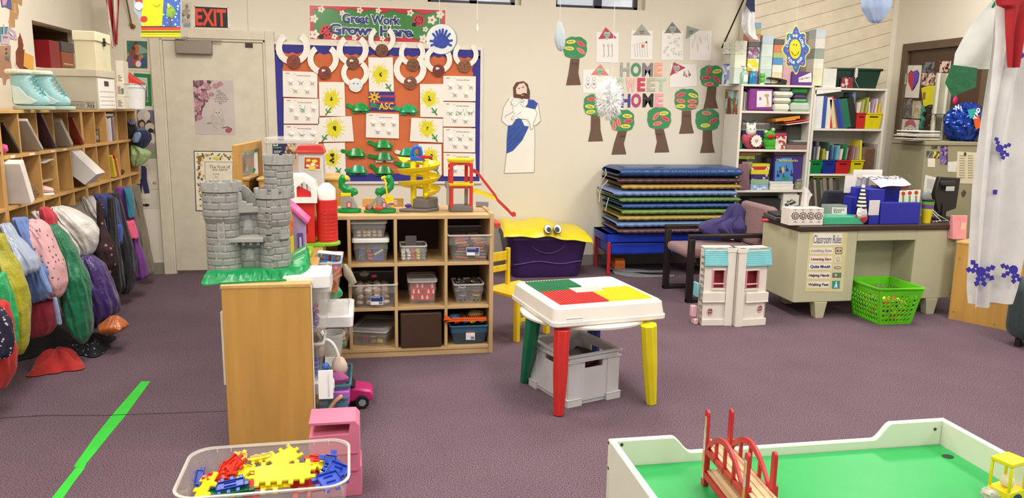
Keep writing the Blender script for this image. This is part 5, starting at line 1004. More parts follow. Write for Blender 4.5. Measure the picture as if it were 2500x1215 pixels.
blobthing('pink_shell','pink piece lying on top of the seashells','shell',(px2x(913),yy+.1,zat(685)),(.018,.014,.012),M('#c23a72',.5));blobthing('grey_shell','pale horn shaped shell on top of the shell bin','shell',(px2x(888),yy+.12,zat(683)),(.03,.018,.018),M('#a8a193',.5))
g=G();g.ball((px2x(1175),0,0),.001,'#ffffff',4)if 0 else None
t=cbin('clear lidded box lined with red paper of white trees in the centre cube',996,1067,682,1,y1=.25,tap=.012,lid='clear',a=.2,lh=.014)
f=Flat(1,CY0+.052);f.pl([(1001,689),(1062,689),(1060,732),(1003,732)],M('#c02c34',.6),1)
for r in range(3):
 for k in range(5):
  x,y=1007+k*12+(r%2)*3,694+r*14
  if x>1060:continue
  c='#e8dccf' if(r+k)%3 else '#4a7a4a'
  for q in range(3):f.pl([(x,y-3+q*2.8),(x+2.2+q*.7,y+.6+q*2.8),(x-2.2-q*.7,y+.6+q*2.8)],c,2)
  f.rc(x-.6,y+6,x+.6,y+8.5,c,2)
f.art('tree_paper',parent=t)
t=cbin('open clear bin overflowing with small toy cars in the middle right cube',1108,1184,697,1,y1=.22,tap=.018)
fill(38,(px2x(1116),yy+.01,zr[1]+.012,px2x(1176),yy+.17,zat(690)),.026,['#26242a','#3a3a40','#8a8f94','#c9bf2a','#2a2f6a','#a8322a','#d8d6d0','#5a5a34'],31,'toy_car','small toy car in the bin of the middle right cube','car','toy cars in the middle right bin','car')
t=tub('storage_bin','flat clear lidded bin of coloured blocks set askew in the bottom left cube',-.105,CY0+.04,zr[0]+.001,.12,CY0+.36,zat(800),.02,lid='clear',a=.35,group=BN,rot=-.3)
fill(9,(-.08,CY0+.07,zr[0]+.01,.06,CY0+.18,zat(830)),.02,['#2a3a5a','#c9452f','#d2cf3a','#c23a2a','#2a4a6a'],41,'building_block','coloured block inside the flat askew bin','block','blocks in the flat askew bin','block')
g=G();g.box((px2x(976),CY0-.006,zr[0]+.001),(px2x(1077),CY0+.22,zat(762)),M('#422818',.65,bump=.05));tag(g.out('brown_box',world=True,smooth=0,bevel=.004,seg=1),'plain dark brown box filling the bottom middle cube','box')
t=cbin('open blue bin heaped with toys in the bottom right cube',1098,1198,796,2,y0=0,y1=.3,tap=.03,body='#3a6484',a=.82,rim='#5a8aa8');lab(t,CY0+.012,1139,806,1161,829,1);t.location.x-=.004
fill(16,(px2x(1108),yy+.02,zat(800),px2x(1190),yy+.22,zat(775)),.026,['#c23a2a','#2a6ac0','#d8c62a','#b59a62','#e2e0da','#3a3a3a','#b5a04a'],51,'loose_toy','toy heaped in the blue bin of the bottom right cube','toy','toys heaped in the blue bin')
blobthing('tan_toy','tan rounded toy lying on the heap in the blue bin','toy',(px2x(1166),yy+.08,zat(788)),(.05,.03,.022),M('#b89f62',.5),amp=.3,fq=3);blobthing('blue_toy','blue curved toy on the left of the heap in the blue bin','toy',(px2x(1112),yy+.06,zat(790)),(.035,.02,.018),M('#2a72c2',.4),amp=.3)
g=G();A=Vector((px2x(1082),CY0-.01,zat(778)));B=Vector((px2x(1186),CY0-.008,zat(790)));OR_=M('#ea5f1c',.35)
g.box((A.x,A.y-.012,A.z-.012),(B.x,A.y+.03,A.z-.002),OR_);g.prism([(A.x,A.z-.012),(A.x+.005,A.z+.03),(A.x+.03,A.z+.018),(A.x+.05,A.z)],A.y-.012,A.y-.006,OR_,ax=1)
for k in range(18):g.box((A.x+.05+k*.0115,A.y-.012,A.z-.002),(A.x+.054+k*.0115,A.y+.03,A.z+.006),OR_)
g.tube([(A.x+.05,A.y-.01,A.z+.008),(B.x,A.y-.01,A.z+.002)],.003,OR_);tag(g.out('orange_ramp',world=True,bevel=.0),'long orange toy ramp lying across the blue bin','toy')
YEP=M('#e8cf16',.3);REP=M('#c9302c',.3);GYP=M('#6a6462',.4);BLP=M('#1c5fc0',.3);GRP=M('#0c8a3e',.25);ZTOP=CZ+.001
def dino(x,y,label,s,flip):
 t=thing('dinosaur_toy',label,'toy',(x,y,ZTOP),0,'green toy play sets with dinosaur heads on the cube shelf')
 g=G();g.lathe([(.064,0),(.07,.006),(.068,.022),(.058,.024),(0,.024)],GRP,28,sy=.7);g.out('base',t)
 g=G();g.fr((-.045,-.035,.05,.035),(-.04,-.03,.02*s,.03),.024,.095,M('#8c8c88',.5,bump=.2,bs=30));g.out('rock',t,bevel=.006)
 g=G();g.box((-.012,-.0375,.03),(.012,-.0345,.065),'#a8343c');g.box((-.008,-.0385,.035),(.008,-.0372,.06),'#c9a8a0');g.out('sticker',t,smooth=0)
 g=G();g.box((-.045,-.03,.095),(.012,.03,.115),YEP)if s>0 else g.box((.005,-.03,.03),(.055,.0,.10),YEP);g.out('yellow_block',t,bevel=.003)
 k=flip;g=G();pts=[(.03*k,0,.10),(.01*k,0,.125),(-.018*k,0,.135),(-.038*k,0,.15),(-.042*k,0,.18),(-.03*k,0,.20)]
 g.tube(pts,[.012,.022,.026,.022,.019,.022],GRP,14);g.ball((-.032*k,0,.195),(.022,.02,.026),GRP,14,amp=.15);g.ball((.03*k,0,.12),(.022,.018,.022),GRP,12,amp=.4);g.out('dinosaur_body',t)
 g=G();g.ball((-.012*k,-.004,.20),(.016,.014,.016),YEP if s>0 else GRP,12);g.ball((.002*k,-.004,.192),(.008,.008,.012),M('#b5a57a',.5),10);g.out('snout',t)
 if s<0:
  g=G();g.tube([(-.002,-.02,.205),(.008,-.03,.19),(.014,-.03,.14),(.02,-.03,.09)],.005,YEP,8);g.tube([(-.012,-.02,.20),(.008,-.025,.21)],.009,YEP,8);g.out('yellow_crane',t)
  g=G();g.ball((.04,-.05,.055),(.02,.01,.006),M('#6a3aa8',.4),10);g.out('purple_seat',t)
  g=G();g.prism([(-.085,.02),(-.02,.10),(-.03,.105),(-.095,.035)],-.03,.0,M('#8c8c88',.5),ax=1);g.ball((-.085,-.01,.03),(.025,.02,.018),M('#b8434a',.4),12,amp=.3);g.ball((-.03,-.045,.03),(.025,.01,.012),M('#c9302c',.4),12,amp=.3);g.out('slide',t)
  g=G();g.lathe([(.04,0),(.044,.012),(.03,.02),(0,.02)],GRP,20,c=(-.075,0,0),sy=.7);g.out('front_base',t)
dino(P(853,520,1,4.56).x,4.56,'left dinosaur toy with grey rock base beside the silo',1,1)
dino(P(938,520,1,4.54).x,4.54,'right dinosaur toy with yellow crane arm beside the spiral',-1,-1)
sx,sy=P(1024,510,1,4.62).x,4.62;t=thing('spiral_track','yellow spiral ball track with grey base and blue top on the cube shelf','toy',(sx,sy,ZTOP))
g=G();g.prism([(-.125,-.07),(.03,-.10),(.115,-.03),(.125,.08),(-.06,.09),(-.08,-.02)],0,.02,GYP);g.prism([(-.04,-.06),(.04,-.085),(.11,-.02),(.115,.075),(-.03,.08)],.02,.075,GYP);g.out('base',t,bevel=.005)
g=G()
def sp(u,v):
 a=2*PI*(2.72*u)-1.2;r=.062+.068*v;z=.085+.20*u+.012*(2*v-1)**2*1.6+.018*v*v;return(r*math.cos(a),r*.95*math.sin(a),z)
g.grid(sp,130,8,YEP,th=.003);g.out('spiral_ramp',t,smooth=60)
for x,y in((-.035,-.01),(.038,-.005)):
 g=G();g.cyl((x,y,.03),(x,y,.30),.0175,YEP,n=18);g.out('column',t)
g=G();g.prism([(-.05,.298),(.03,.298),(.045,.306),(.02,.322),(-.01,.326),(-.015,.352),(-.05,.352)][:0]or[(-.055,.296),(.035,.296),(.03,.31),(-.008,.318),(-.008,.322),(-.05,.32)],-.03,.03,BLP,ax=1)
g.tube([(-.042,0,.31),(-.04,0,.355),(-.028,0,.375),(-.008,0,.38),(.006,0,.37),(.01,0,.345),(.008,0,.318)],.0125,BLP,10);g.out('blue_arch',t,bevel=.003)
g=G();g.prism([(-.012,.318),(.02,.328),(.07,.326),(.085,.322),(.06,.314),(.02,.306)],-.03,.03,M('#b3202c',.3),ax=1);g.tube([(-.02,-.02,.25),(-.005,-.03,.28)],.004,REP);g.out('red_paddle',t,bevel=.004)
g=G();g.ball((-.07,-.05,.035),(.02,.01,.012),M('#4a2a9a',.4),10);g.out('purple_piece',t)
gx,gy=P(1124,510,1,4.58).x,4.58;t=thing('toy_garage','red and yellow toy garage tower with long ramps on the right of the cube shelf','toy',(gx,gy,ZTOP))
g=G();g.prism([(-.065,-.05),(.07,-.06),(.075,.05),(.0,.07),(-.07,.05)],0,.035,GYP);g.out('base',t,bevel=.006)
for x,y,z in((-.058,-.045,.29),(.058,-.05,.29),(.04,.045,.28),(-.06,.04,.28)):
 g=G();g.box((x-.010,y-.008,.03),(x+.010,y+.008,z),REP);g.out('pillar',t,bevel=.002)
g=G()
for y in(-.052,.042):g.prism([(-.06,.29),(-.06,.265),(-.045,.272),(-.03,.278),(.03,.278),(.045,.27),(.06,.26),(.06,.29)],y,y+.008,REP,ax=1)
for y in(-.052,):g.prism([(-.06,.155),(-.06,.13),(-.045,.14),(.045,.14),(.06,.13),(.06,.155)],y,y+.008,REP,ax=1)
g.out('cross_beam',t)
def deck(z,n,pts):g=G();g.prism(pts,z,z+.008,YEP);g.tube([(a,b,z+.010)for a,b in pts],.006,YEP,8,closed=True);g.out(n,t)
op=[(.075*math.cos(a),.06*math.sin(a)*(1 if math.sin(a)>0 else 1.05))for a in[2*PI*i/20 for i in range(20)]]
deck(.292,'top_deck',op);deck(.30,'top_rim',[(x*1.03,y*1.03)for x,y in op]);deck(.155,'lower_deck',[(-.07,-.06),(.07,-.06),(.07,.04),(-.07,.04)])
def ramp(n,pts,w,m,par):
 g=G();P_=[Vector(p)for p in pts];vs=[];fs=[]
 prof=[(-w/2,.022),(-w/2+.004,.022),(-w/2+.004,.005),(w/2-.004,.005),(w/2-.004,.024),(w/2,.024),(w/2,0),(-w/2,0)]
 for p in P_:vs+=[(p.x,p.y+a,p.z+b)for a,b in prof]
 k=len(prof)
 for i in range(len(P_)-1):
  for j in range(k):fs.append((i*k+j,i*k+(j+1)%k,(i+1)*k+(j+1)%k,(i+1)*k+j))
 fs+=[tuple(range(k))[::-1],tuple((len(P_)-1)*k+j for j in range(k))];g.add(vs,fs,m);return g.out(n,par)
L_=lambda px,py,y=4.57:(P(px,py,1,y)-Vector((gx,gy,ZTOP)))
q=[L_(a,b)for a,b in((1153,420),(1165,425),(1210,483),(1214,492),(1240,517),(1250,528),(1258,527))];ramp('red_ramp',[(p.x,-.01,p.z)for p in q],.035,REP,t)
q=[L_(a,b)for a,b in((1150,469),(1165,471),(1185,478),(1206,487))];ramp('yellow_ramp',[(p.x,-.02,p.z)for p in q],.04,YEP,t)
g=G();g.box((-.085,-.04,.04),(-.07,-.01,.17),M('#a39a8c',.5));g.ball((-.085,-.02,.16),(.012,.01,.02),M('#8f8678',.5),10,amp=.4);g.box((.03,.03,.04),(.05,.05,.15),M('#a39a8c',.5));g.ball((-.07,-.03,.255),.008,M('#e88a1e',.3),8);g.out('lift',t)
g=G();g.box((P(1160,505,1,4.8).x,4.75,ZTOP),(P(1190,505,1,4.8).x,4.77,ZTOP+.035),M('#8f9296',.4));tag(g.out('grey_plate',world=True,bevel=.004),'grey plate standing behind the garage','toy')
g=G();a=P(884,480,1,4.82);b=P(985,480,1,4.82);g.box((a.x,4.81,ZTOP),(b.x,4.84,ZTOP+.05),OAKY);f_=1
g.box((a.x+.19,4.8085,ZTOP+.012),(a.x+.215,4.81,ZTOP+.04),'#d8cdb5');tag(g.out('wooden_board',world=True,bevel=.002),'maple board with a small white label lying behind the dinosaur toys','board')
def xr(px,y):return P(px,700,1,y).x
SB='bins sticking out of the near shelf unit'
def sbin(label,y0,y1,x0,x1,z0,z1,**k):return tub('storage_bin',label,x0,y0,z0,x1,y1,z1,group=SB,**k)
uL=-.58
sbin('white lidded bin of purple pieces high on the near unit, nearest the camera',3.30,3.52,uL,xr(805,3.35),.491,P(790,680,1,3.32).z+.02,lid='#e6e6e4',a=.35,tap=.02,lh=.05)
sbin('second white lidded bin on the upper shelf just behind the first',3.54,3.74,uL,xr(808,3.62),.491,.655,lid='#e6e6e4',a=.35,tap=.02,lh=.04)
bt=sbin('tall clear bin holding a blue toy van and orange toys',3.78,4.08,uL+.05,xr(836,3.8),.491,.70,a=.28,tap=.03)
fill(16,(-.30,3.32,.50,-.225,3.46,.60),.018,['#4a2a8a','#6a4aa8','#c96a3a','#8a8ac8'],61,'purple_piece','purple piece inside the nearest upper bin','toy','purple pieces in the nearest upper bin','ring')
vx,vy,vz=xr(808,3.84),3.86,.665
t=thing('toy_van','blue toy van with red wheels and a white roof lying in the clear bin','toy',(vx-.01,vy-.0,vz),0);T0=TR(ry=math.radians(7))
g=G();g.T=T0;BV=M('#2470b5',.35);g.box((-.055,-.03,.006),(.06,.03,.032),BV);g.out('van_body',t,bevel=.003)
g=G();g.T=T0
for x in(-.05,-.018,.015,.05):g.box((x-.005,-.03,.032),(x+.005,-.025,.066),BV);g.box((x-.005,.025,.032),(x+.005,.03,.066),BV)
g.out('window_post',t);g=G();g.T=T0;g.box((-.058,-.032,.066),(.058,.032,.072),M('#e4e4e2',.3));g.out('roof',t,bevel=.002)
for x in(-.03,.038):
 g=G();g.T=T0;g.cyl((x,-.038,.004),(x,-.028,.004),.017,M('#c9283c',.35),n=20);g.cyl((x,-.0395,.004),(x,-.038,.004),.007,M('#e0a0a8',.35),n=12);g.out('wheel',t)
g=G();g.T=T0;g.box((-.008,-.0315,-.004),(.016,-.030,.03),'#e4ddd4');g.box((-.004,-.0325,.006),(.012,-.0315,.022),M('',.5,'block',cols='#c9a04a #7aa86a #d8d0c8 #b56a5a',ns=200));g.out('side_card',t,smooth=0)
for k in range(3):g=G();g.T=T0;g.ball((-.03+.033*k,0,.045),(.009,.009,.013),['#d8b08a','#c9302c','#d88a3a'][k],10);g.out('rider',t)
g=G();T=TR(xr(780,3.8),3.84,.64,ry=-.45);g.box((-.05,-.03,0),(.05,.03,.025),M('#b8b0a6',.4),T);g.box((-.04,-.031,.025),(.05,.03,.031),'#a8563a',T);tag(g.out('toy_ramp',world=True,bevel=.003),'grey and red toy vehicle lying left of the van','toy')
ORG=M('#e0691c',.35);g=G();T=TR(xr(808,3.8),3.805,.625,ry=-.35);g.tube([(-.05,0,0),(.02,0,.0),(.06,0,.018),(.05,0,-.012),(.0,0,-.018),(-.05,0,-.01)],.006,ORG,8,T,closed=True);g.box((-.05,0,-.03),(-.02,.02,.0),ORG,T);tag(g.out('orange_shovel',world=True),'orange toy loader under the blue van','toy')
g=G();g.box((xr(812,3.8)-.03,3.795,.545),(xr(825,3.8),3.80,.62),M('#c47a4a',.5),TR(0,0,0));g.lathe([(.02,0),(.02,.003),(.016,.003),(.016,.001)],M('#a8603a',.5),16,TR(xr(812,3.8),3.794,.59,rx=PI/2));tag(g.out('embossed_tile',world=True,bevel=.003),'orange-brown embossed panel pressed against the front of the tall bin','toy')
g=G();g.ball((xr(818,3.8),3.86,.53),(.035,.03,.032),M('#2a9a6a',.4),12,amp=.2);tag(g.out('green_toy',world=True),'green toy low in the tall clear bin','toy')
g=G();g.tube([(xr(846,4.1)-.01,4.13,.62),(xr(850,4.1),4.12,.57),(xr(862,4.1),4.12,.52),(xr(852,4.1),4.12,.50)],[.01,.025,.02,.008],M('#a39a86',.4,'cloth'),10);tag(g.out('grey_tail',world=True),'grey plastic bundle hanging between the tall bin and the cube shelf','bag')
sbin('large white lidded bin of red and green letters on the middle shelf',3.72,4.08,uL+.1,xr(858,3.75),.275,P(820,755,1,3.85).z,lid='#e6e6e6',a=.28,tap=.03,lh=.05)
fill(46,(-.25,3.745,.285,xr(840,3.75),4.0,.43),.022,['#c9404a','#1d9a4a','#2aa85a','#d8505a','#2a7ab8','#c9b83a'],71,'plastic_letter','red or green plastic letter inside the large lidded bin','toy','plastic letters in the large lidded bin','ring')
sbin('clear bin with blue pieces on the middle shelf behind the end panel',3.30,3.50,uL,xr(790,3.35),.275,.44,a=.35,tap=.02);fill(8,(-.29,3.31,.28,-.24,3.4,.36),.02,['#2a4ab8','#3a5ac8'],73,'blue_piece','blue piece in the middle shelf bin','toy','blue pieces in the middle shelf bin','ring')
t=thing('clear_pail','round clear pail standing behind the white handled basket','pail',(xr(808,3.72),3.64,.275),0);g=G();g.lathe([(.045,0),(.06,.10),(.066,.102),(.066,.112),(.058,.112),(.056,.10),(.042,.004),(0,.004)],CLR(.45),24,closed=False);g.out('body',t)
t=thing('handled_basket','white handled basket holding a dark doll and a blue beaded toy','basket',(xr(792,3.5),3.5,.20));g=G();g.lathe([(.05,0),(.062,.08),(.066,.08),(.066,.09),(.058,.09),(.046,.006),(0,.006)],M('#dedede',.35),24,closed=False);g.out('body',t)
g=G();g.tube([(.06*math.cos(a),-.05,.08+.13*math.sin(a))for a in[PI*i/14 for i in range(15)]],.008,M('#e2e0dc',.35),10);g.tube([(0,-.05,.21),(-.012,-.05,.235),(-.02,-.05,.25)],[.007,.01,.012],M('#e2e0dc',.35),8);g.out('handle',t)
g=G();x=xr(781,3.45);g.ball((x-.01,3.42,.36),(.025,.02,.03),M('#7d4a2a',.5),12);g.ball((x-.015,3.43,.33),(.03,.025,.05),M('#14110f',.6),12,amp=.2);tag(g.out('doll',world=True),'brown toned doll with black hair in the handled basket','doll')
g=G();g.ball((x+.015,3.40,.30),(.022,.02,.018),M('#2a62b8',.4,'print',c2='#c9d8e8',ns=120,p=.2),12);tag(g.out('beaded_toy',world=True),'blue dotted toy in the handled basket','toy')
sbin('white lidded bin with a doll arm, its lid tipped toward the room',3.30,3.58,uL,xr(806,3.32),.065,.262,lid='#e9e9e7',a=.35,tap=.02,lh=.05)
g=G();T=TR(xr(788,3.27),3.262,P(790,945,1,3.25).z,rx=-.12);g.box((-.03,-.006,-.055),(.032,.006,.07),M('#e9e9e8',.35),T);g.box((.012,-.009,-.045),(.016,-.006,.055),M('#cfcfcd',.35),T);g.box((.032,-.003,-.01),(.038,.003,.025),M('#e9e9e8',.35),T);tag(g.out('leaning_lid',world=True,bevel=.005),'white plastic lid hanging at the edge of the end panel','lid')
TEAL='#4f7a8c'
t=tub('doll_bin','blue-grey open bin with a doll and pink clothes, upper of the nested pair',-.25,3.32,.20,xr(853,3.35),3.62,P(820,935,1,3.35).z,.02,rim=TEAL,body=TEAL,a=.85)
g=G();x=xr(824,3.4);g.ball((x,3.40,.30),(.035,.03,.045),M('#cdb5a8',.6),14,amp=.15);g.ball((x-.01,3.38,.25),(.05,.03,.03),M('#a84a8a',.7,'cloth'),12,amp=.3);g.tube([(x-.03,3.36,.26),(x-.05,3.34,.21),(x-.045,3.33,.17)],.009,M('#d8a888',.5),8);tag(g.out('doll',world=True),'pale haired doll in purple clothes in the blue-grey bin','doll')
tub('doll_bin','blue-grey bin with purple box and doll legs, lower of the nested pair',-.25,3.30,.062,xr(848,3.35),3.62,.185,.02,rim=TEAL,body=TEAL,a=.85)
g=G();x=xr(800,3.3);g.box((x,3.31,.15),(x+.08,3.36,.21),M('#a860b8',.4),TR());g.tube([(x-.02,3.29,.12),(x+.02,3.285,.18),(x+.05,3.29,.20)],.010,M('#cf9a76',.5),8);tag(g.out('purple_box',world=True,bevel=.004),'purple toy box with a doll leg across it','toy')
p0=P(862,995,2,0);t=thing('pink_toy_car','pink toy convertible with a black roof on the carpet','toy',(p0.x-.03,3.70,0),.0);PK=M('#c42a72',.3)
g=G();g.prism([(-.10,.03),(.12,.03),(.13,.06),(.12,.085),(.05,.10),(.02,.10),(.0,.075),(-.06,.075),(-.10,.09)],-.06,.06,PK,ax=1);g.out('body',t,bevel=.01)
g=G();g.prism([(-.04,.10),(.045,.098),(.02,.135),(-.03,.138)],-.055,.055,M('#1f1e1f',.5),ax=1);g.out('roof',t,bevel=.006)
for y in(-.066,.066):
 g=G();g.cyl((.075,y-.012,.032),(.075,y+.012,.032),.032,M('#17171a',.6),n=24);g.cyl((.075,y-.0135,.032),(.075,y-.012,.032),.019,M('#9a9a9c',.3),n=6);g.out('wheel',t)
px0,px1=-.265,xr(880,3.1);t=thing('pink_case','large pink plastic carrying case with a red inner edge behind the foreground tub','case',(-.18,2.83,0));PC=M('#d87896',.35)
cx0,cx1,zt=-.245,P(879,1100,1,2.76).x,P(840,1028,1,2.76).z
g=G();g.prism([(cx0,0),(cx1+.004,0),(cx1+.004,.12),(cx1,.12),(cx1,zt-.02),(cx1-.015,zt),(cx0,zt),(cx0,zt-.012),(cx1-.035,zt-.012),(cx1-.04,zt-.05),(cx0,zt-.055)],2.76,2.90,PC,ax=1);g.out('shell',t,world=True,bevel=.004,smooth=30)
g=G();g.box((cx0,2.90,zt-.06),(cx1-.03,2.905,zt-.012),M('#a81f44',.4));g.out('inner_edge',t,world=True)
g=G();g.box((cx0,2.756,.10),(cx1-.01,2.76,.106),M('#b85a78',.35));g.box((cx0,2.756,.17),(cx1-.01,2.76,.175),M('#b85a78',.35));g.out('seam',t,world=True)
RW,RD=.262,.18;tc_=Vector((-.35,2.43,0));t=thing('block_tub','large translucent tub full of toothed building blocks in the foreground','bin',(tc_.x,tc_.y,0),math.radians(1.5));m=M('#dedad4',.12,'clear',a=.26);ZR=.30
def rr(w,d,r,n=7):
 o=[]
 for sx_,sy_,a0 in((1,1,0),(-1,1,90),(-1,-1,180),(1,-1,270)):
  for i in range(n+1):q=math.radians(a0+90*i/n);o.append((sx_*(w-r)+r*math.cos(q),sy_*(d-r)+r*math.sin(q)))
 return o
def lv(g,levs,m,cap=True):
 vs=[];fs=[];k=len(levs[0][0])
 for pts,z in levs:vs+=[(x,y,z)for x,y in pts]
 for i in range(len(levs)-1):
  for j in range(k):fs.append((i*k+j,i*k+(j+1)%k,(i+1)*k+(j+1)%k,(i+1)*k+j))
 if cap:fs.append(tuple(range(k)))
 g.add(vs,fs,m)
g=G();lv(g,[(rr(RW-.05,RD-.04,.05),.001),(rr(RW-.04,RD-.03,.06),.012),(rr(RW-.03,RD-.022,.065),.14),(rr(RW-.022,RD-.016,.065),.145),(rr(RW-.006,RD-.006,.07),ZR-.004)],m);g.out('tub_body',t,smooth=50)
g=G();rm=M('#dad6d0',.15,'clear',a=.6);lv(g,[(rr(RW-.008,RD-.008,.07),ZR-.006),(rr(RW,RD,.075),ZR-.006),(rr(RW+.002,RD+.002,.075),ZR),(rr(RW-.006,RD-.006,.07),ZR+.002),(rr(RW-.008,RD-.008,.07),ZR-.006)],rm,False);g.out('rim',t,smooth=50)
for x in(-.18,-.135,.14,.19):
 for q in((RD-.012,RD-.007,-.018),(-RD+.002,-RD+.005,-.024)):g=G();g.box((x-.002,q[0],ZR+q[2]),(x+.002,q[1],ZR+q[2]+.014),rm);g.out('rib',t)
def waffle(name,label,c,nx,ny,col,R,u=.0175,fancy=True):
 pts=[];W_,H_=nx*u*2,ny*u*2;d=u*.95
 def edge(n,fx):
  for i in range(n):
   a=i*2*u;fx(a+.15*u,0);fx(a+.15*u,d);fx(a+u*1.0,d);fx(a+u*1.0,0)
 edge(nx,lambda a,h:pts.append((a-W_/2,-H_/2-h)));edge(ny,lambda a,h:pts.append((W_/2+h,a-H_/2)));edge(nx,lambda a,h:pts.append((W_/2-a,H_/2+h)));edge(ny,lambda a,h:pts.append((-W_/2-h,H_/2-a)))
 g=G();m=M(col,.3);g.prism(pts,-.007,.003,m)
 if fancy:
  g.box((-W_/2,-H_/2,.003),(W_/2,-H_/2+.003,.009),m);g.box((-W_/2,H_/2-.003,.003),(W_/2,H_/2,.009),m);g.box((-W_/2,-H_/2,.003),(-W_/2+.003,H_/2,.009),m);g.box((W_/2-.003,-H_/2,.003),(W_/2,H_/2,.009),m)
  if nx>1:g.box((-W_*.22,-H_*.2,.003),(W_*.22,-H_*.2+.003,.008),m);g.box((-W_*.22,H_*.2,.003),(W_*.22,H_*.2+.003,.008),m)
 o=g.out(name,smooth=0,bevel=.002);o.location=c;o.rotation_euler=R;return tag(o,label,'block','toothed building blocks in the foreground tub')
Yw,Rw,Bw,Gw='#efd914','#d3301c','#1b3fae','#0b6b3c'
def at(px,py,z):v=P(px,py,2,z);return(v.x,v.y,z)
for a in(((690,1153),.262,5,2,Yw,(.34,0,.03),'large yellow toothed plate with a smooth face, front centre of the tub',False),((665,1180),.235,2.0,1.2,Yw,(.5,0,0),'yellow block below the large smooth yellow plate',False),((745,1186),.205,2.5,1.2,Rw,(.9,0,.03),'red block standing under the right side of the large yellow plate',False),((615,1172),.21,1,1.8,Rw,(.5,.1,.15),'red block left of the large yellow plate',False),((694,1116),.262,2.6,1.6,Yw,(.35,-.2,.55),'yellow plate turned diagonally behind the large one',False),((640,1117),.25,2.8,.5,Yw,(.2,-.1,.14),'long narrow yellow piece at the back of the tub',True),((590,1115),.252,.6,1.1,Yw,(.7,.5,.3),'small upright yellow piece beside the red pile',True),((556,1145),.242,1.6,2,Rw,(.5,-.35,-.5),'red toothed block at the left of the pile',True),((572,1132),.258,1.5,1.5,Rw,(.25,-.6,.5),'red toothed block tilted up at the left',True),((530,1165),.235,1.6,1,Rw,(.2,.1,.2),'red block below the tilted red ones',True),((600,1152),.235,.7,1.6,Yw,(.3,.2,-.5),'yellow block between red pile and large plate',True),((500,1188),.225,1.0,2.4,Yw,(.5,-.2,-.55),'yellow toothed block at the lower left',False),((487,1165),.22,.6,1.6,Bw,(.9,.1,-.1),'blue block standing at the far left of the tub',True),((562,1183),.228,2.6,.8,Bw,(.6,-.12,.12),'blue toothed strip across the lower left',True),((560,1196),.212,3.4,1.1,Gw,(.35,-.05,.1),'dark green toothed block lying lowest on the left',True),((805,1172),.25,2,2,Bw,(.15,-.05,.4),'blue toothed block at the lower right',True),((822,1150),.25,1.7,2,Bw,(.3,.35,-.25),'blue toothed block leaning on the right wall',True),((806,1125),.27,1.3,1,Bw,(1.0,.3,.2),'blue block standing up at the back right',True),((775,1124),.25,1.6,1,Rw,(.4,.1,-.2),'red block at the back right',True),((786,1138),.255,.5,1.1,Yw,(.5,.1,.4),'small yellow block among the blue ones',True),((762,1138),.252,1.5,.5,Yw,(.2,.1,.05),'narrow yellow block right of the large plate',True),((785,1160),.21,1.5,1.4,Rw,(.3,0,.2),'red block under the blue ones',True)):
 (px,py),z,nx,ny,c,R,l,fc=a;waffle('toothed_block',l,at(px,py,z),max(1,round(nx)),max(1,round(ny)),c,R,u=.0178*(nx/max(1,round(nx))+ny/max(1,round(ny)))/2,fancy=fc)
r_=random.Random(9)
for k in range(22):waffle('toothed_block','toothed block deep inside the tub, blurred by its wall',(tc_.x+r_.uniform(-.15,.16),tc_.y+r_.uniform(-.10,.1),.03+.15*k/22),2,1,[Yw,Rw,Gw,Bw][k%4],(r_.uniform(-.5,.5),r_.uniform(-.5,.5),r_.uniform(0,3)))
PX,PY=1.072,3.72;t=thing('play_table','white play table with coloured stud plates on top and four coloured legs','table',(PX,PY,0),math.radians(9));WP=M('#e4ded4',.38,var=.02)
g=G();S2=.298;lv(g,[(rr(S2,S2,.03),.445),(rr(S2+.006,S2+.006,.035),.45),(rr(S2+.006,S2+.006,.035),.468),(rr(S2,S2,.035),.472),(rr(S2-.008,S2-.008,.035),.53),(rr(S2-.02,S2-.02,.035),.54)],WP)
hx0,hx1,hy0,hy1=-.075,.095,-.055,.075;o=rr(S2-.02,S2-.02,.035);n_=len(o)
ip=[(hx1,hy1),(hx0,hy1),(hx0,hy0),(hx1,hy0)];vs=[(x,y,.54)for x,y in o]+[(x,y,.54)for x,y in ip]+[(x*.9+.001,y*.85,.465)for x,y in ip];fs=[];q4=n_//4
for c in range(4):
 for i in range(q4-1):fs.append((c*q4+i,c*q4+i+1,n_+c))
 fs.append((c*q4+q4-1,((c+1)*q4)%n_,n_+(c+1)%4,n_+c));fs.append((n_+c,n_+(c+1)%4,n_+4+(c+1)%4,n_+4+c))
fs.append((n_+4,n_+5,n_+6,n_+7));g.add(vs,fs,WP);g.out('tabletop',t,smooth=40)
g=G();g.box((-.235,-S2-.002,.485),(-.15,-S2+.01,.488),WP);g.box((-.235,-S2-.0035,.462),(-.15,-S2+.01,.476),WP);g.out('embossed_mark',t,bevel=.001)
g=G();g.lathe([(.30,0),(.335,.008),(.337,.018),(.33,.026),(.28,.028),(0,.028)],WP,48,c=(0,0,.417));g.out('rim_disc',t)
ti_=Matrix.Translation((PX,PY,0))@Matrix.Rotation(math.radians(9),4,'Z');ti_.invert()
for(u0,v0,u1,v1,l)in((1372,808,1364,1013,REP),(1583,796,1590,985,M('#e0cf1c',.35)),(1303,775,1281,932,M('#0e7a50',.35)),(1487,800,1489,838,M('#20307e',.35))):
 a=ti_@P(u0,v0,2,.42);b=ti_@P(u1,v1,2,.0)
 if u0==1487:a,b=ti_@Vector((1.19,3.96,.42)),ti_@Vector((1.22,4.02,0))
 g=G();m_=a.lerp(b,.5);g.tube([(a.x,a.y,.43),(m_.x,m_.y,.21),(b.x,b.y,.003)],[.042,.038,.027],l,8);g.out('leg',t,smooth=30,bevel=.003)
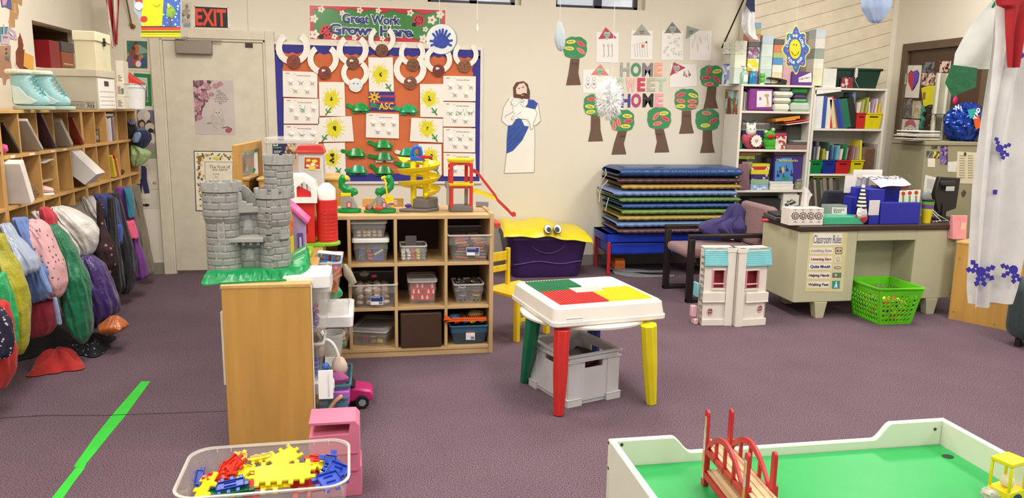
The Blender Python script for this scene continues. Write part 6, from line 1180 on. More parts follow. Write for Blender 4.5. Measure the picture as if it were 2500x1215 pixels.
def plate(nm,cells,col):
 m=M(col,.35);g=G();u=.0159*.97
 for(x0,y0,x1,y1)in cells:g.box((x0,y0,.5405),(x1,y1,.5435),m)
 nx=int(.26/u)
 for(x0,y0,x1,y1)in cells:
  a=int(round((x1-x0)/u));b=int(round((y1-y0)/u))
  for i in range(a):
   for j in range(b):xx=x0+(i+.5)*(x1-x0)/a;yy2=y0+(j+.5)*(y1-y0)/b;r0=.0048;g.fr((xx-r0,yy2-r0,xx+r0,yy2+r0),(xx-r0,yy2-r0,xx+r0,yy2+r0),.5435,.548,m)
 g.out(nm,t,smooth=0)
e=.245;mx_,my_=.01,.01
plate('green_plate',[(-e,my_,hx0,e),(hx0,hy1,mx_,e)],'#10764a');plate('red_plate',[(-e,-e,hx0,my_),(hx0,-e,mx_,hy0)],'#c93232');plate('yellow_plate',[(hx1,-e,e,my_),(mx_,-e,hx1,hy0)],'#e2cf1e')
t=thing('plastic_crate','light grey plastic crate with handle slots under the play table','crate',(1.02,3.66,0));CR=M('#c9c9c9',.45,var=.02)
A,B,C_,D=[Vector(v)for v in((.82,3.83),(.94,3.50),(1.225,3.60),(1.10,3.93))]
ctr=(A+B+C_+D)/4;ex=(C_-B);ex2=ex.normalized();ang=math.atan2(ex2.y,ex2.x);hw,hd,hh=ex.length/2,(A-B).length/2,.262
t.location=(ctr.x,ctr.y,0);t.rotation_euler.z=ang;hw+=.0;bpy.context.view_layer.update()
g=G()
for s in(-1,1):
 for(axx,hl,o_)in((0,hw,hd),(1,hd,hw)):
  sl=.055
  for q in((-hl,-sl,.02,hh),(sl,hl,.02,hh),(-sl,sl,.02,hh-.075),(-sl,sl,hh-.04,hh)):
   a=(q[0],s*(o_-.006)-.004,q[2]);b=(q[1],s*(o_-.006)+.004,q[3])
   if axx:a,b=(a[1],a[0],a[2]),(b[1],b[0],b[2]);a,b=(min(a[0],b[0]),a[1],a[2]),(max(a[0],b[0]),b[1],b[2])
   g.box(a,b,CR)
g.box((-hw+.01,-hd+.01,0),(hw-.01,hd-.01,.02),CR);g.out('body',t,smooth=0)
g=G()
for z,e_ in((hh-.004,.016),(hh-.035,.012)):
 for q in((-hw-e_,-hd-e_,hw+e_,-hd+.0),(-hw-e_,hd,hw+e_,hd+e_),(-hw-e_,-hd,-hw,hd),(hw,-hd,hw+e_,hd)):g.box((q[0],q[1],z),(q[2],q[3],z+.005),CR)
g.out('rim',t,smooth=0)
for sx_ in(-1,1):
 for sy_ in(-1,1):
  g=G()
  x0,x1=sorted((sx_*(hw+.012),sx_*(hw-.075)));y0,y1=sorted((sy_*(hd+.012),sy_*(hd-.06)));g.box((x0,y0,0),(x1,y1,.035),CR);g.box((x0-.002,y0-.002,.035),(x1+.002,y1+.002,.04),CR)
  x0,x1=sorted((sx_*(hw+.004),sx_*(hw-.07)));y0,y1=sorted((sy_*(hd+.004),sy_*(hd-.055)));g.box((x0,y0,.04),(x1,y1,hh-.035),CR);g.out('corner_foot',t,smooth=0,bevel=.002)
for k,(x,y,z,c,l)in enumerate(((-.03,.02,.13,'#8c1c20','dark red book lying in the crate'),(.03,-.02,.16,'#5a1218','maroon box in the crate'),(.06,.03,.175,'#1c1818','black flat box on top in the crate'),(-.08,-.05,.12,'#a84434','brick red book in the crate'),(.09,-.06,.13,'#8a7a3a','gold printed book at the front of the crate'))):
 g=G();g.cb((0,0,0),(.16 if k<3 else .1,.11,.025),M(c,.3));o=g.out('crate_book',bevel=.002,smooth=0);v=Matrix.Rotation(ang,3,'Z')@Vector((x,y,z));o.location=(ctr.x+v.x,ctr.y+v.y,z);o.rotation_euler=(.12,-.1,ang+.3*k);tag(o,l,'book')
g=G();v=Matrix.Rotation(ang,3,'Z')@Vector((0,0,0));g.box((-hw+.02,-hd+.02,.022),(hw-.02,hd-.02,.10),M('#3a2422',.7),Matrix.Translation((ctr.x,ctr.y,0))@Matrix.Rotation(ang,4,'Z'));tag(g.out('crate_case',world=True),'dark case at the bottom of the crate under the books','case')
def sk(name,label,cat,x0,y0,x1,y1,Y,D,m,zb=None,grp=None,bev=.002,par=None,tilt=0,keep=0):
 A=P(x0,y0,1,Y);B=P(x1,y1,1,Y);z0=B.z if zb is None else zb;g=G();m=mt(m)
 g.box((A.x,Y,z0),(B.x,Y+D,max(A.z,z0+.004)),m)
 if tilt:
  c=Vector((B.x if tilt>0 else A.x,Y,z0));T=Matrix.Translation(c)@Matrix.Rotation(-tilt,4,'Y')@Matrix.Translation(-c);g.v=[T@v for v in g.v];dz=z0-min(v.z for v in g.v);g.v=[v+Vector((0,0,dz))for v in g.v]
 if keep:return g
 o=g.out(name,par,world=True,smooth=0,bevel=bev,seg=1)
 return o if par else tag(o,label,cat,grp)
def blk(c,**k):return M('',.5,'block',cols=c,**k)
ca,cb_=1.19,1.82;t=thing('toy_chest','purple toy chest with a yellow lid that has two cartoon eyes','chest',(1.5,6.66,0));PU=M('#3a2158',.45)
g=G();rx,ry=.36,.25;lv(g,[([(1.5+x,6.66+y)for x,y in rr(rx*.80,ry*.85,.07)],.002),([(1.5+x,6.66+y)for x,y in rr(rx*.86,ry*.9,.08)],.03),([(1.5+x,6.66+y)for x,y in rr(rx*.88,ry*.92,.08)],.13),([(1.5+x,6.66+y)for x,y in rr(rx*.91,ry*.93,.08)],.14),([(1.5+x,6.66+y)for x,y in rr(rx*1.0,ry,.08)],.33),([(1.5+x,6.66+y)for x,y in rr(rx*1.03,ry*1.05,.08)],.34),([(1.5+x,6.66+y)for x,y in rr(rx*1.03,ry*1.05,.08)],.37),([(1.5+x,6.66+y)for x,y in rr(rx*.97,ry*.97,.08)],.37),([(1.5+x,6.66+y)for x,y in rr(rx*.9,ry*.9,.08)],.1)],PU);g.out('tub',t,world=True,smooth=50)
g=G();g.tube([(1.5+(u-.5)*.34,6.66-ry*.955-.001-.006*(1-abs(2*u-1)),.305-.085*(1-(2*u-1)**2))for u in[i/14 for i in range(15)]],.006,PU,8);g.tube([(1.20+.60*u,6.66-ry*.93,.135-.012*math.cos(u*9))for u in[i/20 for i in range(21)]],.008,PU,8);g.out('smile_relief',t,world=True)
YL=M('#dcc817',.35);g=G()
def lidf(u,v):
 x=1.49+(u-.5)*.79*(1-.06*v);y=6.36+.55*v;e=math.sin(PI*u)**.35*math.sin(PI*min(v*1.05+.02,1))**.4 if 0<u<1 else 0
 z=.375+.075*e*(1+.3*math.cos((u-.5)*12))+.05*v+(.006*math.cos((u-.5)*22)if v<.2 else 0)-(.03 if v<.02 else 0)-.035*u+.03*(1-u)
 return(x,y,z)
g.grid(lidf,40,16,YL,th=.008);g.out('lid',t,world=True,smooth=60)
for s in(-1,1):
 g=G();T=TR(1.522+s*.042,6.372,.437,rx=math.radians(-38))@Matrix.Scale(1,4);g.prism([(.036*math.cos(a),.046*math.sin(a))for a in[2*PI*i/20 for i in range(20)]],-.012,-.004,'#17120f',T,ax=1);g.prism([(.032*math.cos(a),.042*math.sin(a))for a in[2*PI*i/20 for i in range(20)]],-.014,-.010,'#efece4',T,ax=1);g.prism([(.022*math.cos(a)-s*.006,.027*math.sin(a)-.010)for a in[2*PI*i/16 for i in range(16)]],-.016,-.013,'#4a2418',T,ax=1);g.prism([(.014*math.cos(a)-s*.006,.018*math.sin(a)-.010)for a in[2*PI*i/12 for i in range(12)]],-.0175,-.015,'#0c0a0a',T,ax=1);g.out('eye',t,world=True,smooth=0)
for c,x,l in(('#c98a3a',1.22,'orange toy peeking out of the left side of the chest'),('#d8d0c4',1.17,'pale toy peeking out of the left corner of the chest')):blobthing('chest_toy',l,'toy',(x+.03,6.45,.372),(.04,.03,.012),M(c,.5))
t=thing('child_chair','small worn yellow wooden chair beside the cube shelf','chair',(.925,4.80,0),.6);YC=M('#d9ba1c',.45,'wood',st=(6,6,.8))
for n,q in(('seat',(-.17,-.16,.285,.17,.16,.305)),('leg',(-.155,.11,0,-.125,.14,.285)),('leg',(.12,.11,0,.15,.14,.285)),('leg',(.12,-.15,0,.155,-.115,.285)),('leg',(-.155,-.15,0,-.125,-.115,.285)),('apron',(-.15,-.14,.235,.145,-.122,.285)),('apron',(.125,-.12,.235,.143,.12,.285)),('stretcher',(-.14,-.135,.12,.13,-.12,.145)),('stretcher',(.128,-.12,.09,.143,.12,.112)),('back_post',(-.155,.12,.305,-.13,.145,.53)),('back_post',(.02,.12,.305,.047,.145,.55)),('back_slat',(-.13,.125,.47,.02,.14,.53)),('back_slat',(-.13,.125,.40,.02,.14,.44))):
 g=G();g.box(q[:3],q[3:],YC);g.out(n,t,smooth=0,bevel=.004)
sk('red_folder','red and white folders lying behind the cube shelf','folder',1208,544,1222,556,5.2,.2,'#c4453a')
WX0,WX1,WY0,WY1=2.035,3.15,6.46,6.90;t=thing('water_table','blue water table on red metal legs under the stacked mats','table',(2.55,6.68,0));BLU2=M('#1c3ab8',.35)
g=G();o=[(2.592+x,6.68+y)for x,y in rr(.557,.22,.04)];i_=[(2.592+x,6.68+y)for x,y in rr(.50,.17,.04)];i2=[(2.52+x*.9,6.68+y)for x,y in rr(.40,.16,.04)]
lv(g,[(o,.372),([(2.592+x,6.68+y)for x,y in rr(.55,.215,.04)],.30),(i2,.298)],BLU2,False);g.v=g.v;lv(g,[(o,.372),(i_,.372),(i_,.305)],BLU2);g.out('tray',t,world=True,smooth=40)
g=G();g.box((2.08,6.49,.18),(2.78,6.87,.298),BLU2);g.out('basin',t,world=True,bevel=.02)
for x,y in((2.05,6.475),(2.05,6.87),(3.12,6.475),(3.12,6.87)):
 g=G();g.box((x,y-.012,0),(x+.03,y+.012,.30),M('#b01f2a',.4));g.out('leg',t,world=True,smooth=0,bevel=.004)
mats=[('#3a5a94','#24457a',1500,1805,397,.055),('#46303a','#4a3138',1497,1805,0,.034),('#9a8340','#a88c44',1508,1806,0,.034),('#51688f','#6b83b5',1488,1795,0,.038),('#5a7a48','#5f7f46',1500,1803,0,.034),('#2f4678','#33528f',1505,1800,0,.032),('#5f7f4a','#6d8a4c',1506,1795,0,.034),('#93803c','#a38d44',1502,1790,0,.034),('#5a6680','#6580b0',1500,1790,0,.038),('#493540','#5a3f45',1502,1788,0,.036)]
names=['dark blue rest mat, topmost of the stack','dark brown rest mat, second from the top of the stack','tan rest mat, third from the top','light blue rest mat, fourth from the top, sticking out left','green rest mat just under the light blue one','navy blue rest mat between two green ones','olive green rest mat in the lower half of the stack','mustard rest mat, third from the bottom','pale blue rest mat, second from the bottom','brown rest mat, lowest of the stack']
zc=.376;mz=[m_[5]*1.5 for m_ in mats]
for i in range(9,-1,-1):
 c1,c2,a,b,_,h=mats[i];h=(.975-.376)*h/sum(m_[5]for m_ in mats);x0,x1=P(a,500,1,6.42).x+.03,P(b,500,1,6.42).x;y0,y1=6.385,6.915;mm=M(c2,.32,var=.06)
 def mf(u,v,zc=zc,h=h,x0=x0,x1=x1,i=i):
  nx=math.cos(2*PI*u);nz=math.sin(2*PI*u);e=abs(nx)**.35*(1 if nx>0 else-1);f_=abs(nz)**.8*(1 if nz>0 else-1)
  y=(y0+y1)/2+(y1-y0)/2*e;x=x0+(x1-x0)*v;end=min(1,min(v,1-v)*30)**.4 if 0<v<1 else .0
  w=.0035*math.sin(x*95+3*math.sin(x*9+i)+nz*2.5)*(1 if abs(nx)>.5 else .25)+.004*noise.noise(Vector((x*6,y*6,i)))
  return(x+.012*math.sin(2*PI*u+i),y+w*(1 if nx<0 else-1)*end,max(zc+h/2+(h/2)*f_*(.35+.65*end)+w*.6*abs(nz)*end*.7,zc+.0005)-(.018*v*0))
 g=G();g.grid(mf,32,150,mm);g.v=g.v;o=tag(g.out('rest_mat',world=True,smooth=80),names[i],'mat','rest mats stacked on the water table');zc+=h*.985
for(x,pts)in((0,[(1470,412),(1472,425),(1460,445),(1452,470)]),(1,[(1476,440),(1462,455),(1456,470),(1455,492)]),(2,[(1478,482),(1473,500),(1470,515)])):
 g=G();q=[P(a,b,1,6.40-.006*x)+Vector((.03,0,0))for a,b in pts];g.tube(q,.008,M('#cfc8ba',.8,'cloth'),6,sq=.3);tag(g.out('mat_tie',world=True),['white cloth tie hanging from the upper mats','long white cloth tie beside the light blue mat','white cloth tie hanging from the lower mats'][x],'tie')
g=G();T=TR(2.98,6.45,.16,rz=.25,ry=.33);g.cb((0,0,0),(.55,.16,.08),M('#19181b',.3),T);[g.cyl((-.24+k*.045,-.081,-.02),(-.24+k*.045,-.084,-.02),.008,'#8a8a8a',T=T,n=8)for k in range(11)];g.cb((0,-.02,.05),(.5,.1,.02),M('#2a292c',.3),T);tag(g.out('black_case',world=True,bevel=.008),'black studded case leaning under the water table','case')
t=thing('toy_raceway','grey toy race track with an orange tunnel lying under the water table','toy',(2.35,6.36,0));g=G();q=[P(a,b,2,.002)for a,b in((1495,665),(1500,658),(1530,668),(1600,675),(1648,674),(1646,677),(1560,678),(1530,676),(1500,670))];g.prism([(p.x,p.y)for p in q],.001,.018,M('#7d8184',.4));g.prism([(p.x,p.y+.14)for p in q],.019,.03,M('#6d7174',.4));g.out('track',t,world=True,bevel=.003)
g=G();c=P(1513,655,2,.03);g.lathe([(.055,-.045),(.055,.045),(.048,.045),(.048,-.045),(.055,-.045)],M('#cf6a1c',.4),20,TR(c.x,c.y+.05,.075,ry=PI/2),closed=False);g.box((c.x-.05,c.y,.03),(c.x+.05,c.y+.02,.075),M('#cf6a1c',.4));g.out('orange_tunnel',t,world=True)
FY=6.50;BWh=M('#dcd8cd',.45,var=.015)
def bcase(x0,x1,zt,sh,label):
 t=thing('bookcase',label,'bookcase',((x0+x1)/2,FY+.15,0),group='white bookcases by the siding wall')
 for n,a,b in(('side_panel',(x0,FY,0),(x0+.022,6.80,zt-.018)),('side_panel',(x1-.022,FY,0),(x1,6.80,zt-.018)),('top_board',(x0,FY-.002,zt-.018),(x1,6.80,zt)),('back_panel',(x0+.022,6.79,0),(x1-.022,6.80,zt-.018))):prt(n,a,b,BWh,t)
 for z in sh:prt('shelf',(x0+.022,FY+.003,z-.02),(x1-.022,6.79,z),BWh,t)
bcase(3.24,3.948,1.70,(1.468,1.125,.755,.40,.06),'left white bookcase with diapers, frog puppet and games')
bcase(3.952,4.69,1.685,(1.32,.905,.50,.10),'right white bookcase with binders and coloured book bins')
def a6(x,y):return 1700+x/2.532,y/2.532
def s6(name,label,cat,x0,y0,x1,y1,c,zb=None,D=.16,dy=.02,grp=None,**k):
 a=a6(x0,y0);b=a6(x1,y1);return sk(name,label,cat,a[0],a[1],b[0],b[1],FY+dy,D,c,zb,grp,**k)
TG='tissue boxes stacked on the left bookcase'
ZT1=1.701
def stack(x0,x1,items,y0,dy=.04,D=.12,z=ZT1):
 for(yb,yt,c,l)in items:
  a,b=a6(x0,300)[0],a6(x1,300)[0];A=P(a,150,1,FY+dy);B=P(b,150,1,FY+dy);zt=P(a,a6(0,yt)[1],1,FY+dy).z
  g=G();g.box((A.x,FY+dy,z+.0005),(B.x-.001,FY+dy+D,zt),mt(c));tag(g.out('tissue_box',world=True,smooth=0,bevel=.002,seg=1),l,'box',TG);z=zt
LAT=M('#d6d8c8',.5,'print',c2='#a9ac94',ns=50,p=.3)
stack(238,308,[(505,420,'#c9d6cc','pale green tissue box at the bottom of the second pile from the left'),(420,335,'#d9dccb','cream-green tissue box in the middle of the second pile from the left'),(335,250,LAT,'lattice printed tissue box on top of the second pile from the left')],0)
stack(318,388,[(505,440,'#b5607a','rose tissue box behind the blue soap bottle'),(440,362,blk('#e0d23a #eeeae0 #d8c83a #f0ece0',ns=30),'yellow tissue box with a white rabbit'),(362,290,blk('#7a4a6a #8fb8b0 #9a6a8a #a8c8c0',ns=30),'purple tissue box with a pale green flower'),(290,258,'#5a5552','dark grey tissue box under the flag'),(258,248,'#8a8a88','thin grey tissue box under the flag'),(245,210,'#c9785a','orange tissue box high behind the flag'),(210,170,'#a3ab6a','olive tissue box high behind the flag'),(170,137,'#7d9ac0','light blue tissue box, highest of all behind the flag')],0,dy=.06)
stack(400,470,[(505,430,'#b9d0c8','pale green tissue box at the bottom of the tall middle pile'),(430,350,'#c2d4cc','pale green tissue box second in the tall middle pile'),(350,270,'#c6d6d2','pale green tissue box third in the tall middle pile'),(270,215,'#afc0cc','blue-grey tissue box on top of the tall middle pile')],0)
stack(474,538,[(505,450,'#ddd0a8','cream tissue box at the bottom beside the pink dotted one'),(450,400,'#ddd8cc','white tissue box under the blue one'),(398,358,'#4f8ac0','bright blue tissue box left of the smiling sign'),(358,322,'#a3b06a','olive tissue box above the bright blue one'),(320,275,'#c77a55','orange tissue box above the olive one'),(275,240,'#5f5550','dark brown tissue box on top beside the smiling sign')],0)
stack(542,594,[(505,400,M('#c9a0a4',.5,'print',c2='#9a4a5a',ns=90,p=.2),'pink dotted tissue box under the smiling sign')],0,dy=.03)
stack(690,730,[(505,440,'#b9bab4','grey tissue box at the foot of the shaded pile behind the sign'),(440,320,'#a8a8a2','grey tissue box in the shaded pile behind the sign'),(320,190,'#9c9c96','grey tissue box on top of the shaded pile behind the sign')],0,dy=.14)
stack(727,788,[(525,425,'#ddd8b8','cream tissue box at the foot of the rightmost pile'),(425,362,'#d8d8cc','white tissue box second in the rightmost pile'),(360,300,'#8f9a92','grey-green tissue box in the rightmost pile'),(300,235,M('#d4d2ca',.5,'print',c2='#a9a49a',ns=90,p=.2),'dotted cream tissue box in the rightmost pile'),(235,178,'#b9c6cc','pale blue tissue box on top of the rightmost pile')],0,z=ZT1)
s6('lattice_box','grey lattice patterned box highest at the far left behind the bookcase top','box',193,255,240,335,LAT,D=.08,dy=.14)
s6('grey_carton','plain grey box supporting the lattice patterned one at the far left','box',193,336,236,396,'#b9b8b4',D=.08,dy=.14);s6('tea_box','blue and white box at the far left end of the bookcase top','box',187,396,232,505,blk('#5a6ab8 #d5dae2 #8a98c8 #dfe2ea',ns=26),ZT1,D=.08,dy=.14)
prt('ledge',(3.14,FY+.12,1.685),(3.24,FY+.25,ZT1-.001),BWh,bpy.data.objects['bookcase'])
s6('purple_box','purple and white carton below the smiling sign','box',597,442,712,510,'#5a2f86',ZT1,D=.1,dy=.0)
f=Flat(1,FY-.0005);f.pl([a6(a,b)for a,b in((632,508),(632,480),(712,446),(712,508))],'#ddd8dc',1);[f.el(*a6(640+k*14,490-k*3),2.6,2.4,['#b8b49a','#8a8aa0'][k%2],2,9)for k in range(5)];f.art('printing',parent=bpy.data.objects['purple_box'])
def bottle(name,label,x,c,r,h,cc,dy=-.0,top='#e8e8e4',y=FY+.03):
 X=P(a6(x,0)[0],190,1,y).x;t=thing(name,label,'bottle',(X,y,ZT1));g=G();g.lathe([(r*.9,0),(r,.005),(r,h*.62),(r*.5,h*.75),(r*.3,h*.78),(r*.3,h*.82)],M(c,.15,'clear',a=.75),16,sy=.7);g.out('bottle_body',t);g=G();g.lathe([(r*.4,h*.8),(r*.4,h*.9),(r*.15,h*.92),(r*.15,h)],top,12);g.tube([(0,0,h),(-r*.9,0,h)],r*.16,top);g.out('pump',t);g=G();g.box((-r*.6,-r*.76,h*.12),(r*.6,-r*.70,h*.5),cc);g.out('bottle_label',t)
bottle('sanitizer_bottle','clear green pump bottle on the bookcase top',297,'#a8d8c0',.034,.16,'#dfeae4');bottle('soap_bottle','blue pump soap bottle on the bookcase top',350,'#2aa8d0',.036,.14,'#1f6fb0',top='#c9dfe8')
bottle('spray_bottle','small green capped bottle behind the clear green pump bottle',294,'#5ab88a',.016,.19,'#3aa86a',y=FY+.02)if 0 else None
X=P(a6(408,0)[0],190,1,FY+.03).x;t=thing('frog_bottle','green frog shaped soap bottle on the bookcase top','bottle',(X,FY+.03,ZT1));g=G();g.ball((0,0,.04),(.024,.018,.03),M('#5ab83a',.3),14);g.ball((0,0,.075),(.026,.018,.018),M('#5ab83a',.3),14);[g.ball((s*.015,-.005,.093),.009,M('#7ac85a',.3),10)for s in(-1,1)];g.out('frog_body',t);g=G();g.cyl((0,0,0),(0,0,.014),.018,'#e8e8e4');g.out('frog_base',t)
a,b=P(a6(430,500)[0],197,1,FY+.02),P(a6(552,470)[0],186,1,FY+.02);g=G();BKK=M('#17130f',.3);g.prism([(a.x,ZT1),(b.x,ZT1),(b.x+.01,ZT1+.04),(b.x-.03,ZT1+.05),(b.x-.05,ZT1+.03),(b.x-.08,ZT1+.012),(a.x,ZT1+.012)],FY+.0,FY+.05,BKK,ax=1);g.prism([(a.x+.01,ZT1+.055),(a.x+.02,ZT1+.066),(b.x-.06,ZT1+.058),(b.x-.02,ZT1+.045),(b.x-.04,ZT1+.03),(b.x-.09,ZT1+.045)],FY+.005,FY+.045,BKK,ax=1);tag(g.out('hole_punch',world=True,bevel=.003),'black desk hole punch on the bookcase top','hole punch')
Z1,Z2,Z3,Z4=1.469,1.126,.756,.401
t=s6('diaper_pack','purple pack of diapers with a giraffe picture','pack',335,548,472,670,'#7f2f86',Z1,D=.2,dy=.0,bev=.012)
f=Flat(1,FY-.001);f.pl([a6(a,b)for a,b in((375,562),(466,562),(464,660),(372,662))],'#e4d8e0',1);q=a6(425,610);f.el(q[0]+4,q[1]-8,6,4,'#a9a06a',2,12);f.pl([a6(a,b)for a,b in((432,590),(442,590),(448,645),(436,645))],'#b0a06a',2);f.el(*a6(395,610),3,4,'#8a8a96',2,10);f.el(*a6(440,650),5,2.5,'#d8c040',3,9);f.art('pack_picture',parent=t)
for k,(x0,y0,x1,y1,c,l)in enumerate(((478,640,582,676,'#d6d8c8','lowest white diaper pack beside the purple pack'),(476,603,592,639,'#d2d6c6','middle white diaper pack with a green mark'),(478,562,605,602,'#dadad0','upper white diaper pack with a green leaf mark'),(590,632,714,676,'#b4c6b4','pale green wrapped diaper pack at the right end of the shelf'),(608,612,688,631,'#6ab87a','green striped diaper pack'),(610,586,684,611,'#6a3a7a','purple and white folded pack'),(598,534,696,585,'#1a7a34','dark green plastic pack at the top right of the shelf'),(520,532,594,561,'#98a6a2','grey plastic pack on top of the diaper packs'))):
 o=s6('diaper_pack',l,'pack',x0,y0,x1,y1,M(c,.3,bump=.25,bs=18),Z1 if k in(0,3)else None,D=.16,dy=.03,bev=.02,grp='packs on the top shelf of the left bookcase')
for k in range(5):s6('notebook','pale pad standing at the left end of the diaper shelf','book',278+k*9,560+k*4,285+k*9,670,['#b9b0a6','#8a8078','#c4bcb0','#a09890','#cfc8bc'][k],Z1,D=.16,dy=.05,grp='pads at the left of the diaper shelf')
t=thing('plastic_basket','white slotted basket of cords behind the owl and frog','basket',(3.45,FY+.2,Z2));A=P(*a6(290,758),1,FY+.17);B=P(*a6(448,800),1,FY+.17)
g=G();W2=M('#dcdad6',.4);g.box((A.x,FY+.17,A.z-.015),(B.x,FY+.28,A.z),W2);g.box((A.x,FY+.17,B.z-.01),(B.x,FY+.28,B.z),W2);g.box((A.x+.01,FY+.18,Z2),(B.x-.01,FY+.27,B.z-.01),M('#3a4a86',.5));[g.box((A.x+(B.x-A.x)*k/16-.002,FY+.17,B.z),(A.x+(B.x-A.x)*k/16+.003,FY+.174,A.z-.015),W2)for k in range(17)];g.out('basket_body',t,world=True,smooth=0)
g=G();g.tube([(A.x+.08+.06*math.cos(a)*(1+.2*math.sin(3*a)),FY+.22+.02*math.sin(2*a),A.z+.012+.014*math.sin(a*2+1))for a in[i*.5 for i in range(26)]],.003,'#7a8a84',6);tag(g.out('cord',world=True),'tangled cords on the white basket','cord')
c=P(*a6(340,912),1,FY+.06);t=thing('plush_owl','pink and white plush toy holding a round lace card with a heart','toy',(c.x,FY+.07,Z2));PKc=M('#b8485e',.85,'cloth')
g=G();g.ball((0,.0,.075),(.075,.05,.078),PKc,18);g.ball((-.075,-.01,.09),(.03,.03,.045),PKc,12);g.ball((.07,-.02,.04),(.03,.02,.03),M('#c03a4a',.8),12);g.out('body',t);g=G();g.ball((-.015,-.01,.17),(.05,.04,.052),M('#e6e2dc',.85,'cloth'),16);[g.ball((-.015+s*.035,-.005,.215),(.014,.01,.025),M('#e6d8d4',.85),10)for s in(-1,1)];[g.ball((-.02+s*.018,-.048,.18),.005,'#161616',8)for s in(-1,1)];g.out('head',t)
g=G();T=TR(.015,-.055,.075);g.prism([(.058*(1+.06*math.cos(12*a))*math.cos(a),.058*(1+.06*math.cos(12*a))*math.sin(a))for a in[2*PI*i/72 for i in range(72)]],-.012,0,'#7a3a40',T,ax=1);g.prism([(.052*(1+.08*math.cos(12*a))*math.cos(a),.052*(1+.08*math.cos(12*a))*math.sin(a))for a in[2*PI*i/72 for i in range(72)]],-.016,-.012,'#e8e2d4',T,ax=1);g.prism([(0,-.02),(.018,.0),(.016,.014),(.008,.016),(0,.01),(-.008,.016),(-.016,.014),(-.018,0)],-.018,-.016,'#a8a098',T,ax=1);g.out('lace_card',t)
c=P(*a6(450,912),1,FY+.06);t=thing('frog_puppet','bright green plush frog with big eyes and open red mouth','toy',(c.x,FY+.07,Z2));FG=M('#3faa2a',.85,'cloth')
g=G();g.ball((.0,0,.06),(.062,.05,.062),FG,18);g.ball((-.005,-.01,.125),(.055,.045,.045),FG,18);g.out('body',t);g=G();g.ball((-.01,-.05,.115),(.036,.014,.022),M('#b8241c',.7),14);g.out('mouth',t)
for s,z in((-1,.155),(1,.175)):g=G();g.ball((-.018+s*.034,-.02,z),.021,FG,12);g.ball((-.018+s*.034,-.036,z),.015,'#eeeee8',12);g.ball((-.018+s*.034,-.049,z),.006,'#10100e',8);g.out('eye',t)
g=G();[g.ball((-.04+.02*k,-.035,.012),.012,FG,8)for k in range(5)];g.out('feet',t)
t=s6('gift_box','small gift box with red ribbon and printed front','box',492,838,555,905,blk('#d8ccc4 #b83a4a #cfc4ba #8a4a3a #e0d8d0',ns=50),Z2,D=.08,dy=.04);s6('box_lid',None,None,488,822,557,840,'#b83248',D=.09,dy=.035,par=t)
s6('green_cup','green cup at the left end of the middle shelf','cup',258,862,284,912,'#17803f',Z2,D=.05,dy=.06,bev=.006)
g=sk('','','',*a6(440,800),*a6(560,912),FY+.14,.1,'#3a3634',Z2,keep=1);tag(g.out('grey_bag',world=True,bevel=.02),'dark grey bag behind the frog puppet','bag');s6('mesh_bag','dark net bag of things on the right of the middle shelf','bag',566,770,668,868,M('#4a4644',.6,bump=.3),D=.12,dy=.12,bev=.02,zb=Z2)
for k,(x0,y0,x1,y1,c,l)in enumerate(((560,893,700,912,'#8a6a66','mauve papers at the bottom right of the middle shelf'),(575,880,705,892,'#5a5654','dark sheet on the mauve papers'),(600,868,706,879,'#9aa09c','grey-green sheet on top of the lower papers'))):s6('paper_stack',l,'paper',x0,y0,x1,y1,c,Z2 if k==0 else None,D=.1,dy=.01)
for k,(x0,y0,x1,y1,c,l)in enumerate(((560,768,700,776,'#e0dcd8','white folder lying lowest in the tilted pile'),(550,756,690,766,'#c9322a','red folder in the tilted pile'),(490,735,640,755,'#c98a2a','orange-yellow folder on top of the tilted pile'),(540,742,615,752,'#e8a83a','bright orange folder sticking out of the tilted pile'))):s6('folder',l,'folder',x0,y0,x1,y1,c,D=.2,dy=.0+.001*k,tilt=.13,grp='tilted folders on the middle shelf')
def st(items,x0,x1,z,dy,D,grp):
 for yb,yt,c,l,dx in items:
  A=P(*a6(x0+dx,yb),1,FY+dy);B=P(*a6(x1+dx,yt),1,FY+dy);g=G();g.box((A.x,FY+dy,z+.0005),(B.x,FY+dy+D,B.z),mt(c));tag(g.out('game_box',world=True,smooth=0,bevel=.002,seg=1),l,'box',grp);z=B.z
st([(1165,1140,blk('#7a9ac8 #c4d0dc #8aa8cc',ns=30),'blue game box at the bottom of the pile',-2),(1140,1108,'#8aa88c','green game box second in the pile',0),(1105,1078,blk('#3a2a6a #2a1f55 #c9b8a0 #3a2a6a',ns=40),'purple game box in the middle of the pile',0),(1075,1050,'#cfc02a','yellow game box above the purple one',2),(1048,1030,blk('#c93028 #b52a22 #dcd4cc',ns=20),'red and white game box near the top',6),(1028,1012,'#c4bc2a','narrow yellow-green game box on top of the pile',8)],337,448,Z3,.03,.14,'game boxes piled on the third shelf')
st([(1165,1150,'#d8d6d0','white flat box under the marble game',0),(1149,1136,'#e0ded8','second white flat box under the marble game',2),(1135,1121,'#d2d0ca','third white flat box under the marble game',-2)],455,600,Z3,.03,.18,'white flat boxes on the third shelf')
zt=P(*a6(500,1121),1,FY+.03).z+.001;t=s6('marble_game','purple and blue Marbleworks game box with blue towers','box',488,962,645,1118,'#3d2a78',zt,D=.06,dy=.04)
f=Flat(1,FY+.0395);
f.pl([a6(a,b)for a,b in((488,1000),(530,975),(590,975),(598,1040),(596,1118),(484,1118))],'#4a86b8',1);f.tx('Marbleworks',*a6(562,990),6.5,'#c9b85a',3,bold=.02,wpx=52,rot=-.02)
for a,b in((520,1060),(560,1050),(590,1080),(505,1085),(540,1095)):f.el(*a6(a,b),4,4,'#1f2f6a',2,10);f.rc(*a6(a-6,b-30),*a6(a,b),'#26387a',2)
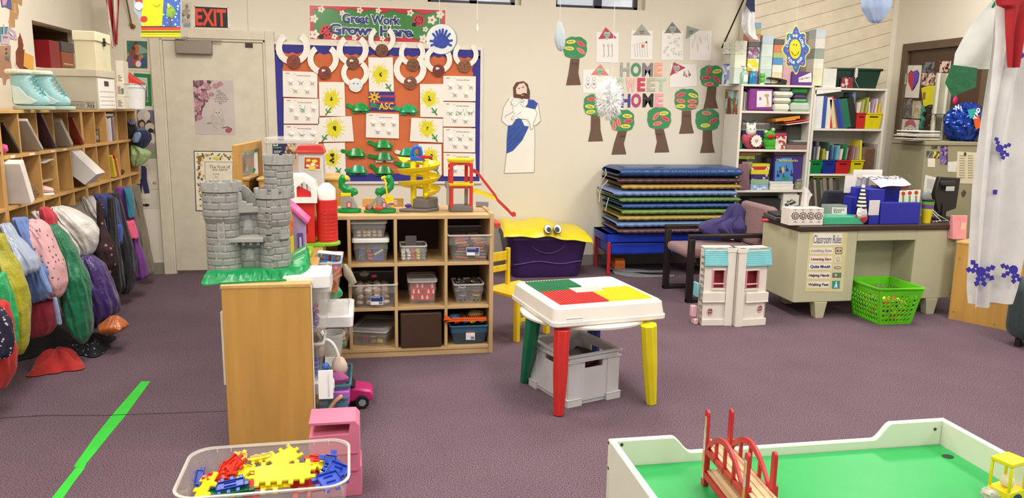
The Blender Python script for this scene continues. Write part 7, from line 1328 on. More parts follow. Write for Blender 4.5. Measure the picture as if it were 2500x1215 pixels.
f.el(*a6(535,1050),3,8,'#d8b04a',3,10);f.el(*a6(550,1100),10,4,'#2a8a6a',2,10);f.art('game_cover',parent=t)
s6('flat_game','flat dark box lying on top of the marble game','box',485,948,655,960,'#5a4a44',D=.16,dy=.035);s6('flat_game','flat brown box highest under the shelf','box',480,936,660,947,'#7a665a',D=.16,dy=.03)
s6('dark_carton','dark grey carton behind the marble game','box',440,975,486,1118,'#3a3a36',zt,D=.1,dy=.1);s6('mauve_board','mauve board leaning beside the mats on the third shelf','board',275,1015,330,1165,'#7d5a64',Z3,D=.03,dy=.0,tilt=.12);s6('cardboard','grey card leaning behind the mauve board','board',285,1000,335,1165,'#8d857a',Z3,D=.02,dy=.06)
s6('orange_game','orange-brown flat game box at the top left of the third shelf','box',262,936,400,958,'#9a6438',D=.2,dy=.04);s6('green_game','green-yellow flat game box under the orange-brown one','box',256,960,362,984,blk('#9aa03a #7a8a34 #a8a84a',ns=40),D=.2,dy=.05);s6('brown_support','brown box holding up the flat game boxes','box',262,986,300,1165,'#4a342a',Z3,D=.15,dy=.10)
X=P(*a6(625,1160),1,FY+.06);t=thing('glass_jar','glass jar of green leaves with a plastic wrap top','jar',(X.x,FY+.06,Z3));g=G();g.lathe([(.035,0),(.04,.005),(.04,.075),(.03,.082)],CLR(.3),18,closed=False);g.out('jar_body',t);g=G();g.ball((0,0,.036),(.034,.034,.034),blk('#5a6a2a #7a8a3a #4a5a24 #98a050',ns=60),14,amp=.2,fq=5);g.out('leaves',t);g=G();g.lathe([(.032,.082),(.04,.09),(.012,.10),(.006,.13)],M('#c9c9c4',.2,'clear',a=.6),10,closed=False);g.out('wrap',t)
s6('dark_case','dark grey plastic case low in the left bookcase','case',330,1225,560,1290,'#2c2a2b',Z4,D=.2,dy=.06,bev=.01)
t=sk('white_game','white game box reading Break the Ice on the low shelf','box',1913,476,1949,510,FY+.02,.1,'#dcdad0',Z4);f=Flat(1,FY+.0195);[f.tx(s,x,y,h,'#2a2a22',2,bold=.03,rot=.35,wpx=w_)for s,x,y,h,w_ in(("Don't",1928,490,5,14),('Break',1930,496,8,27),('the Ice',1938,505,6,20))];f.art('printing',parent=t)
for k in range(3):sk('white_game_part',['flat white box lying on the Break the Ice box','middle flat white box above the game','uppermost flat white box above the game'][k],'box',1913-k,473-k*3.4,1947-k,476-k*3.4,FY+.03,.1,['#e0ddd4','#cfcac0','#d8d4c8'][k])
ZA,ZB2,ZCc,ZT2=1.321,.906,.501,1.686
s6('white_binder','white binder standing on the right bookcase top','binder',790,422,862,530,'#d8d6d0',ZT2,D=.1,dy=.02)
t=thing('storage_tote','dark green storage tote on the right bookcase top','bin',(4.25,6.62,ZT2));A=P(*a6(845,418),1,6.56);B=P(*a6(1130,525),1,6.56);g=G();DG=M('#14362b',.4);g.fr((A.x+.03,6.56,B.x-.03,6.76),(A.x+.005,6.54,B.x-.005,6.78),ZT2,A.z-.02,DG);g.out('tote_body',t,world=True,bevel=.008);g=G();g.box((A.x-.01,6.53,A.z-.022),(B.x+.01,6.79,A.z),DG);g.out('lid',t,world=True,bevel=.006)
q=P(*a6(988,455),1,6.50);t=thing('light_bulb','white spiral bulb with a cord hanging over the green tote','lamp',(q.x,6.50,ZT2));g=G();[g.lathe([(.014,0),(.018,.006),(.014,.012)],'#e4e4de',12,c=(q.x,6.50,q.z-.03+k*.018))for k in range(4)];g.cyl((q.x,6.50,q.z-.04),(q.x,6.50,q.z+.05),.008,'#dcdcd6');g.out('bulb',t,world=True);g=G();g.tube([(q.x,6.50,q.z-.03),(q.x-.01,6.495,q.z-.06),(q.x+.02,6.49,ZT2+.02),(q.x+.03,6.49,ZT2+.004)],.002,'#b9b9b4',6);g.out('cord',t,world=True)
s6('small_red_box','small red and white box in front of the green tote','box',905,478,970,525,blk('#8a2a3a #c9b8b0 #7a2434',ns=40),ZT2,D=.03,dy=.0)
BKG='binders and books on the upper shelf of the right bookcase'
for k,(x0,y0,x1,c,ti,l)in enumerate(((735,592,773,'#d9dadc',0,'thick white binder at the left end of the shelf'),(774,592,797,'#2f4f9c',0,'blue binder beside the thick white one'),(799,600,814,'#cfcfca',0,'thin white binder right of the blue one'),(815,602,826,'#dad6cc',0,'narrow cream book beside the red spotted one'),(833,596,845,'#c23a2a',.06,'red spotted book leaning slightly'),(848,612,856,'#d8cfb0',.18,'cream folder leaning behind the red book'),(859,612,867,'#cfc49a',.22,'yellowish folder leaning beside the cream one'),(870,612,877,'#b5633a',.25,'thin orange-brown folder in the leaning row'),(881,612,890,'#dcd6c4',.25,'pale folder in the leaning row'),(893,610,904,'#1f3d86',.26,'navy binder in the leaning row'),(907,610,916,'#2d4aa0',.27,'blue folder in the leaning row'),(920,612,927,'#6a5468',.28,'mauve folder in the leaning row'),(934,612,958,'#1f6a4f',.26,'wide green binder leaning'),(966,605,1000,'#23231f',.27,'wide black binder leaning, last of the row'))):
 s6('binder',l,'binder',x0,y0,x1,780,c,ZA,D=.19,dy=.02+.002*(k%3),tilt=ti,grp=BKG)
s6('white_binder','white binder lying on top of the upright binders','binder',737,556,895,588,'#dfdedb',D=.2,dy=.0,tilt=.13)
g=sk('','','',*a6(970,568),*a6(976,690),FY+.03,.15,'#6a80a0',keep=1);tag(g.out('blue_folder',world=True),'grey-blue folder standing above the black binder','folder')
def bookbin(x0,x1,yt,yb,c,zb,label,books,blab,seed,dy=.0):
 A=P(*a6(x0,yt),1,FY+dy+.01);B=P(*a6(x1,yb),1,FY+dy+.01);t=thing('book_bin',label,'bin',((A.x+B.x)/2,FY+.1,zb),group='coloured plastic book bins in the right bookcase');m=M(c,.35);g=G();i_=.012
 g.fr((A.x+i_,FY+dy+.012,B.x-i_,FY+.22),(A.x,FY+dy+.002,B.x,FY+.23),zb,A.z-.012,m);g.out('bin_body',t,world=True,bevel=.003,smooth=0);g=G();g.box((A.x-.004,FY+dy-.003,A.z-.012),(B.x+.004,FY+dy+.008,A.z),m);g.out('bin_rim',t,world=True,bevel=.002);g=G();w_=(B.x-A.x)*.25;xc=(A.x+B.x)/2;g.box((xc-w_,FY+dy+.0005,A.z-.04),(xc+w_,FY+dy+.004,A.z-.03),'#1a1a18');g.out('handle_slot',t,world=True)
 r_=random.Random(seed);n=len(books)
 for k,(c2,h)in enumerate(books):
  x=A.x+.01+(B.x-A.x-.02)*k/n;wd=(B.x-A.x-.02)/n*.86;g=G();zt=A.z+h;g.box((x,FY+dy+.03+.02*(k%2),A.z+.001),(x+wd,FY+.2,zt),M(c2,.4));s_=r_.uniform(-.05,.12);o_=Vector((x,0,A.z+.001));g.v=[Vector((v.x+(v.z-o_.z)*s_,v.y,v.z))for v in g.v];tag(g.out('picture_book',world=True,smooth=0),blab,'book',blab[:60])
bookbin(992,1040,697,783,'#c42a2c',ZA,'red book bin on the upper shelf behind the black binder',[('#c9b8b0',.09),('#d8d0c8',.10),('#a8a86a',.12)],'picture books standing in the upper red bin',1)
bookbin(1046,1140,697,783,'#d9c81c',ZA,'yellow book bin at the right end of the upper shelf',[('#a8b03a',.14),('#4a2f7a',.12),('#d8ccc0',.10),('#8a5a4a',.09),('#b8a0b8',.12),('#6a3a7a',.11),('#d8cfc8',.13),('#d88a2a',.10),('#e0b83a',.09)],'picture books standing in the upper yellow bin',2)
bookbin(698,776,988,1072,'#0f7a3c',ZB2,'green book bin at the left end of the lower shelf',[('#8a2a3a',.08),('#3a2f5a',.14),('#6a6a74',.12),('#4a3a5a',.17),('#c4c0bc',.12),('#55505a',.13)],'picture books standing in the green bin',3)
bookbin(780,858,988,1072,'#1f2f8a',ZB2,'blue book bin on the lower shelf',[('#9a9a34',.09),('#b8ac30',.10),('#dcd8d0',.08),('#3a5a4a',.16),('#3a4a7a',.12),('#5a8aa8',.13)],'picture books standing in the blue bin',4)
bookbin(862,944,988,1072,'#c4262a',ZB2,'red book bin on the lower shelf',[('#5aa0b8',.12),('#8ab0b8',.13),('#d8d4cc',.10),('#3a6a4a',.14),('#2a7a4a',.14),('#b8b0a8',.11)],'picture books standing in the lower red bin',5)
bookbin(956,1028,988,1072,'#d8ca1c',ZB2,'yellow book bin on the lower shelf',[('#8a5a5a',.13),('#b8a8a0',.12),('#9a8a84',.12),('#c4bab0',.11),('#d8cc3a',.18)],'picture books standing in the lower yellow bin',6)
s6('brown_bag','brown plastic bag of books at the right end of the lower shelf','bag',1034,908,1100,1070,M('#6a5040',.3,bump=.6,bs=20),ZB2,D=.2,dy=.02,bev=.02);s6('clear_sleeve','grey clear folder beside the brown bag','folder',1102,890,1112,1070,'#8a867c',ZB2,D=.2,dy=.04);s6('black_folder','black folder behind the brown bag','folder',1034,884,1098,900,'#1f1c1a',D=.02,dy=.2,zb=ZB2)
cs=['#8a8a7c','#5a5048','#7d6a58','#4a4640','#9a948a','#6a3a34','#3f4a3a','#7a7468','#55504a','#8a8478','#4a3f3a','#6d675e']
for k in range(16):s6('old_book','dark worn book in the leaning row on the bottom visible shelf','book',700+k*13,1100+(k%3)*9,709+k*13,1240,cs[k%12],ZCc,D=.18,dy=.02+.002*(k%3),tilt=.16,grp='worn books leaning on the low shelf of the right bookcase')
s6('yellow_folder','yellow folder lying on the worn books','folder',722,1090,888,1100,'#a8a03a',D=.16,dy=.02)
f=Flat(0,3.239);A=[(1771,218),(1803,220),(1800,279),(1769,277)];f.pl(A,blk('#a5522f #6aa0b8 #8a4a34 #c9a06a #5a8a5a #a8c0c8',ns=22),1);f.pl([(1777,240),(1783,240),(1786,278),(1776,278)],'#7a3a26',2);f.art('tree_picture','colourful tree picture taped to the side of the left bookcase','picture')
t=thing('armchair','mauve upholstered armchair with black wooden frame beside the desk','chair',(2.67,5.70,0));MV=M('#8a6a6c',.9,'cloth',ns=90,bump=.15);BKW=M('#1d1416',.4,'wood',st=(6,6,1))
def bar(n,a,b,m=BKW,bv=.006):g=G();g.box(a,b,m);g.out(n,t,bevel=bv,smooth=30)
bpy.context.view_layer.update();t.rotation_euler.z=0
for y,z0 in((-.28,.50),(.20,.505)):
 bar('arm',(-.30,y,z0),(.36,y+.055,z0+.032));bar('front_leg',(-.30,y,0),(-.255,y+.05,z0));bar('foot_rail',(-.30,y+.004,0),(.36,y+.046,.032));bar('rear_leg',(.32,y,0),(.36,y+.05,z0+.0))
g=G();g.box((-.30,-.225,.335),(.30,.20,.41),MV);g.out('seat',t,bevel=.03,smooth=50)
g=G();T=TR(.33,0,.40,ry=.20);g.box((-.05,-.24,0),(.05,.235,.34),MV,T);g.out('backrest',t,bevel=.035,smooth=50);g=G();g.box((.05,-.235,.02),(.065,.23,.33),BKW,T);g.out('back_frame',t,bevel=.01)
rows_loft('purple_jacket','dark purple jacket draped over the armchair back and arm','clothing',5.82,[(497,1790,1806),(508,1780,1812),(530,1768,1816),(542,1722,1820),(552,1706,1826),(565,1716,1830),(574,1740,1834),(580,1760,1832)],CL('#30255f'),.13,9,.14,31,wr=2.2)
t=thing('doll_house','folded white doll house with light blue roofs and pink window frames','toy house',(2.44,4.86,0));DW=M('#e2dbd0',.4,var=.02);TQ=M('#7cc4cc',.4);PKf=M('#cf8a92',.4)
HZ=.545
def half(X0,X1,Y0,ang,pv,side):
 T=Matrix.Translation(pv)@Matrix.Rotation(ang,4,'Z')@Matrix.Translation(-Vector(pv));g=G();cxx=X0+(X1-X0)*.5;wx0,wx1=X0+(X1-X0)*(.32 if side<0 else .30),X0+(X1-X0)*(.66 if side<0 else .66)
 th_=.012;w0,w1,zz0,zz1=wx0-.0,wx1-.0,.265,.39
 for q in((X0,w0,0,HZ),(w1,X1,0,HZ),(w0,w1,0,zz0),(w0,w1,zz1,HZ)):g.box((q[0],Y0,q[2]),(q[1],Y0+th_,q[3]),DW,T)
 ox=X0 if side<0 else X1-.012;g.box((ox,Y0,0),(ox+.012,Y0+.10,HZ-.02),DW,T);g.box((X0,Y0,HZ-.012),(X1,Y0+.10,HZ),DW,T);ix=X1-.012 if side<0 else X0;g.box((ix,Y0,0),(ix+.012,Y0+.10,HZ),DW,T);g.box((X0+.01,Y0+.09,0),(X1-.01,Y0+.10,HZ-.03),DW,T);g.box((X0+.02,Y0+.07,.15),(X1-.02,Y0+.09,.45),M('#b8404e',.5),T)
 g.box((X0,Y0-.012,0),(X1-.05 if side<0 else X1,Y0,.045),DW,T)if side<0 else g.box((X0+.05,Y0-.012,0),(X1+.004,Y0,.05),DW,T)
 c=(X0-.004,X0+(X1-X0)*.72)if side<0 else(X0+(X1-X0)*.30,X1+.008);g.box((c[0],Y0-.016,.165),(c[1],Y0,.235),DW,T);g.box((c[0],Y0-.019,.165),(c[1],Y0-.015,.175),DW,T)
 s0,s1=((X1-.055,X1)if side<0 else(X0,X0+.05));g.box((s0,Y0-.02,0),(s1,Y0,HZ),DW,T);g.box((s0-.004,Y0-.024,HZ-.03),(s1+.002,Y0+.02,HZ),DW,T);g.out('wall',t,world=True,smooth=0,bevel=.002,seg=1)
 g=G();r0,r1=(X0-.005,s0)if side<0 else(s1,X1+.012);g.prism([(Y0-.012,.418),(Y0,.418),(Y0+.02,HZ-.002),(Y0+.005,HZ-.002),(Y0-.025,.425)],r0,r1,TQ,T,ax=0)
 for k in range(9):z=.432+k*.0125;yq=Y0-.022+.028*(k/9);g.box((r0,yq-.003,z),(r1,yq+.004,z+.004),TQ,T)
 g.out('roof',t,world=True,smooth=0)
 g=G()
 for q in((w0-.012,w1+.012,zz1,zz1+.014),(w0-.012,w1+.012,zz0-.014,zz0),(w0-.010,w0,zz0,zz1),(w1,w1+.010,zz0,zz1),(w0,w1,zz0+.028,zz0+.034)):g.box((q[0],Y0-.008,q[2]),(q[1],Y0+.004,q[3]),PKf if q[3]-q[2]>.02 or q[1]-q[0]<.02 else DW,T)
 g.out('window_frame',t,world=True,smooth=0)
 g=G();ox=(X0+.055)if side<0 else(X1-.045);oz=.098 if side<0 else .118;g.tube([(ox+.018*math.cos(a),Y0-.003,oz+.024*math.sin(a))for a in[2*PI*i/20 for i in range(20)]],.004,M('#d9a8a8',.4),6,T,closed=True);g.cb((ox,Y0-.002,oz),(.004,.004,.046),M('#d9a8a8',.4),T);g.cb((ox,Y0-.002,oz),(.034,.004,.004),M('#d9a8a8',.4),T);g.prism([(ox+.016*math.cos(a),oz+.022*math.sin(a))for a in[2*PI*i/16 for i in range(16)]],Y0-.001,Y0,'#5a4038',T,ax=1);g.out('round_window',t,world=True)
half(2.222,2.432,4.80,math.radians(-6),(2.432,4.80,0),-1);half(2.440,2.675,4.765,math.radians(5),(2.44,4.765,0),1)
g=G();[g.box((2.207,4.82,.04+k*.043),(2.214,4.845,.058+k*.043),'#8a8278')for k in range(11)];g.out('hinge_slots',t,world=True);g=G();g.box((2.196,4.86,.19),(2.212,4.93,.29),TQ);g.out('shutter',t,world=True,bevel=.004);g=G();g.box((2.165,4.86,.05),(2.205,4.90,.13),M('#dcb0b4',.4));g.box((2.18,4.84,.0),(2.21,4.9,.04),M('#dcb0b4',.4));g.out('pink_balcony',t,world=True,bevel=.006)
CRM=M('#b9b698',.5,var=.015);DT=M('#3b2922',.4,var=.08,ns=30);DX0,DX1,DY0_,DY1_,DZt=2.945,4.21,4.88,5.40,.677
t=thing('teacher_desk','cream metal desk with a dark brown top, rules poster on its front','desk',(3.6,5.15,0))
g=G();g.box((DX0-.01,DY0_-.01,DZt-.038),(DX1+.01,DY1_+.01,DZt),DT);g.out('desktop',t,world=True,bevel=.006);dd=.018
prt('pedestal',(DX0,DY0_+.01,.12),(DX0+.46,DY1_,DZt-.039),CRM,t,.006);prt('pedestal',(3.875,DY0_+.01,.12),(DX1,DY1_,DZt-.039),CRM,t,.006);prt('modesty_panel',(DX0+.46,DY0_+.25,.12),(3.875,DY0_+.265,DZt-.039),CRM,t);prt('apron',(DX0+.46,DY0_+.012,DZt-.115),(3.875,DY0_+.03,DZt-.039),CRM,t)
for x,y in((3.16,4.92),(4.06,4.92),(3.16,5.34),(4.06,5.34)):g=G();g.fr((x-.03,y-.03,x+.03,y+.03),(x-.05,y-.035,x+.05,y+.035),.0,.12,CRM);g.out('leg',t,world=True,smooth=0,bevel=.003)
YF=DY0_+.0095;f=Flat(1,YF);K=lambda pts:Z(1860,380,2.531,pts)
f.pl(K([(295,470),(530,472),(500,840),(265,837)]),M('#d3c795',.6),1);f.pl(K([(318,477),(498,477),(492,552),(315,555)]),'#e6e2da',2);f.tx('Classroom Rules',1860+405/2.531,380+515/2.531,20,'#2e2e33',3,bold=-.004,wpx=68)
for i,(s,c,y,x,w_)in enumerate((('Looking Eyes','#a89a94',587,368,50),('Listening Ears','#8c4a3c',640,365,49),('Quite Mouth','#2e2a78',685,360,49),('Helping Hands','#4a3440',740,352,50),('Walking Feet','#4a4550',797,348,50))):
 px_,py_=1860+x/2.531,380+y/2.531;f.rc(px_-28,py_-7.5,px_+27,py_+7.5,'#e4dfd2',2);f.tx(s,px_,py_,8.5,c,3,bold=.035,wpx=w_)
f.pl(K([(455,566),(496,566),(494,606),(454,606)]),'#4a3a34',2);f.pl(K([(459,570),(492,570),(490,602),(458,602)]),'#d8c6a8',3);f.el(1860+475/2.531,380+586/2.531,5.5,3,'#3a2c28',4,12);f.el(1860+475/2.531,380+586/2.531,1.8,1.8,'#e8e0d0',5,8)
f.pl(K([(450,615),(490,615),(488,662),(449,662)]),'#d8d0bc',2);f.el(1860+470/2.531,380+638/2.531,4,6,'#a59a88',3,12);f.el(1860+470/2.531,380+638/2.531,2.6,4.4,'#d8d0bc',4,12)
f.pl(K([(440,675),(492,675),(490,705),(438,705)]),'#d8d0bc',2);f.el(1860+466/2.531,380+690/2.531,9,3.6,'#5a4a44',3,12);f.el(1860+466/2.531,380+690/2.531,7.4,2.2,'#cfb8a8',4,12)
f.pl(K([(436,722),(490,722),(488,752),(434,752)]),'#4a6a8a',2);f.el(1860+455/2.531,380+737/2.531,3.5,4,'#c9b03a',3,9);f.el(1860+474/2.531,380+737/2.531,3.5,4,'#3a8a4a',3,9);f.pl(K([(434,772),(482,772),(479,820),(432,820)]),'#2f8f8c',2);f.el(1860+458/2.531,380+783/2.531,1.8,2,'#eef0ee',3,8);f.pl(K([(452,792),(462,790),(466,802),(460,800),(466,815),(460,815),(456,804),(450,815),(445,813),(452,800)]),'#eef0ee',3)
f.art('rules_poster','cream Classroom Rules poster with five rules and icons on the desk front','poster')
ZD=DZt+.001;a7=lambda x,y:(1900+x/5.682,400+y/5.682)
def s7(name,label,cat,x0,y0,x1,y1,c,Y,D,zb=ZD,**k):a,b=a7(x0,y0),a7(x1,y1);return sk(name,label,cat,a[0],a[1],b[0],b[1],Y,D,c,zb,**k)
t=s7('tissue_carton','tissue box with grey medallion pattern and a tissue pulled up, on the desk','box',172,618,620,810,'#ddd4cc',4.90,.12);f=Flat(1,4.8995)
for k in range(4):
 for r,c in((9.2,'#4a403e'),(7.4,'#cfc4bc'),(5.2,'#5a504e'),(2.6,'#d8cfc8')):f.el(*a7(237+k*108,720),r,r,c,1+[9.2,7.4,5.2,2.6].index(r),20,amp=.1,fq=8)
 for yy in(630,808):f.pl([a7(210+k*108,yy),a7(237+k*108,yy+(14 if yy<700 else-16)),a7(264+k*108,yy)],'#8a807c',1)
f.art('medallion_print',parent=t);g=G();A=P(*a7(400,610),1,4.96)
def ts(u,v):w_=.032*(1-.25*v);return(A.x-.018+w_*(2*u-1)+.05*v*v*max(0,u-.35),4.96+.016*math.sin(u*9)*(1-v*.4),A.z+.15*v*(1-.55*v*(max(0,u-.25)**1.3)))
g.grid(ts,14,10,M('#eeeae8',.8,'paper'),th=.001);g.out('tissue',t,world=True,smooth=70)
s7('teal_box','flat mint green box on the desk','box',635,735,1185,815,'#3ea883',4.91,.16,bev=.003);zq=P(*a7(900,735),1,4.91).z+.001
t=s7('clear_case','small clear box with a handwritten paper on the mint green box','box',700,575,950,700,CLR(.35,'#cfe0d8'),4.93,.09,zb=zq);f=Flat(1,4.929);f.pl([a7(745,600),a7(950,605),a7(948,698),a7(742,692)],'#d9dfd6',1);f.tx("Gracie's",*a7(840,632),6,'#3a4a44',2,wpx=26);f.tx('Eyes',*a7(820,668),6,'#3a4a44',2,wpx=18);f.art('paper_note',parent=t)
g=G();A=P(*a7(785,600),1,5.45);t=thing('office_chair','dark navy chair back rising behind the desk','chair',(A.x,5.62,0));B0,B1=P(*a7(560,600),1,5.55),P(*a7(1030,370),1,5.55);g=G();g.prism([(B0.x+.0,.50),(B1.x,.50),(B1.x,.70),(B1.x-.03,B1.z),(B0.x+.06,B1.z),(B0.x+.02,.70)],5.54,5.60,CL('#10142a'),ax=1);g.out('backrest',t,world=True,bevel=.015);g=G();g.box((B0.x,5.56,.38),(B1.x,6.0,.44),CL('#10142a'));g.out('seat',t,world=True,bevel=.02);g=G();xm=(B0.x+B1.x)/2;g.cyl((xm,5.78,.03),(xm,5.78,.38),.025,'#1a1a1a');[g.tube([(xm,5.78,.06),(xm+.24*math.cos(a),5.78+.2*math.sin(a),.02)],.018,'#1a1a1a')for a in(0,1.26,2.5,3.77,5.03)];g.out('base',t,world=True)
xg=P(*a7(1205,700),1,4.88).x;t=thing('gnome_doll','gnome doll with striped black and white hat, white beard and red body','doll',(xg,4.93,ZD));g=G();g.ball((.012,0,.045),(.042,.03,.045),M('#b5283c',.8,'cloth'),14);g.out('body',t);g=G();g.ball((-.006,-.018,.085),(.04,.02,.045),M('#e8e4e0',.95,'cloth',bump=1,bs=60),14,amp=.3,fq=4);g.out('beard',t);g=G();g.ball((-.048,-.01,.055),(.015,.012,.015),M('#a83a44',.7),10);g.out('mitt',t)
g=G();n=11;[g.lathe([(.036-.0022*k,.115+k*.0135),(.036-.0022*(k+1),.115+(k+1)*.0135)],'#17171a' if k%2==0 else '#e6e4e0',16)for k in range(n)];g.ball((0,0,.115+n*.0135),(.013,.013,.02),'#e6e4e0',10);g.out('striped_hat',t)
NB=M('#20249a',.55,var=.03);zb_o=ZD;t=thing('desk_organizer','large dark blue desk organizer full of papers','organizer',(P(*a7(1500,800),1,4.92).x,5.0,ZD))
for n,q in(('front_bin',(1440,540,1955,800,4.90,.12)),('side_bin',(1265,355,1440,800,4.95,.14)),('back_panel',(1080,325,1680,540,5.06,.10)),('left_bin',(1020,460,1080,640,5.02,.1)),('pen_cup',(1265,715,1395,800,4.91,.035))):
 s7(n,None,None,*q[:4],NB,q[4],q[5],par=t)
s7('white_card','white card leaning between the gnome and the blue organizer','card',1268,505,1395,714,'#d8d4d2',4.915,.003,zb=P(*a7(1300,712),1,4.915).z)
for k,(c)in enumerate(('#d8dcc8','#dfe2d6','#e4e0d8')):s7('berry_booklet',['white booklet with a red berry at the left of the front bin','green striped booklet in the front bin','booklet with a red berry at the right end of the front bin'][k],'book',1690+k*95,372-k*6,1770+k*95,539,c,4.94+.008*k,.006,zb=P(*a7(1700,539),1,4.94).z);f=Flat(1,4.9395+.008*k);f.el(*a7(1780+k*90-45,410-k*6),4.6,5,'#c22a2a',1,12);f.rc(*a7(1720+k*90,440),*a7(1745+k*90,539),'#6a9a2a',1);f.art('berry_print',parent=[o for o in bpy.data.objects if o.name.startswith('berry_booklet')][-1])
zp=P(*a7(1400,345),1,5.05).z;A,B=P(*a7(1150,250),1,5.0),P(*a7(1840,290),1,5.0)
g=G();g.box((P(*a7(1365,330),1,5.07).x,5.07,P(0,0,1,5).z*0+P(*a7(1400,352),1,5.07).z),(P(*a7(1810,330),1,5.07).x,5.14,P(*a7(1400,305),1,5.07).z),M('#7a3a4a',.5));tag(g.out('maroon_folder',world=True),'maroon folder under the large lettered sheet','folder')
q=[P(*a7(a,b),1,y)for a,b,y in((1160,165,5.25),(1620,160,5.25),(1845,285,4.96),(1420,330,4.96))];g=G();g.grid(lambda u,v:(q[0].lerp(q[1],u)).lerp(q[3].lerp(q[2],u),v)+Vector((0,0,.012*math.sin(PI*v)+.006*math.sin(u*6))),14,10,M('#e9e3e6',.6),th=.001)
def onp(u,v):return(q[0].lerp(q[1],u)).lerp(q[3].lerp(q[2],u),v)+Vector((0,0,.012*math.sin(PI*v)+.006*math.sin(u*6)+.0022))
x_,y_=(onp(1,.5)-onp(0,.5)).normalized(),(onp(.5,0)-onp(.5,1)).normalized();n_=x_.cross(y_);o_=onp(.5,.42)+n_*.004;g.text('MONDAY',.085,'#5a4a58',Matrix(((x_.x,y_.x,n_.x,o_.x),(x_.y,y_.y,n_.y,o_.y),(x_.z,y_.z,n_.z,o_.z),(0,0,0,1))),0,.001,sx=.85);o_=onp(.5,.86)+n_*.004;g.text('is',.02,'#5a4a58',Matrix(((x_.x,y_.x,n_.x,o_.x),(x_.y,y_.y,n_.y,o_.y),(x_.z,y_.z,n_.z,o_.z),(0,0,0,1))),0,.001)
tag(g.out('lettered_sheet',world=True),'large white sheet with MONDAY in tall letters lying across the organizer','paper')
for k,(x0,y0,x1,y1,Y,c,l)in enumerate(((1050,80,1440,165,5.30,'#e4ddd8','fan of white papers standing highest behind the organizer'),(940,160,1060,400,5.12,'#dcd8d2','white sheet sticking out left of the organizer'),(1110,190,1250,320,5.17,'#cfccc8','grey-white paper bundle in the organizer back'))):s7('paper_sheet',l,'paper',x0,y0,x1,y1,c,Y,.01,zb=P(*a7(1000,y1),1,Y).z if k else ZD+.06,bev=0)
t=thing('plastic_cup','stack of bright plastic cups, yellow at the bottom, beside the organizer','cup',(P(*a7(2050,790),1,4.95).x,4.95,ZD));
for n,z0,z1,r0,r1,c in(('yellow_cup',0,.105,.028,.038,'#d8c420'),('blue_rim',.105,.125,.038,.04,'#4a5aa8'),('red_rim',.125,.137,.04,.041,'#a8305a'),('green_rim',.137,.158,.041,.042,'#4aa83a'),('black_rim',.158,.17,.042,.043,'#1c1c1c')):g=G();g.lathe([(r0,z0),(r1,z1)],c,20);g.out(n,t)
g=G();g.ball((-.005,0,.19),(.038,.02,.05),M('#7d8486',.5),14);tag(g.out('grey_hat',loc=(t.location.x,4.97,ZD),bevel=0),'grey rounded pad standing behind the cups','pad')
t=thing('computer_monitor','black computer monitor seen from behind on the desk','monitor',(4.02,5.2,ZD));A,B=P(2282,435,1,5.15),P(2340,515,1,5.15);g=G();g.prism([(P(a_,b_,1,5.15).x,P(a_,b_,1,5.15).z)for a_,b_ in((2290,431),(2341,434),(2330,508),(2286,523),(2277,474))],5.13,5.17,M('#1a1816',.4),ax=1);g.box((P(2300,440,1,5.1).x,5.10,A.z-.05),(P(2334,440,1,5.1).x,5.13,A.z-.015),M('#2a2724',.4));g.out('screen_housing',t,world=True,bevel=.006);g=G();x=P(2298,520,1,5.15).x;g.box((x-.02,5.12,ZD+.012),(x+.02,5.15,ZD+.12),M('#151413',.4));g.box((x-.09,5.05,ZD),(x+.09,5.2,ZD+.012),M('#151413',.4));g.out('stand',t,world=True,bevel=.004);g=G();a,b=P(2312,455,1,5.09),P(2331,466,1,5.09);g.box((a.x,5.096,b.z),(b.x,5.0995,a.z),'#b9bcbc');g.out('sticker',t,world=True)
for k in range(5):x=4.10+k*.012;g=G();g.tube([(x,5.1,ZD+.09),(x+.03,5.05,ZD+.04),(x+.02+.02*k,5.0,ZD+.006),(x-.05,4.97,ZD+.004)],.003,['#1a1a1a','#d8d8d4'][k%2],6);tag(g.out('cable',world=True),'cable curling on the desk beside the monitor','cable','cables beside the monitor')
g=G();T=TR(3.02,5.22,ZD+.02,rx=.1);g.cb((0,0,0),(.26,.18,.025),M('#4a484a',.4),T);g.cb((0,0,.02),(.22,.14,.015),M('#2a2a2c',.4),T);tag(g.out('grey_binder',world=True,bevel=.004),'grey and black trays at the left rear of the desk','tray');blobthing('red_pen_case','small red pouch behind the tissue box','pouch',(P(1922,0,1,5.0).x,5.08,ZD),(.03,.02,.012),'#b8242c')
t=thing('laundry_basket','lime green plastic basket with round holes, full of play food','basket',(3.61,4.825,0),0);LG=M('#5fc41c',.35);hx,hy,hb=.172,.185,.262
g=G()
def wall(P0,P1,Q0,Q1,n1,n2):
 L=lambda u,v:Vector(P0).lerp(Vector(P1),u).lerp(Vector(Q0).lerp(Vector(Q1),u),v)
 for i in range(n1):
  for j in range(n2):
   u0,u1,v0,v1=.06+.88*i/n1,.06+.88*(i+1)/n1,.05+.78*j/n2,.05+.78*(j+1)/n2;k=8;c=((u0+u1)/2,(v0+v1)/2);inn=[L(c[0]+(u1-u0)*.40*math.cos(2*PI*(q+.5)/k),c[1]+(v1-v0)*.40*math.sin(2*PI*(q+.5)/k))for q in range(k)]
   out=[L(min(max(c[0]+(u1-u0)*.72*math.cos(2*PI*(q+.5)/k),u0),u1),min(max(c[1]+(v1-v0)*.72*math.sin(2*PI*(q+.5)/k),v0),v1))for q in range(k)]
   g.add(inn+out,[(q,(q+1)%k,(q+1)%k+k,q+k)for q in range(k)],LG)
 for a,b,c,d in((0,.06,0,1),(.94,1,0,1),(.06,.94,0,.05),(.06,.94,.83,1)):g.add([L(a,c),L(b,c),L(b,d),L(a,d)],[(0,1,2,3)],LG)
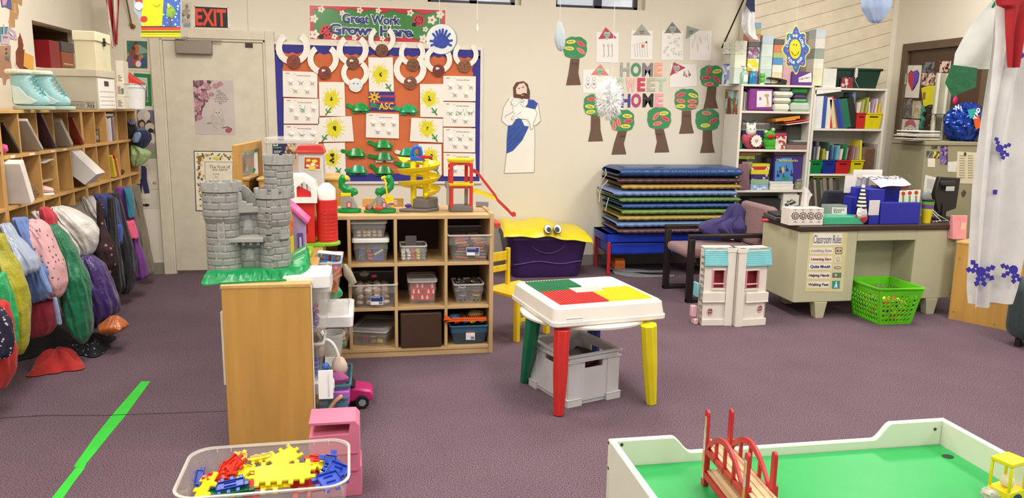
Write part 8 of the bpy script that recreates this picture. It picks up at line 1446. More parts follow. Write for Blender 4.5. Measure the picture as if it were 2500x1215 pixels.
b=[(-.122,-.15,.002),(.122,-.15,.002),(.122,.15,.002),(-.122,.15,.002)];tp=[(-hx,-hy,hb),(hx,-hy,hb),(hx,hy,hb),(-hx,hy,hb)]
for i in range(4):wall(b[i],b[(i+1)%4],tp[i],tp[(i+1)%4],(8,9)[i%2],6)
g.add(b,[(0,1,2,3)],LG);o=g.out('basket_wall',t,smooth=0);sm_=o.modifiers.new('s','SOLIDIFY');sm_.thickness=.005
g=G();g.tube([(x*1.01,y*1.01,z)for x,y,z in tp],.009,LG,8,closed=True);g.out('basket_rim',t)
fill(60,(3.51,4.69,.012,3.71,4.95,.17),.028,['#b8c82a','#e0701c','#d8d24a','#3a5a9a','#c9d83a','#d84a2a','#8aa82a','#e8b83a'],81,'play_food','coloured plastic play food inside the green basket','toy','play food in the green basket')
ZF,ZR2=.42,.50;TX0,TX1,TYB=.672,1.79,2.045;t=thing('train_table','white walled play table with a green board, low back edge curved','table',(1.25,1.4,0));WW=M('#d9dccb',.4,var=.015);zl=P(1800,1088,1,TYB).z
xa,xb_,xc,xd=[P(p,1060,1,TYB).x for p in(1636,1685,2125,2166)]
pts=[(TX0,.30),(TX1,.30),(TX1,ZR2),(xd,ZR2)]+[(xd+(xc-xd)*u,ZR2-(ZR2-zl)*(u*u*(3-2*u)))for u in(.15,.3,.45,.6,.75,.9,1)]+[(xb_+(xa-xb_)*u,zl+(ZR2-zl)*(u*u*(3-2*u)))for u in(0,.15,.3,.45,.6,.75,.9,1)]+[(TX0,ZR2)]
def tp_(n,fn):g=G();fn(g);g.out(n,t,world=True,smooth=30,bevel=.004)
tp_('back_wall',lambda g:g.prism(pts,TYB-.02,TYB,WW,ax=1));tp_('side_wall',lambda g:g.box((TX0,.85,.30),(TX0+.02,TYB-.02,ZR2),WW));tp_('side_wall',lambda g:g.box((TX1-.02,.85,.30),(TX1,TYB-.02,ZR2),WW));tp_('front_wall',lambda g:g.box((TX0,.83,.30),(TX1,.85,ZR2),WW))
tp_('green_board',lambda g:g.box((TX0+.02,.85,ZF-.015),(TX1-.02,TYB-.02,ZF),M('#1f9a4c',.38,var=.03)))
for x,y in((TX0,.85),(TX1-.06,.85),(TX0,TYB-.06),(TX1-.06,TYB-.06)):tp_('leg',lambda g:g.box((x+.003,y,0),(x+.057,y+.055,.31),WW))
c=P(2314,1114,2,ZF);g=G();g.lathe([(.018,0),(.018,.0012),(0,.0012)],'#14301f',20,c=(c.x,c.y,ZF),sy=.8);g.out('peg_hole',t,world=True)
for px,py in((1518,1085),(2283,1047)):c=P(px,py,1,TYB-.021);g=G();g.cyl((c.x,TYB-.022,c.z),(c.x,TYB-.02,c.z),.005,'#3a3a34',n=10);g.out('screw',t,world=True)
for px,py in((1486,1080),(1485,1142)):c=P(px,py,0,TX0);g=G();g.cyl((TX0-.001,c.y,c.z),(TX0,c.y,c.z),.005,'#3a3a34',n=10);g.out('screw',t,world=True)
RB=M('#b5222a',.4);HB=.222;a=P(1758,1000,2,ZF+HB);b=P(1860,1104,2,ZF+HB);d_=Vector((b.x-a.x,b.y-a.y));L_=d_.length;d_.normalize();w_=Vector((-d_.y,d_.x));bt=thing('toy_bridge','red wooden toy train bridge with arches and two track decks on the green board','toy',(a.x,a.y,ZF+.001),math.atan2(d_.y,d_.x));BW_=.034
def cap(w,h):return[(-w,0),(w,0),(w,h-w)]+[(w*math.cos(q),h-w+w*math.sin(q))for q in[PI*i/8 for i in range(1,8)]]+[(-w,h-w)]
for x in(0,L_):
 for s in(-1,1):
  g=G();g.prism([(x+p,q)for p,q in cap(.011,HB)],s*BW_-.004,s*BW_+.004,RB,ax=1)
  if s<0:g.box((x-.007,s*BW_-.005,.02),(x+.007,s*BW_-.004,HB-.02),blk('#c9a26a #a8b8a0 #c98a4a #b8c4bc',ns=60))
  g.out('tower_post',bt,smooth=30,bevel=.0015);g=G();g.box((x-.009,s*BW_-.001,0),(x+.009,s*BW_+.012,.135),RB);g.out('pier',bt,bevel=.002)
for s in(-1,1):
 g=G();N_=20;up=[(L_*(.04+.92*i/N_),.115+.075*math.sin(PI*i/N_)**.8)for i in range(N_+1)];dn=[(L_*(.09+.82*i/N_),.118+.055*math.sin(PI*i/N_)**.8)for i in range(N_+1)]
 for i in range(N_):g.prism([up[i],up[i+1],dn[i+1],dn[i]],s*BW_-.004,s*BW_+.004,RB,ax=1)
 for u in(.28,.5,.72):g.box((L_*u-.004,s*BW_-.004,.10),(L_*u+.004,s*BW_+.004,.118+.055*math.sin(PI*u)),RB)
 g.out('arch',bt,smooth=30)
 for z in(.035,.108):g=G();g.box((0,s*BW_-.004,z-.01),(L_,s*BW_+.004,z+.008),RB);g.out('rail_beam',bt,bevel=.001)
BE=M('#cfae84',.5,'wood',st=(.8,6,6))
for z,x0,x1 in((.038,0,L_),(.112,-.03,L_+.045)):
 g=G();g.box((x0,-BW_+.006,z),(x1,BW_-.006,z+.007),BE)
 for y in(-.026,-.010,.010,.026):g.box((x0,y-.005 if abs(y)>.02 else y-.008,z+.007),(x1,y+.003 if abs(y)>.02 else y+.004,z+.010),BE)
 g.out('track_deck',bt,smooth=0,bevel=.001)
c=P(2452,1225,2,ZF);t=thing('toy_tower','yellow toy station tower with dark blue half round window at the right corner','toy',(c.x,c.y,ZF+.001),.25);YT=M('#e2cd10',.3)
for n,q in(('base',(-.035,-.03,0,.035,.03,.045)),('roof',(-.036,-.03,.115,.036,.03,.128)),('post',(-.035,-.03,.045,-.028,-.022,.115)),('post',(.028,-.03,.045,.035,-.022,.115)),('post',(-.035,.022,.045,-.028,.03,.115)),('post',(.028,.022,.045,.035,.03,.115))):g=G();g.box(q[:3],q[3:],YT);g.out(n,t,bevel=.003)
g=G();g.prism([(.022*math.cos(q),.015+.022*math.sin(q))for q in[PI*i/10 for i in range(11)]],-.032,-.030,'#1a2a55',ax=1);g.out('window',t);g=G();g.ball((0,0,.06),.018,M('#e0d0b0',.5),12);g.out('figure',t)
c=P(2495,1190,2,ZF);g=G();g.lathe([(.05,0),(.05,.012),(0,.012)],BE,24,c=(c.x-.0,c.y-.02,ZF+.001));g.lathe([(.03,.012),(.03,.014),(0,.014)],M('#b8925f',.5),20,c=(c.x,c.y-.02,ZF+.001));tag(g.out('wooden_disc',world=True),'round wooden piece behind the yellow tower','toy')
c=P(2412,1215,2,ZF);blobthing('toy_rock','pale grey toy rock left of the yellow tower','toy',(c.x,c.y-.02,ZF+.001),(.035,.025,.02),M('#a8aa98',.5));
A,B=Vector((4.112,4.766)),Vector((4.289,4.436));dv=(B-A).normalized();nn=Vector((dv.y,-dv.x));nn=nn if nn.y<0 else-nn;Lc=(B-A).length*1.25
T=Matrix(((dv.x,-nn.x,0,A.x),(dv.y,-nn.y,0,A.y),(0,0,1,0),(0,0,0,1)));t=thing('low_cabinet','maple cabinet with its plain back to the room and a blue disc on it','cabinet',(A.x,A.y,0))
g=G();g.box((0,0,.0),(Lc,.02,.555),OAK,T);g.box((0,.02,0),(.02,.30,.555),OAK,T);g.box((Lc-.02,.02,0),(Lc,.3,.555),OAK,T);g.out('body',t,world=True,smooth=0);g=G();g.box((-.005,-.004,.555),(Lc,.31,.572),OAKY,T);g.out('top_board',t,world=True,bevel=.003,smooth=0)
g=G();q=T.inverted()@P(2436,702,1,4.47);g.prism([(.275+.135*math.cos(a),.315+.135*math.sin(a))for a in[2*PI*i/40 for i in range(40)]],-.006,0,M('#1668b0',.45),T,ax=1);g.out('blue_disc',t,world=True,smooth=0)
for u,z in((.03,.06),(.03,.45),(.30,.03)):g=G();g.cyl((u,-.003,z),(u,0,z),.006,'#8a7a5a',T=T,n=8);g.out('screw',t,world=True)
bx=P(2350,588,1,4.80);t=thing('gift_bag','pink paper gift bag with a handle on the low cabinet','bag',(bx.x,4.86,.573));PB=M('#d98f94',.6,var=.08);g=G();g.fr((-.055,-.03,.055,.03),(-.062,-.008,.062,.012),0,.17,PB);g.out('bag_body',t,bevel=.002,smooth=0);g=G();g.tube([(.02+.02*math.cos(a),-.012,.15-.05*math.sin(a))for a in[PI*i/8 for i in range(9)]],.002,'#c98a7a',6);g.out('handle',t);g=G();g.box((.005,-.021,.06),(.045,-.019,.12),'#e2b8a8');g.out('tag',t)
t=thing('sofa','dark blue-green upholstered sofa cut by the right edge of the photo','sofa',(4.5,3.7,0));SF=M('#28373b',.6,'cloth',ns=60,bump=.2)
for n,q,bv in(('arm',(4.02,3.98,.04,4.9,4.22,.455),.09),('seat',(4.10,3.1,.1,4.9,3.98,.30),.05),('arm',(4.12,2.9,.04,4.9,3.1,.42),.08),('backrest',(4.70,3.1,.28,4.92,3.98,.62),.07)):g=G();g.box(q[:3],q[3:],SF);g.out(n,t,world=True,bevel=bv,seg=5,smooth=50)
for x,y in((4.07,4.1),(4.85,4.1),(4.2,2.95),(4.85,2.95)):g=G();g.cyl((x,y,0),(x,y,.05),.02,'#17120f');g.out('foot',t,world=True)
c=P(2492,612,1,4.3);blobthing('pink_package','pink and white package lying on the low cabinet by the right edge','package',(4.34,4.36,.573),(.06,.05,.02),blk('#d87a98 #e8e0e0 #c95a78',ns=30),amp=.1)
FYc=5.46;OL=M('#8f8a6e',.5,var=.02);C0,C1=P(2262,345,1,FYc),P(2410,350,1,FYc);t=thing('metal_cabinet','olive grey metal cabinet covered with pictures, papers heaped on top','cabinet',((C0.x+C1.x)/2,FYc+.2,0));prt('body',(C0.x,FYc,0),(C1.x,FYc+.42,C0.z-.03),OL,t,.006);prt('top_lip',(C0.x-.006,FYc-.008,C0.z-.03),(C1.x+.006,FYc+.42,C0.z),OL,t,.004);FCt=C0.z+.001
def paper_on(ax,val,sgn,z0,name,label,cat,polys,grp=None,par=None):
 f=Flat(ax,val,sgn);[f.pl(Z(*z0,p),c,l+1)for l,(p,c)in enumerate(polys)];return f.art(name,label,cat,grp,par)
zz=(2200,120,4.05);F1=(1,FYc-.001,-1,zz);PH=lambda c:blk(c,ns=45);BQ_=lambda a,b,c,d:[(a,b),(c,b),(c,d),(a,d)];PG='pictures stuck on the metal cabinet'
for n,p,c,l in(('photo',BQ_(300,925,358,985),PH('#3a3428 #5a5040 #2a2a20 #6a6050'),'small dark photo near the top edge of the metal cabinet'),('photo',BQ_(250,1005,308,1070),PH('#6a6a6a #3a3a44 #8a8480'),'small photo of two figures left on the metal cabinet'),('photo',BQ_(314,1010,380,1080),PH('#3a3a2a #c9b83a #5a4a3a'),'small photo with a yellow figure on the metal cabinet'),('photo',BQ_(388,955,460,1140),PH('#3a1f6a #6a4aa8 #9a7a8a #2a1a2a'),'tall purple photo on the metal cabinet'),('note',BQ_(262,1080,335,1165),'#d8d0c0','small white note under the two little photos'),('note',[(462,1115),(552,1108),(545,1215),(458,1210)],'#d4d0c8','white paper left of the long list'),('list',[(556,1010),(750,1022),(742,1330),(545,1325)],'#cfc6a8','long cream list clipped on the metal cabinet')):
 o=paper_on(*F1,n if n!='list' else 'paper_list',l,'photo' if n=='photo' else 'paper',[(p,c)],PG)
 if n=='list':f=Flat(1,FYc-.003);[f.rc(2200+(575+(k%2)*85)/4.05,120+(1050+k//2*24)/4.05,2200+(630+(k%2)*80)/4.05,120+(1056+k//2*24)/4.05,'#8a8270',1)for k in range(20)];f.el(2356,376,3,5,'#3a3428',2,8);f.art('printing',parent=o)
z2=(1900,400,5.682);paper_on(1,FYc-.001,-1,z2,'lined_note','lined white note with a clip, lower left on the metal cabinet','paper',[([(2040,150),(2212,195),(2140,410),(2010,380)],'#d8d6d2')]+[([(2060,200+k*20),(2180,225+k*20),(2179,228+k*20),(2059,203+k*20)],'#6a6a72')for k in range(7)],PG)
paper_on(1,FYc-.001,-1,(2280,300,2.17),'palm_clip','small palm tree magnet low on the metal cabinet','magnet',[([(145,370),(160,352),(172,368),(162,390),(150,392)],'#4a3f30')],PG)
F0=(0,XR-.0235,-1,zz);DGp='pictures stuck on the brown door'
o=paper_on(*F0,'heart_drawing','white sheet with a red and purple heart on the brown door','drawing',[([(52,160),(208,158),(174,482),(15,478)],'#d9d2c8'),([(108,415),(72,320),(75,240),(100,207),(122,225),(140,212),(165,205),(182,240),(170,320),(130,395)],'#3a2a3a'),([(108,408),(78,320),(80,245),(100,215),(122,232),(125,300),(118,395)],'#c23a4a'),([(124,235),(145,214),(165,212),(177,242),(165,320),(124,385)],'#6a4ab0')],DGp)
o=paper_on(*F0,'santa_drawing','white sheet with a bearded face in a red hat on the brown door','drawing',[([(8,690),(185,700),(160,922),(0,915)],'#d2ccc2'),([(35,775),(45,720),(90,690),(130,705),(148,755),(145,770),(95,745),(45,765)],'#b8646a'),([(45,765),(140,768),(150,830),(120,890),(80,905),(40,870),(28,810)],'#6a6460'),([(48,768),(137,771),(146,830),(118,886),(80,900),(43,866),(32,810)],'#d6d0c6'),([(70,790),(82,790),(82,800),(70,800)],'#3a3432'),([(105,792),(117,792),(117,802),(105,802)],'#3a3432'),([(85,820),(98,820),(92,835)],'#b8646a')],DGp)
f=Flat(0,XR-.026,-1);f.pl(Z(*zz,[(138,935),(247,938),(240,1400),(118,1400)]),'#cfcbc4',1);[f.tx(s,*Z(*zz,[(190-k*2.5,970+k*48)])[0],9,'#4a4846',2,wpx=22)for k,s in enumerate(('ABCDE','FGHIJ','KLMNO','PQRS','TUVW','XYZ'))];f.art('alphabet_sheet','white sheet with rows of capital letters on the brown door','paper',DGp)
for p,c,l in(([(208,130),(330,125),(325,228),(205,228)],PH('#3a3a48 #5a5a68 #2a2a2a #7a7478'),'dark photo at the top of the door beside the heart sheet'),([(205,235),(400,228),(398,355),(198,362)],PH('#5a3a34 #b89a88 #2a1f1c #8a6a5a #d8c0b0'),'wide group photo under the dark one'),([(382,122),(496,116),(480,225),(378,228)],PH('#6a3a34 #c99a88 #2a1a18 #d8c8c0'),'photo of faces at the upper right of the door'),([(20,495),(115,490),(105,680),(12,680)],PH('#6a6662 #8a8682 #5a5652'),'grey photo under the heart sheet'),([(118,510),(205,512),(195,688),(104,684)],PH('#c4bca8 #b0a890 #a8987a'),'cream card right of the grey photo'),([(285,560),(350,560),(335,760),(272,760)],PH('#5a3a34 #a88a7a #2a1f1c'),'strip of small photos right of the green paper'),([(0,925),(120,930),(112,1030),(-6,1025)],PH('#4a4a48 #7a7874 #2a2a2a'),'black and white photo under the bearded face'),([(212,805),(275,808),(262,915),(205,912)],PH('#5a2a30 #a87a70 #2a1a1c'),'small reddish photo beside the bearded face'),([(25,1035),(110,1038),(100,1215),(15,1215)],PH('#3a3a38 #8a8884 #5a5450'),'dark photo strip low on the door'),([(22,1090),(108,1092),(102,1162),(18,1158)],'#cfc8bc','white card over the dark photo strip')):
 paper_on(0,XR-(.0235 if 'white card' not in l else .025),-1,zz,'photo' if 'photo' in l else 'card',l,'photo',[(p,c)],DGp)
paper_on(0,XR-.027,-1,zz,'yellow_notice','bright yellow folded notice on the brown door','paper',[([(200,385),(262,362),(388,358),(366,545),(275,550),(222,575)],'#d9cf2a'),([(218,430),(245,425),(240,495),(214,500)],'#8a6a3a')],DGp)
g=G();q=[P(*Z(*zz,[p])[0],0,XR-.04)for p in((212,560),(222,620),(205,660),(222,700),(200,750),(205,795))];g.tube(q,[.03,.05,.04,.045,.055,.04],M('#2a8f74',.7,'cloth'),8,sq=.4);tag(g.out('green_streamer',world=True),'teal green paper streamer hanging on the brown door','streamer')
f=Flat(0,XR-.001,-1);f.pl(Z(*zz,[(735,345),(970,340),(960,520),(700,520)]),'#c9683f',1);f.pl(Z(*zz,[(765,385),(922,378),(915,432),(757,440)]),'#4a3a34',2);f.pl(Z(*zz,[(768,389),(918,382),(911,428),(761,436)]),'#e0dace',3);f.tx('Themes',*Z(*zz,[(838,408)])[0],7.5,'#3a3430',4,wpx=33,rot=.06);f.pl(Z(*zz,[(735,490),(880,478),(875,525),(720,530)]),'#e09a2a',3);f.art('themes_board','orange board lettered Themes on the wall right of the door','board')
paper_on(0,XR-.001,-1,zz,'white_poster','white pointed poster high on the wall right of the door','poster',[([(760,130),(860,70),(940,130),(905,325),(750,335)],'#d8d4cc')])
fx=P(2292,300,1,5.95).x;t=thing('wall_shelf','pale hutch panel with uprights standing behind the metal cabinet','shelf',(4.6,6.0,0));a,b=P(2292,178,1,5.95),P(2345,345,1,5.95);prt('panel',(a.x,5.96,0),(b.x,5.98,a.z),M('#a8a690',.5),t)
for u in(0,.3,.62,.95):prt('upright',(a.x+(b.x-a.x)*u,5.94,0),(a.x+(b.x-a.x)*u+.016,5.96,a.z+.0),M('#d6d2c6',.5),t)
zs_=P(2292,278,1,5.9).z;prt('glass_shelf',(a.x-.03,5.80,zs_-.006),(b.x+.25,5.94,zs_),M('#3a4038',.2),t);c=P(2333,245,1,5.85);g=G();g.ball((c.x,5.85,c.z),(.025,.01,.035),M('#c92a6a',.4),12);g.tube([(c.x,5.85,c.z+.03),(c.x+.012,5.85,c.z+.05),(c.x-.012,5.85,c.z+.05),(c.x,5.85,c.z+.03)],.003,'#c92a6a');tag(g.out('pink_ornament',world=True),'pink ornament hanging above the foil balloon','ornament')
for k in range(7):a,b=P(2258+k*2+(k%3)*5,0,1,FYc+.03),P(2330,0,1,FYc+.03);g=G();g.box((a.x,FYc+.02,FCt+k*.012),(b.x,FYc+.26,FCt+k*.012+.008),M(['#7d7468','#d8d2c8','#5f584e','#cfcac0','#e0dcd2','#8a8478','#dad6cc'][k],.6),TR());tag(g.out('paper_stack',world=True,bevel=.002),['lowest dark magazine of the heap','white sheets near the bottom of the heap','dark magazine low in the heap','white folder in the middle of the heap','thick white pad in the heap','grey magazine near the top of the heap','white sheets on top of the heap'][k]+' on the metal cabinet','paper','magazines heaped on the metal cabinet')
c=P(2362,298,1,FYc+.1);t=thing('foil_balloon','crumpled blue foil balloon lettered with a birthday greeting on the metal cabinet','balloon',(c.x,FYc+.1,FCt));r=.155;FO=M('#1b3c9a',.16,'metal',me=.55);g=G();vs=[]
def fb(u,v):
 a=2*PI*u;h=PI*v;d=Vector((math.sin(h)*math.cos(a),math.sin(h)*math.sin(a),math.cos(h)));q=1+.13*noise.noise(d*3.2)+.10*(1-abs(noise.noise(d*7))*2);return(c.x+r*q*d.x,FYc+.13+r*.75*q*d.y,c.z+r*q*d.z-.01)
g.grid(fb,70,40,FO);g.out('foil_body',t,world=True,smooth=25);
for tx_,u,v,s in(('N',2337,262,12),('I',2346,264,11),('D',2388,268,11),('A',2384,277,11),('Y',2381,287,11)):f=Flat(1,FYc-.02);f.tx(tx_,u,v,s,'#e6e2de',1,bold=.05,rot=1.2 if tx_ in 'DAY' else .3);f.art('letter',parent=t)
f=Flat(1,FYc-.012);f.pl([(2375,284),(2390,282),(2396,310),(2382,316)],M('#d8561c',.2),1);f.pl([(2362,268),(2380,264),(2388,282),(2368,290)],M('#1f9aa0',.2),1);f.art('colour_patch',parent=t)
a=P(2375,350,1,FYc+.05);g=G();g.prism([(a.x,FCt),(a.x+.16,FCt),(a.x+.16,FCt+.13),(a.x+.12,FCt+.13),(a.x+.06,FCt+.10),(a.x+.01,FCt+.04)],FYc+.0,FYc+.2,M('#3f4244',.5),ax=1);tag(g.out('grey_case',world=True,bevel=.012),'dark grey rounded case at the right end of the metal cabinet top','case')
a,b=P(1764,113,1,6.90),P(1822,-15,1,6.45);e=b+(b-a)*.35;t=thing('white_flag','white and navy flag hanging from a slanted black pole at the wall corner','flag',tuple(a));g=G();g.tube([a,e],.007,'#221d1a',8);g.out('flag_pole',t,world=True);g=G();g.tube([a+(a-b)*.02,a+(b-a)*.18],.016,M('#4a463e',.3,'metal'),8,sq=.5);g.out('bracket',t,world=True)
def fl(u,v):
 L=[(1830,-25),(1812,35),(1810,62),(1816,80),(1828,92)];R_=[(1846,-25),(1842,35),(1842,62),(1846,85),(1857,100)]
 i=min(int(v*4),3);fr=v*4-i;x=lambda Q:(Q[i][0]+(Q[i+1][0]-Q[i][0])*fr,Q[i][1]+(Q[i+1][1]-Q[i][1])*fr);l,r__=x(L),x(R_);return P(l[0]+(r__[0]-l[0])*u,l[1]+(r__[1]-l[1])*u,1,6.40+.03*math.sin(u*7+v*2))
g=G();g.grid(fl,10,24,CL('#dcdce0'),th=.002);g.out('flag_cloth',t,world=True,smooth=60);f=Flat(1,6.36);f.pl([(1828,-25),(1842,-25),(1843,30),(1832,27),(1820,12)],M('#1f2348',.8),1);f.art('navy_canton',parent=t)
def string(par,px,py,Y,r=.0012):p=P(px,py,1,Y);g=G();g.cyl(p,(p.x,Y,ZC),r,'#d8d4cc',n=6);g.out('string',par,world=True)
Y0=4.6;t=thing('handprint_disc','round paper disc with a blue handprint hanging in front of the banner','craft',tuple(P(1077,132,1,Y0)));f=Flat(1,Y0,th=.003);f.el(1079,96,38,37,'#8f9a94',1,40);f.el(1077,95.5,36.5,36.5,'#dfe2e0',2,40);HB_=M('#2a3f9a',.6,var=.3,ns=40)
f.el(1077,102,20,16,HB_,3,20,amp=.05,fq=5)
for dx,dy,l in((-26,3,8),(-20,-14,17),(-12,-20,20),(-4,-23,20),(4,-25,22),(13,-22,20),(21,-14,15),(26,2,9),(-24,14,10),(24,14,10)):f.ln([(1077+dx*.5,100+dy*.4),(1077+dx,97+dy)],5.2,HB_,3);f.el(1077+dx,97+dy,2.4,3,HB_,3,8)
f.art('disc',parent=t);string(t,1073,60,Y0+.001)
p=P(1165,70,1,5.6);t=thing('pull_chain','ceiling pull chain with a white tassel in front of the back wall','pull chain',tuple(p-Vector((0,0,.02))));g=G();q=P(1165,50,1,5.6);g.lathe([(.002,.055),(.008,.035),(.011,.012),(.006,0),(0,0)],'#dcd8d0',12,c=(p.x,5.6,p.z-.02));g.out('tassel',t,world=True);string(t,1165,48,5.6,.0018)
def soft(name,label,cat,Y,rows,m,ry,sd,strg,am=.1):o=thing(name,label,cat,tuple(P(rows[-1][1],rows[-1][0],1,Y)));rows_loft('paper_body',None,None,Y,rows,m,ry,3,am,sd,parent=o,wr=.5);string(o,*strg,Y);return o
soft('paper_feather','pale blue tissue raindrop hanging beside the first paper tree','craft',4.0,[(52,1364,1369),(62,1358,1374),(80,1354,1379),(100,1352,1380),(114,1357,1378),(124,1364,1372)],M('#ccd8dc',.7,'paper'),.03,3,(1367,52))
soft('paper_cloud','pale blue paper cloud hanging from the ceiling at the upper right','craft',3.9,[(-24,2115,2160),(0,2106,2175),(20,2108,2174),(35,2118,2166),(50,2126,2154),(55,2134,2146)],M('#b9cbe6',.7,'paper'),.06,5,(2140,-22))
c=P(1487,243,1,3.9);sx_,sz_=.062,.104;t=thing('paper_snowflake','fringed white paper snowflake ball hanging before the HOME letters','craft',(c.x,3.9,c.z-sz_));g=G();r_=random.Random(4);WPp=M('#f4f4f4',.8)
for k in range(520):
 z=1-2*(k+.5)/520;a=k*2.39996;rr_=math.sqrt(1-z*z);d=Vector((rr_*math.cos(a),rr_*math.sin(a),z));d=(d+Vector([r_.uniform(-.35,.35)for _ in(0,0,0)])).normalized();f_=r_.uniform(.8,1.05)
 p=Vector((c.x+d.x*sx_*.6,3.9+d.y*.05,c.z+d.z*sz_*.6));e=Vector((c.x+d.x*sx_*f_,3.9+d.y*.075*f_,c.z+d.z*sz_*f_));q=Vector((r_.uniform(-1,1),r_.uniform(-1,1),r_.uniform(-1,1)));sd_=d.cross(q).normalized()*.0045
 g.add([p-sd_,p+sd_,e+sd_,e-sd_],[(0,1,2,3)],WPp)
 for s in(-1.6,1.6):q=e+d*.016+sd_*s*1.3;g.add([e+sd_*(s-.5)*.6,e+sd_*(s+.5)*.6,q],[(0,1,2)],WPp)
g.ball((c.x,3.9,c.z),(sx_*.75,.055,sz_*.78),WPp,18,amp=.2,fq=5)
o=g.out('fringe',t,world=True,smooth=0);s_=o.modifiers.new('s','SOLIDIFY');s_.thickness=.0008;string(t,1494,190,3.9)
Y0=5.3;t=thing('smiley_sign','blue flower shaped sign with a yellow smiling face reading Love the Lord your God','sign',tuple(P(1943,178,1,Y0)));f=Flat(1,Y0,th=.0015)
def flower(cx_,cy__,rx,ry,m,l):f.pl([(cx_+rx*(1+.13*math.cos(8*a)+.03*math.cos(4*a))*math.cos(a),cy__+ry*(1+.13*math.cos(8*a)+.04*math.cos(4*a))*math.sin(a))for a in[2*PI*i/96 for i in range(96)]],m,l)
flower(1943,121,30,52,M('#d9dc5a',.5),1)
for k in range(40):a=2*PI*k/40;q=1+.13*math.cos(8*a)+.03*math.cos(4*a);f.el(1943+27.6*q*math.cos(a),121+49*q*math.sin(a),1.3,1.3,'#e8e6da',2,6)
flower(1943,121,27,48,M('#2f5fae',.5),3);f.el(1940,120,14.5,24.5,'#c98a2a',4,28);f.el(1940,120,13.5,23.5,M('#e6cf1c',.4),5,28);f.el(1937,109,1.2,2.2,'#4a3a10',6,8);f.el(1943,110,1.2,2.2,'#4a3a10',6,8);f.ln([(1940-9*math.cos(a),122+13*math.sin(a))for a in[.25+PI*.84*i/10 for i in range(11)]],1.2,'#4a3a10',6)
for s,cx_,up in(('LOVE THE LORD',1940,1),('YOUR GOD',1940,-1)):
 n=len(s)
 for k,ch in enumerate(s):
  if ch==' ':continue
  th_=((k+.5)/n-.5)*(2.9 if up>0 else 1.9);x=cx_+20.5*math.sin(th_);y=120-up*33*math.cos(th_);f.tx(ch,x,y,6.6,'#eef0ee',4,bold=.04,rot=-up*th_*.8)
for x,y,c_ in((1943,78,'#b05ac0'),(1921,124,'#d04a6a'),(1966,126,'#c9305a'),(1926,88,'#5ab86a'),(1962,92,'#d0704a'),(1924,152,'#c05a8a'),(1958,155,'#c9506a'),(1941,165,'#4aa84a')):f.el(x,y,2.6,3.2,c_,4,10)
f.art('sign_face',parent=t);string(t,1943,72,Y0+.002)
Y0=3.6;t=thing('shirt_cutout','yellow paper cutout with striped hem and a tree drawing hanging at the top left','craft',tuple(P(390,94,1,Y0)));f=Flat(1,Y0,th=.0015);
f.pl([(326,-30),(445,-30),(442,94),(342,94),(344,62),(338,40),(327,26)],'#9aa8b0',1);f.pl([(352,-30),(404,-30),(398,62),(347,62),(346,45)],M('#e3cf0c',.5),2);f.pl([(347,62),(441,64),(441,92),(344,91)],M('#e3cf0c',.5),2)
for y,c_ in((64,'#26264a'),(67,'#c8401f'),(74,'#e0a02a'),(77,'#2c6a3a'),(81,'#e3cf0c'),(88,'#c9b81c')):f.rc(345,y,441,y+(6 if y==67 else 2.4),c_,3)
f.pl([(402,-30),(440,-30),(440,66),(396,64)],M('#3a5fae',.6,'print',c2='#b8c4d8',ns=60,p=.25),3);f.el(418,30,12,14,M('#7aa03a',.6,var=.3,ns=60),4,16,amp=.15,fq=5);f.rc(415,42,419,62,'#6a4a2a',4);f.el(413,15,4,5,'#c9b84a',5,10)
f.el(340,15,10,10,'#e6e2e0',3,16,amp=.08,fq=4);f.pl([(331,-30),(348,-30),(347,8),(330,2)],'#b8301f',2);f.el(352,47,9,8,'#b8301f',2,12);f.ln([(383-9*math.cos(a),6+10*math.sin(a))for a in[.3+PI*.8*i/6 for i in range(7)]],1,'#b8862a',3);f.art('cutout',parent=t);string(t,385,-28,Y0+.002)
def sheet(name,rows,Y,m,par,amp=.02,ph=0,fq=9):
 def fn(u,v):
  s=v*(len(rows)-1);i=min(int(s),len(rows)-2);fr=s-i;y,l,r__=[rows[i][k]*(1-fr)+rows[i+1][k]*fr for k in range(3)];p=P(l+(r__-l)*u,y,1,Y);return(p.x,Y+amp*math.sin(u*fq+ph+v*3),p.z)
 g=G();g.grid(fn,20,40,m,th=.0006);return g.out(name,par,world=True,smooth=60)
TP=M('#e6e4e3',.8,'paper',a=.93);t=thing('tissue_streamer','long white tissue streamer with purple snowflakes hanging at the right edge','streamer',tuple(P(2420,750,1,3.0)))
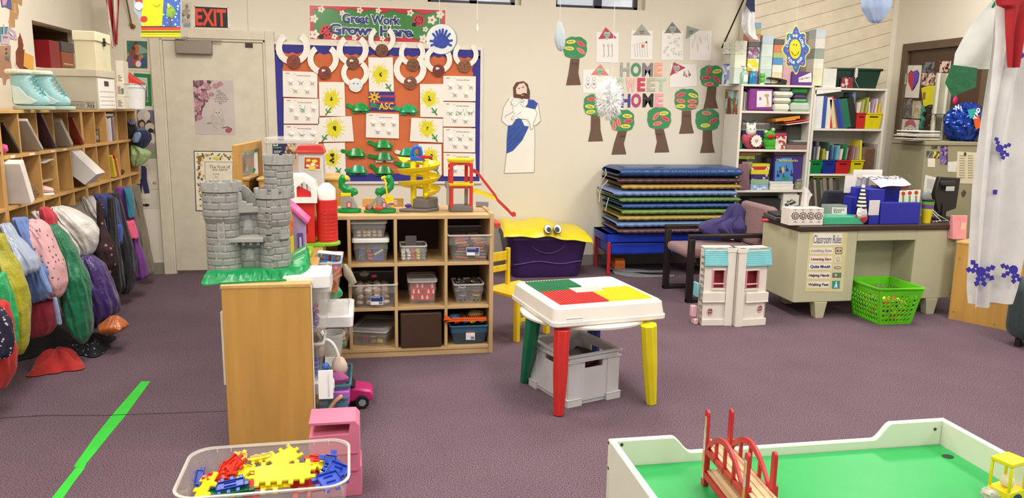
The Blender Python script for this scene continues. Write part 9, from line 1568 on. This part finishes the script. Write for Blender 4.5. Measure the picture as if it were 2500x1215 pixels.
zt_=-330;sheet('tissue',[(zt_,2440,2520),(0,2436,2520),(150,2424,2515),(300,2402,2508),(450,2382,2503),(600,2372,2497),(700,2364,2478),(740,2364,2468)],3.0,TP,t);sheet('tissue',[(zt_,2440,2500),(100,2432,2495),(300,2410,2450),(500,2390,2440),(700,2378,2420),(750,2376,2421)],2.97,TP,t,.012,2)
UP=M('#2f2494',.6)
def flake(cx_,cy__,r,angs,par,Y=2.945):
 f=Flat(1,Y);f.el(cx_,cy__,r*.5,r*.5,UP,1,14)
 for a in angs:a=math.radians(a);f.ln([(cx_,cy__),(cx_+r*1.2*math.cos(a),cy__+r*1.2*math.sin(a))],r*.2,UP,1);[f.pl([(cx_+r*(k-.34)*math.cos(a),cy__+r*(k-.34)*math.sin(a)),(cx_+r*k*math.cos(a)-r*.32*math.sin(a),cy__+r*k*math.sin(a)+r*.32*math.cos(a)),(cx_+r*(k+.34)*math.cos(a),cy__+r*(k+.34)*math.sin(a)),(cx_+r*k*math.cos(a)+r*.32*math.sin(a),cy__+r*k*math.sin(a)-r*.32*math.cos(a))],UP,2)for k in(.8,1.25)]
 f.art('paper_snowflake',parent=par)
flake(2394,663,24,(190,30,75,110,230,340),t);flake(2474,658,22,(150,200,60,90),t);flake(2440,362,19,(-20,40,70,250),t);flake(2492,135,16,(180,230,130),t)
f=Flat(1,2.96);f.rc(2424,463,2436,474,UP,1);f.art('purple_square',parent=t)
t=thing('tissue_banner','white tissue with a green end swept left beside the brown door','streamer',tuple(P(2350,238,1,3.15)));sheet('tissue',[(zt_,2430,2475),(0,2436,2478),(30,2405,2478),(80,2365,2470),(130,2333,2455),(160,2323,2440),(168,2340,2436)],3.15,M('#d6d8d4',.8,'paper',a=.9),t,.03,1,5);f=Flat(1,3.11);f.pl([(2323,158),(2386,166),(2382,213),(2352,224),(2326,238),(2307,202)],M('#1b6a40',.8,'cloth'),1);f.art('green_end',parent=t)
f=Flat(1,3.16);f.pl([(2420,17),(2436,-10),(2432,28)],M('#1b6a40',.8),1);f.art('green_scrap',parent=t)
t=thing('red_streamer','red tissue streamer hanging at the top right corner','streamer',tuple(P(2475,165,1,2.9)));sheet('tissue',[(zt_,2450,2530),(0,2434,2530),(12,2438,2530),(20,2458,2515),(80,2458,2498),(165,2460,2486)],2.9,M('#b5252e',.8,'paper'),t,.012)
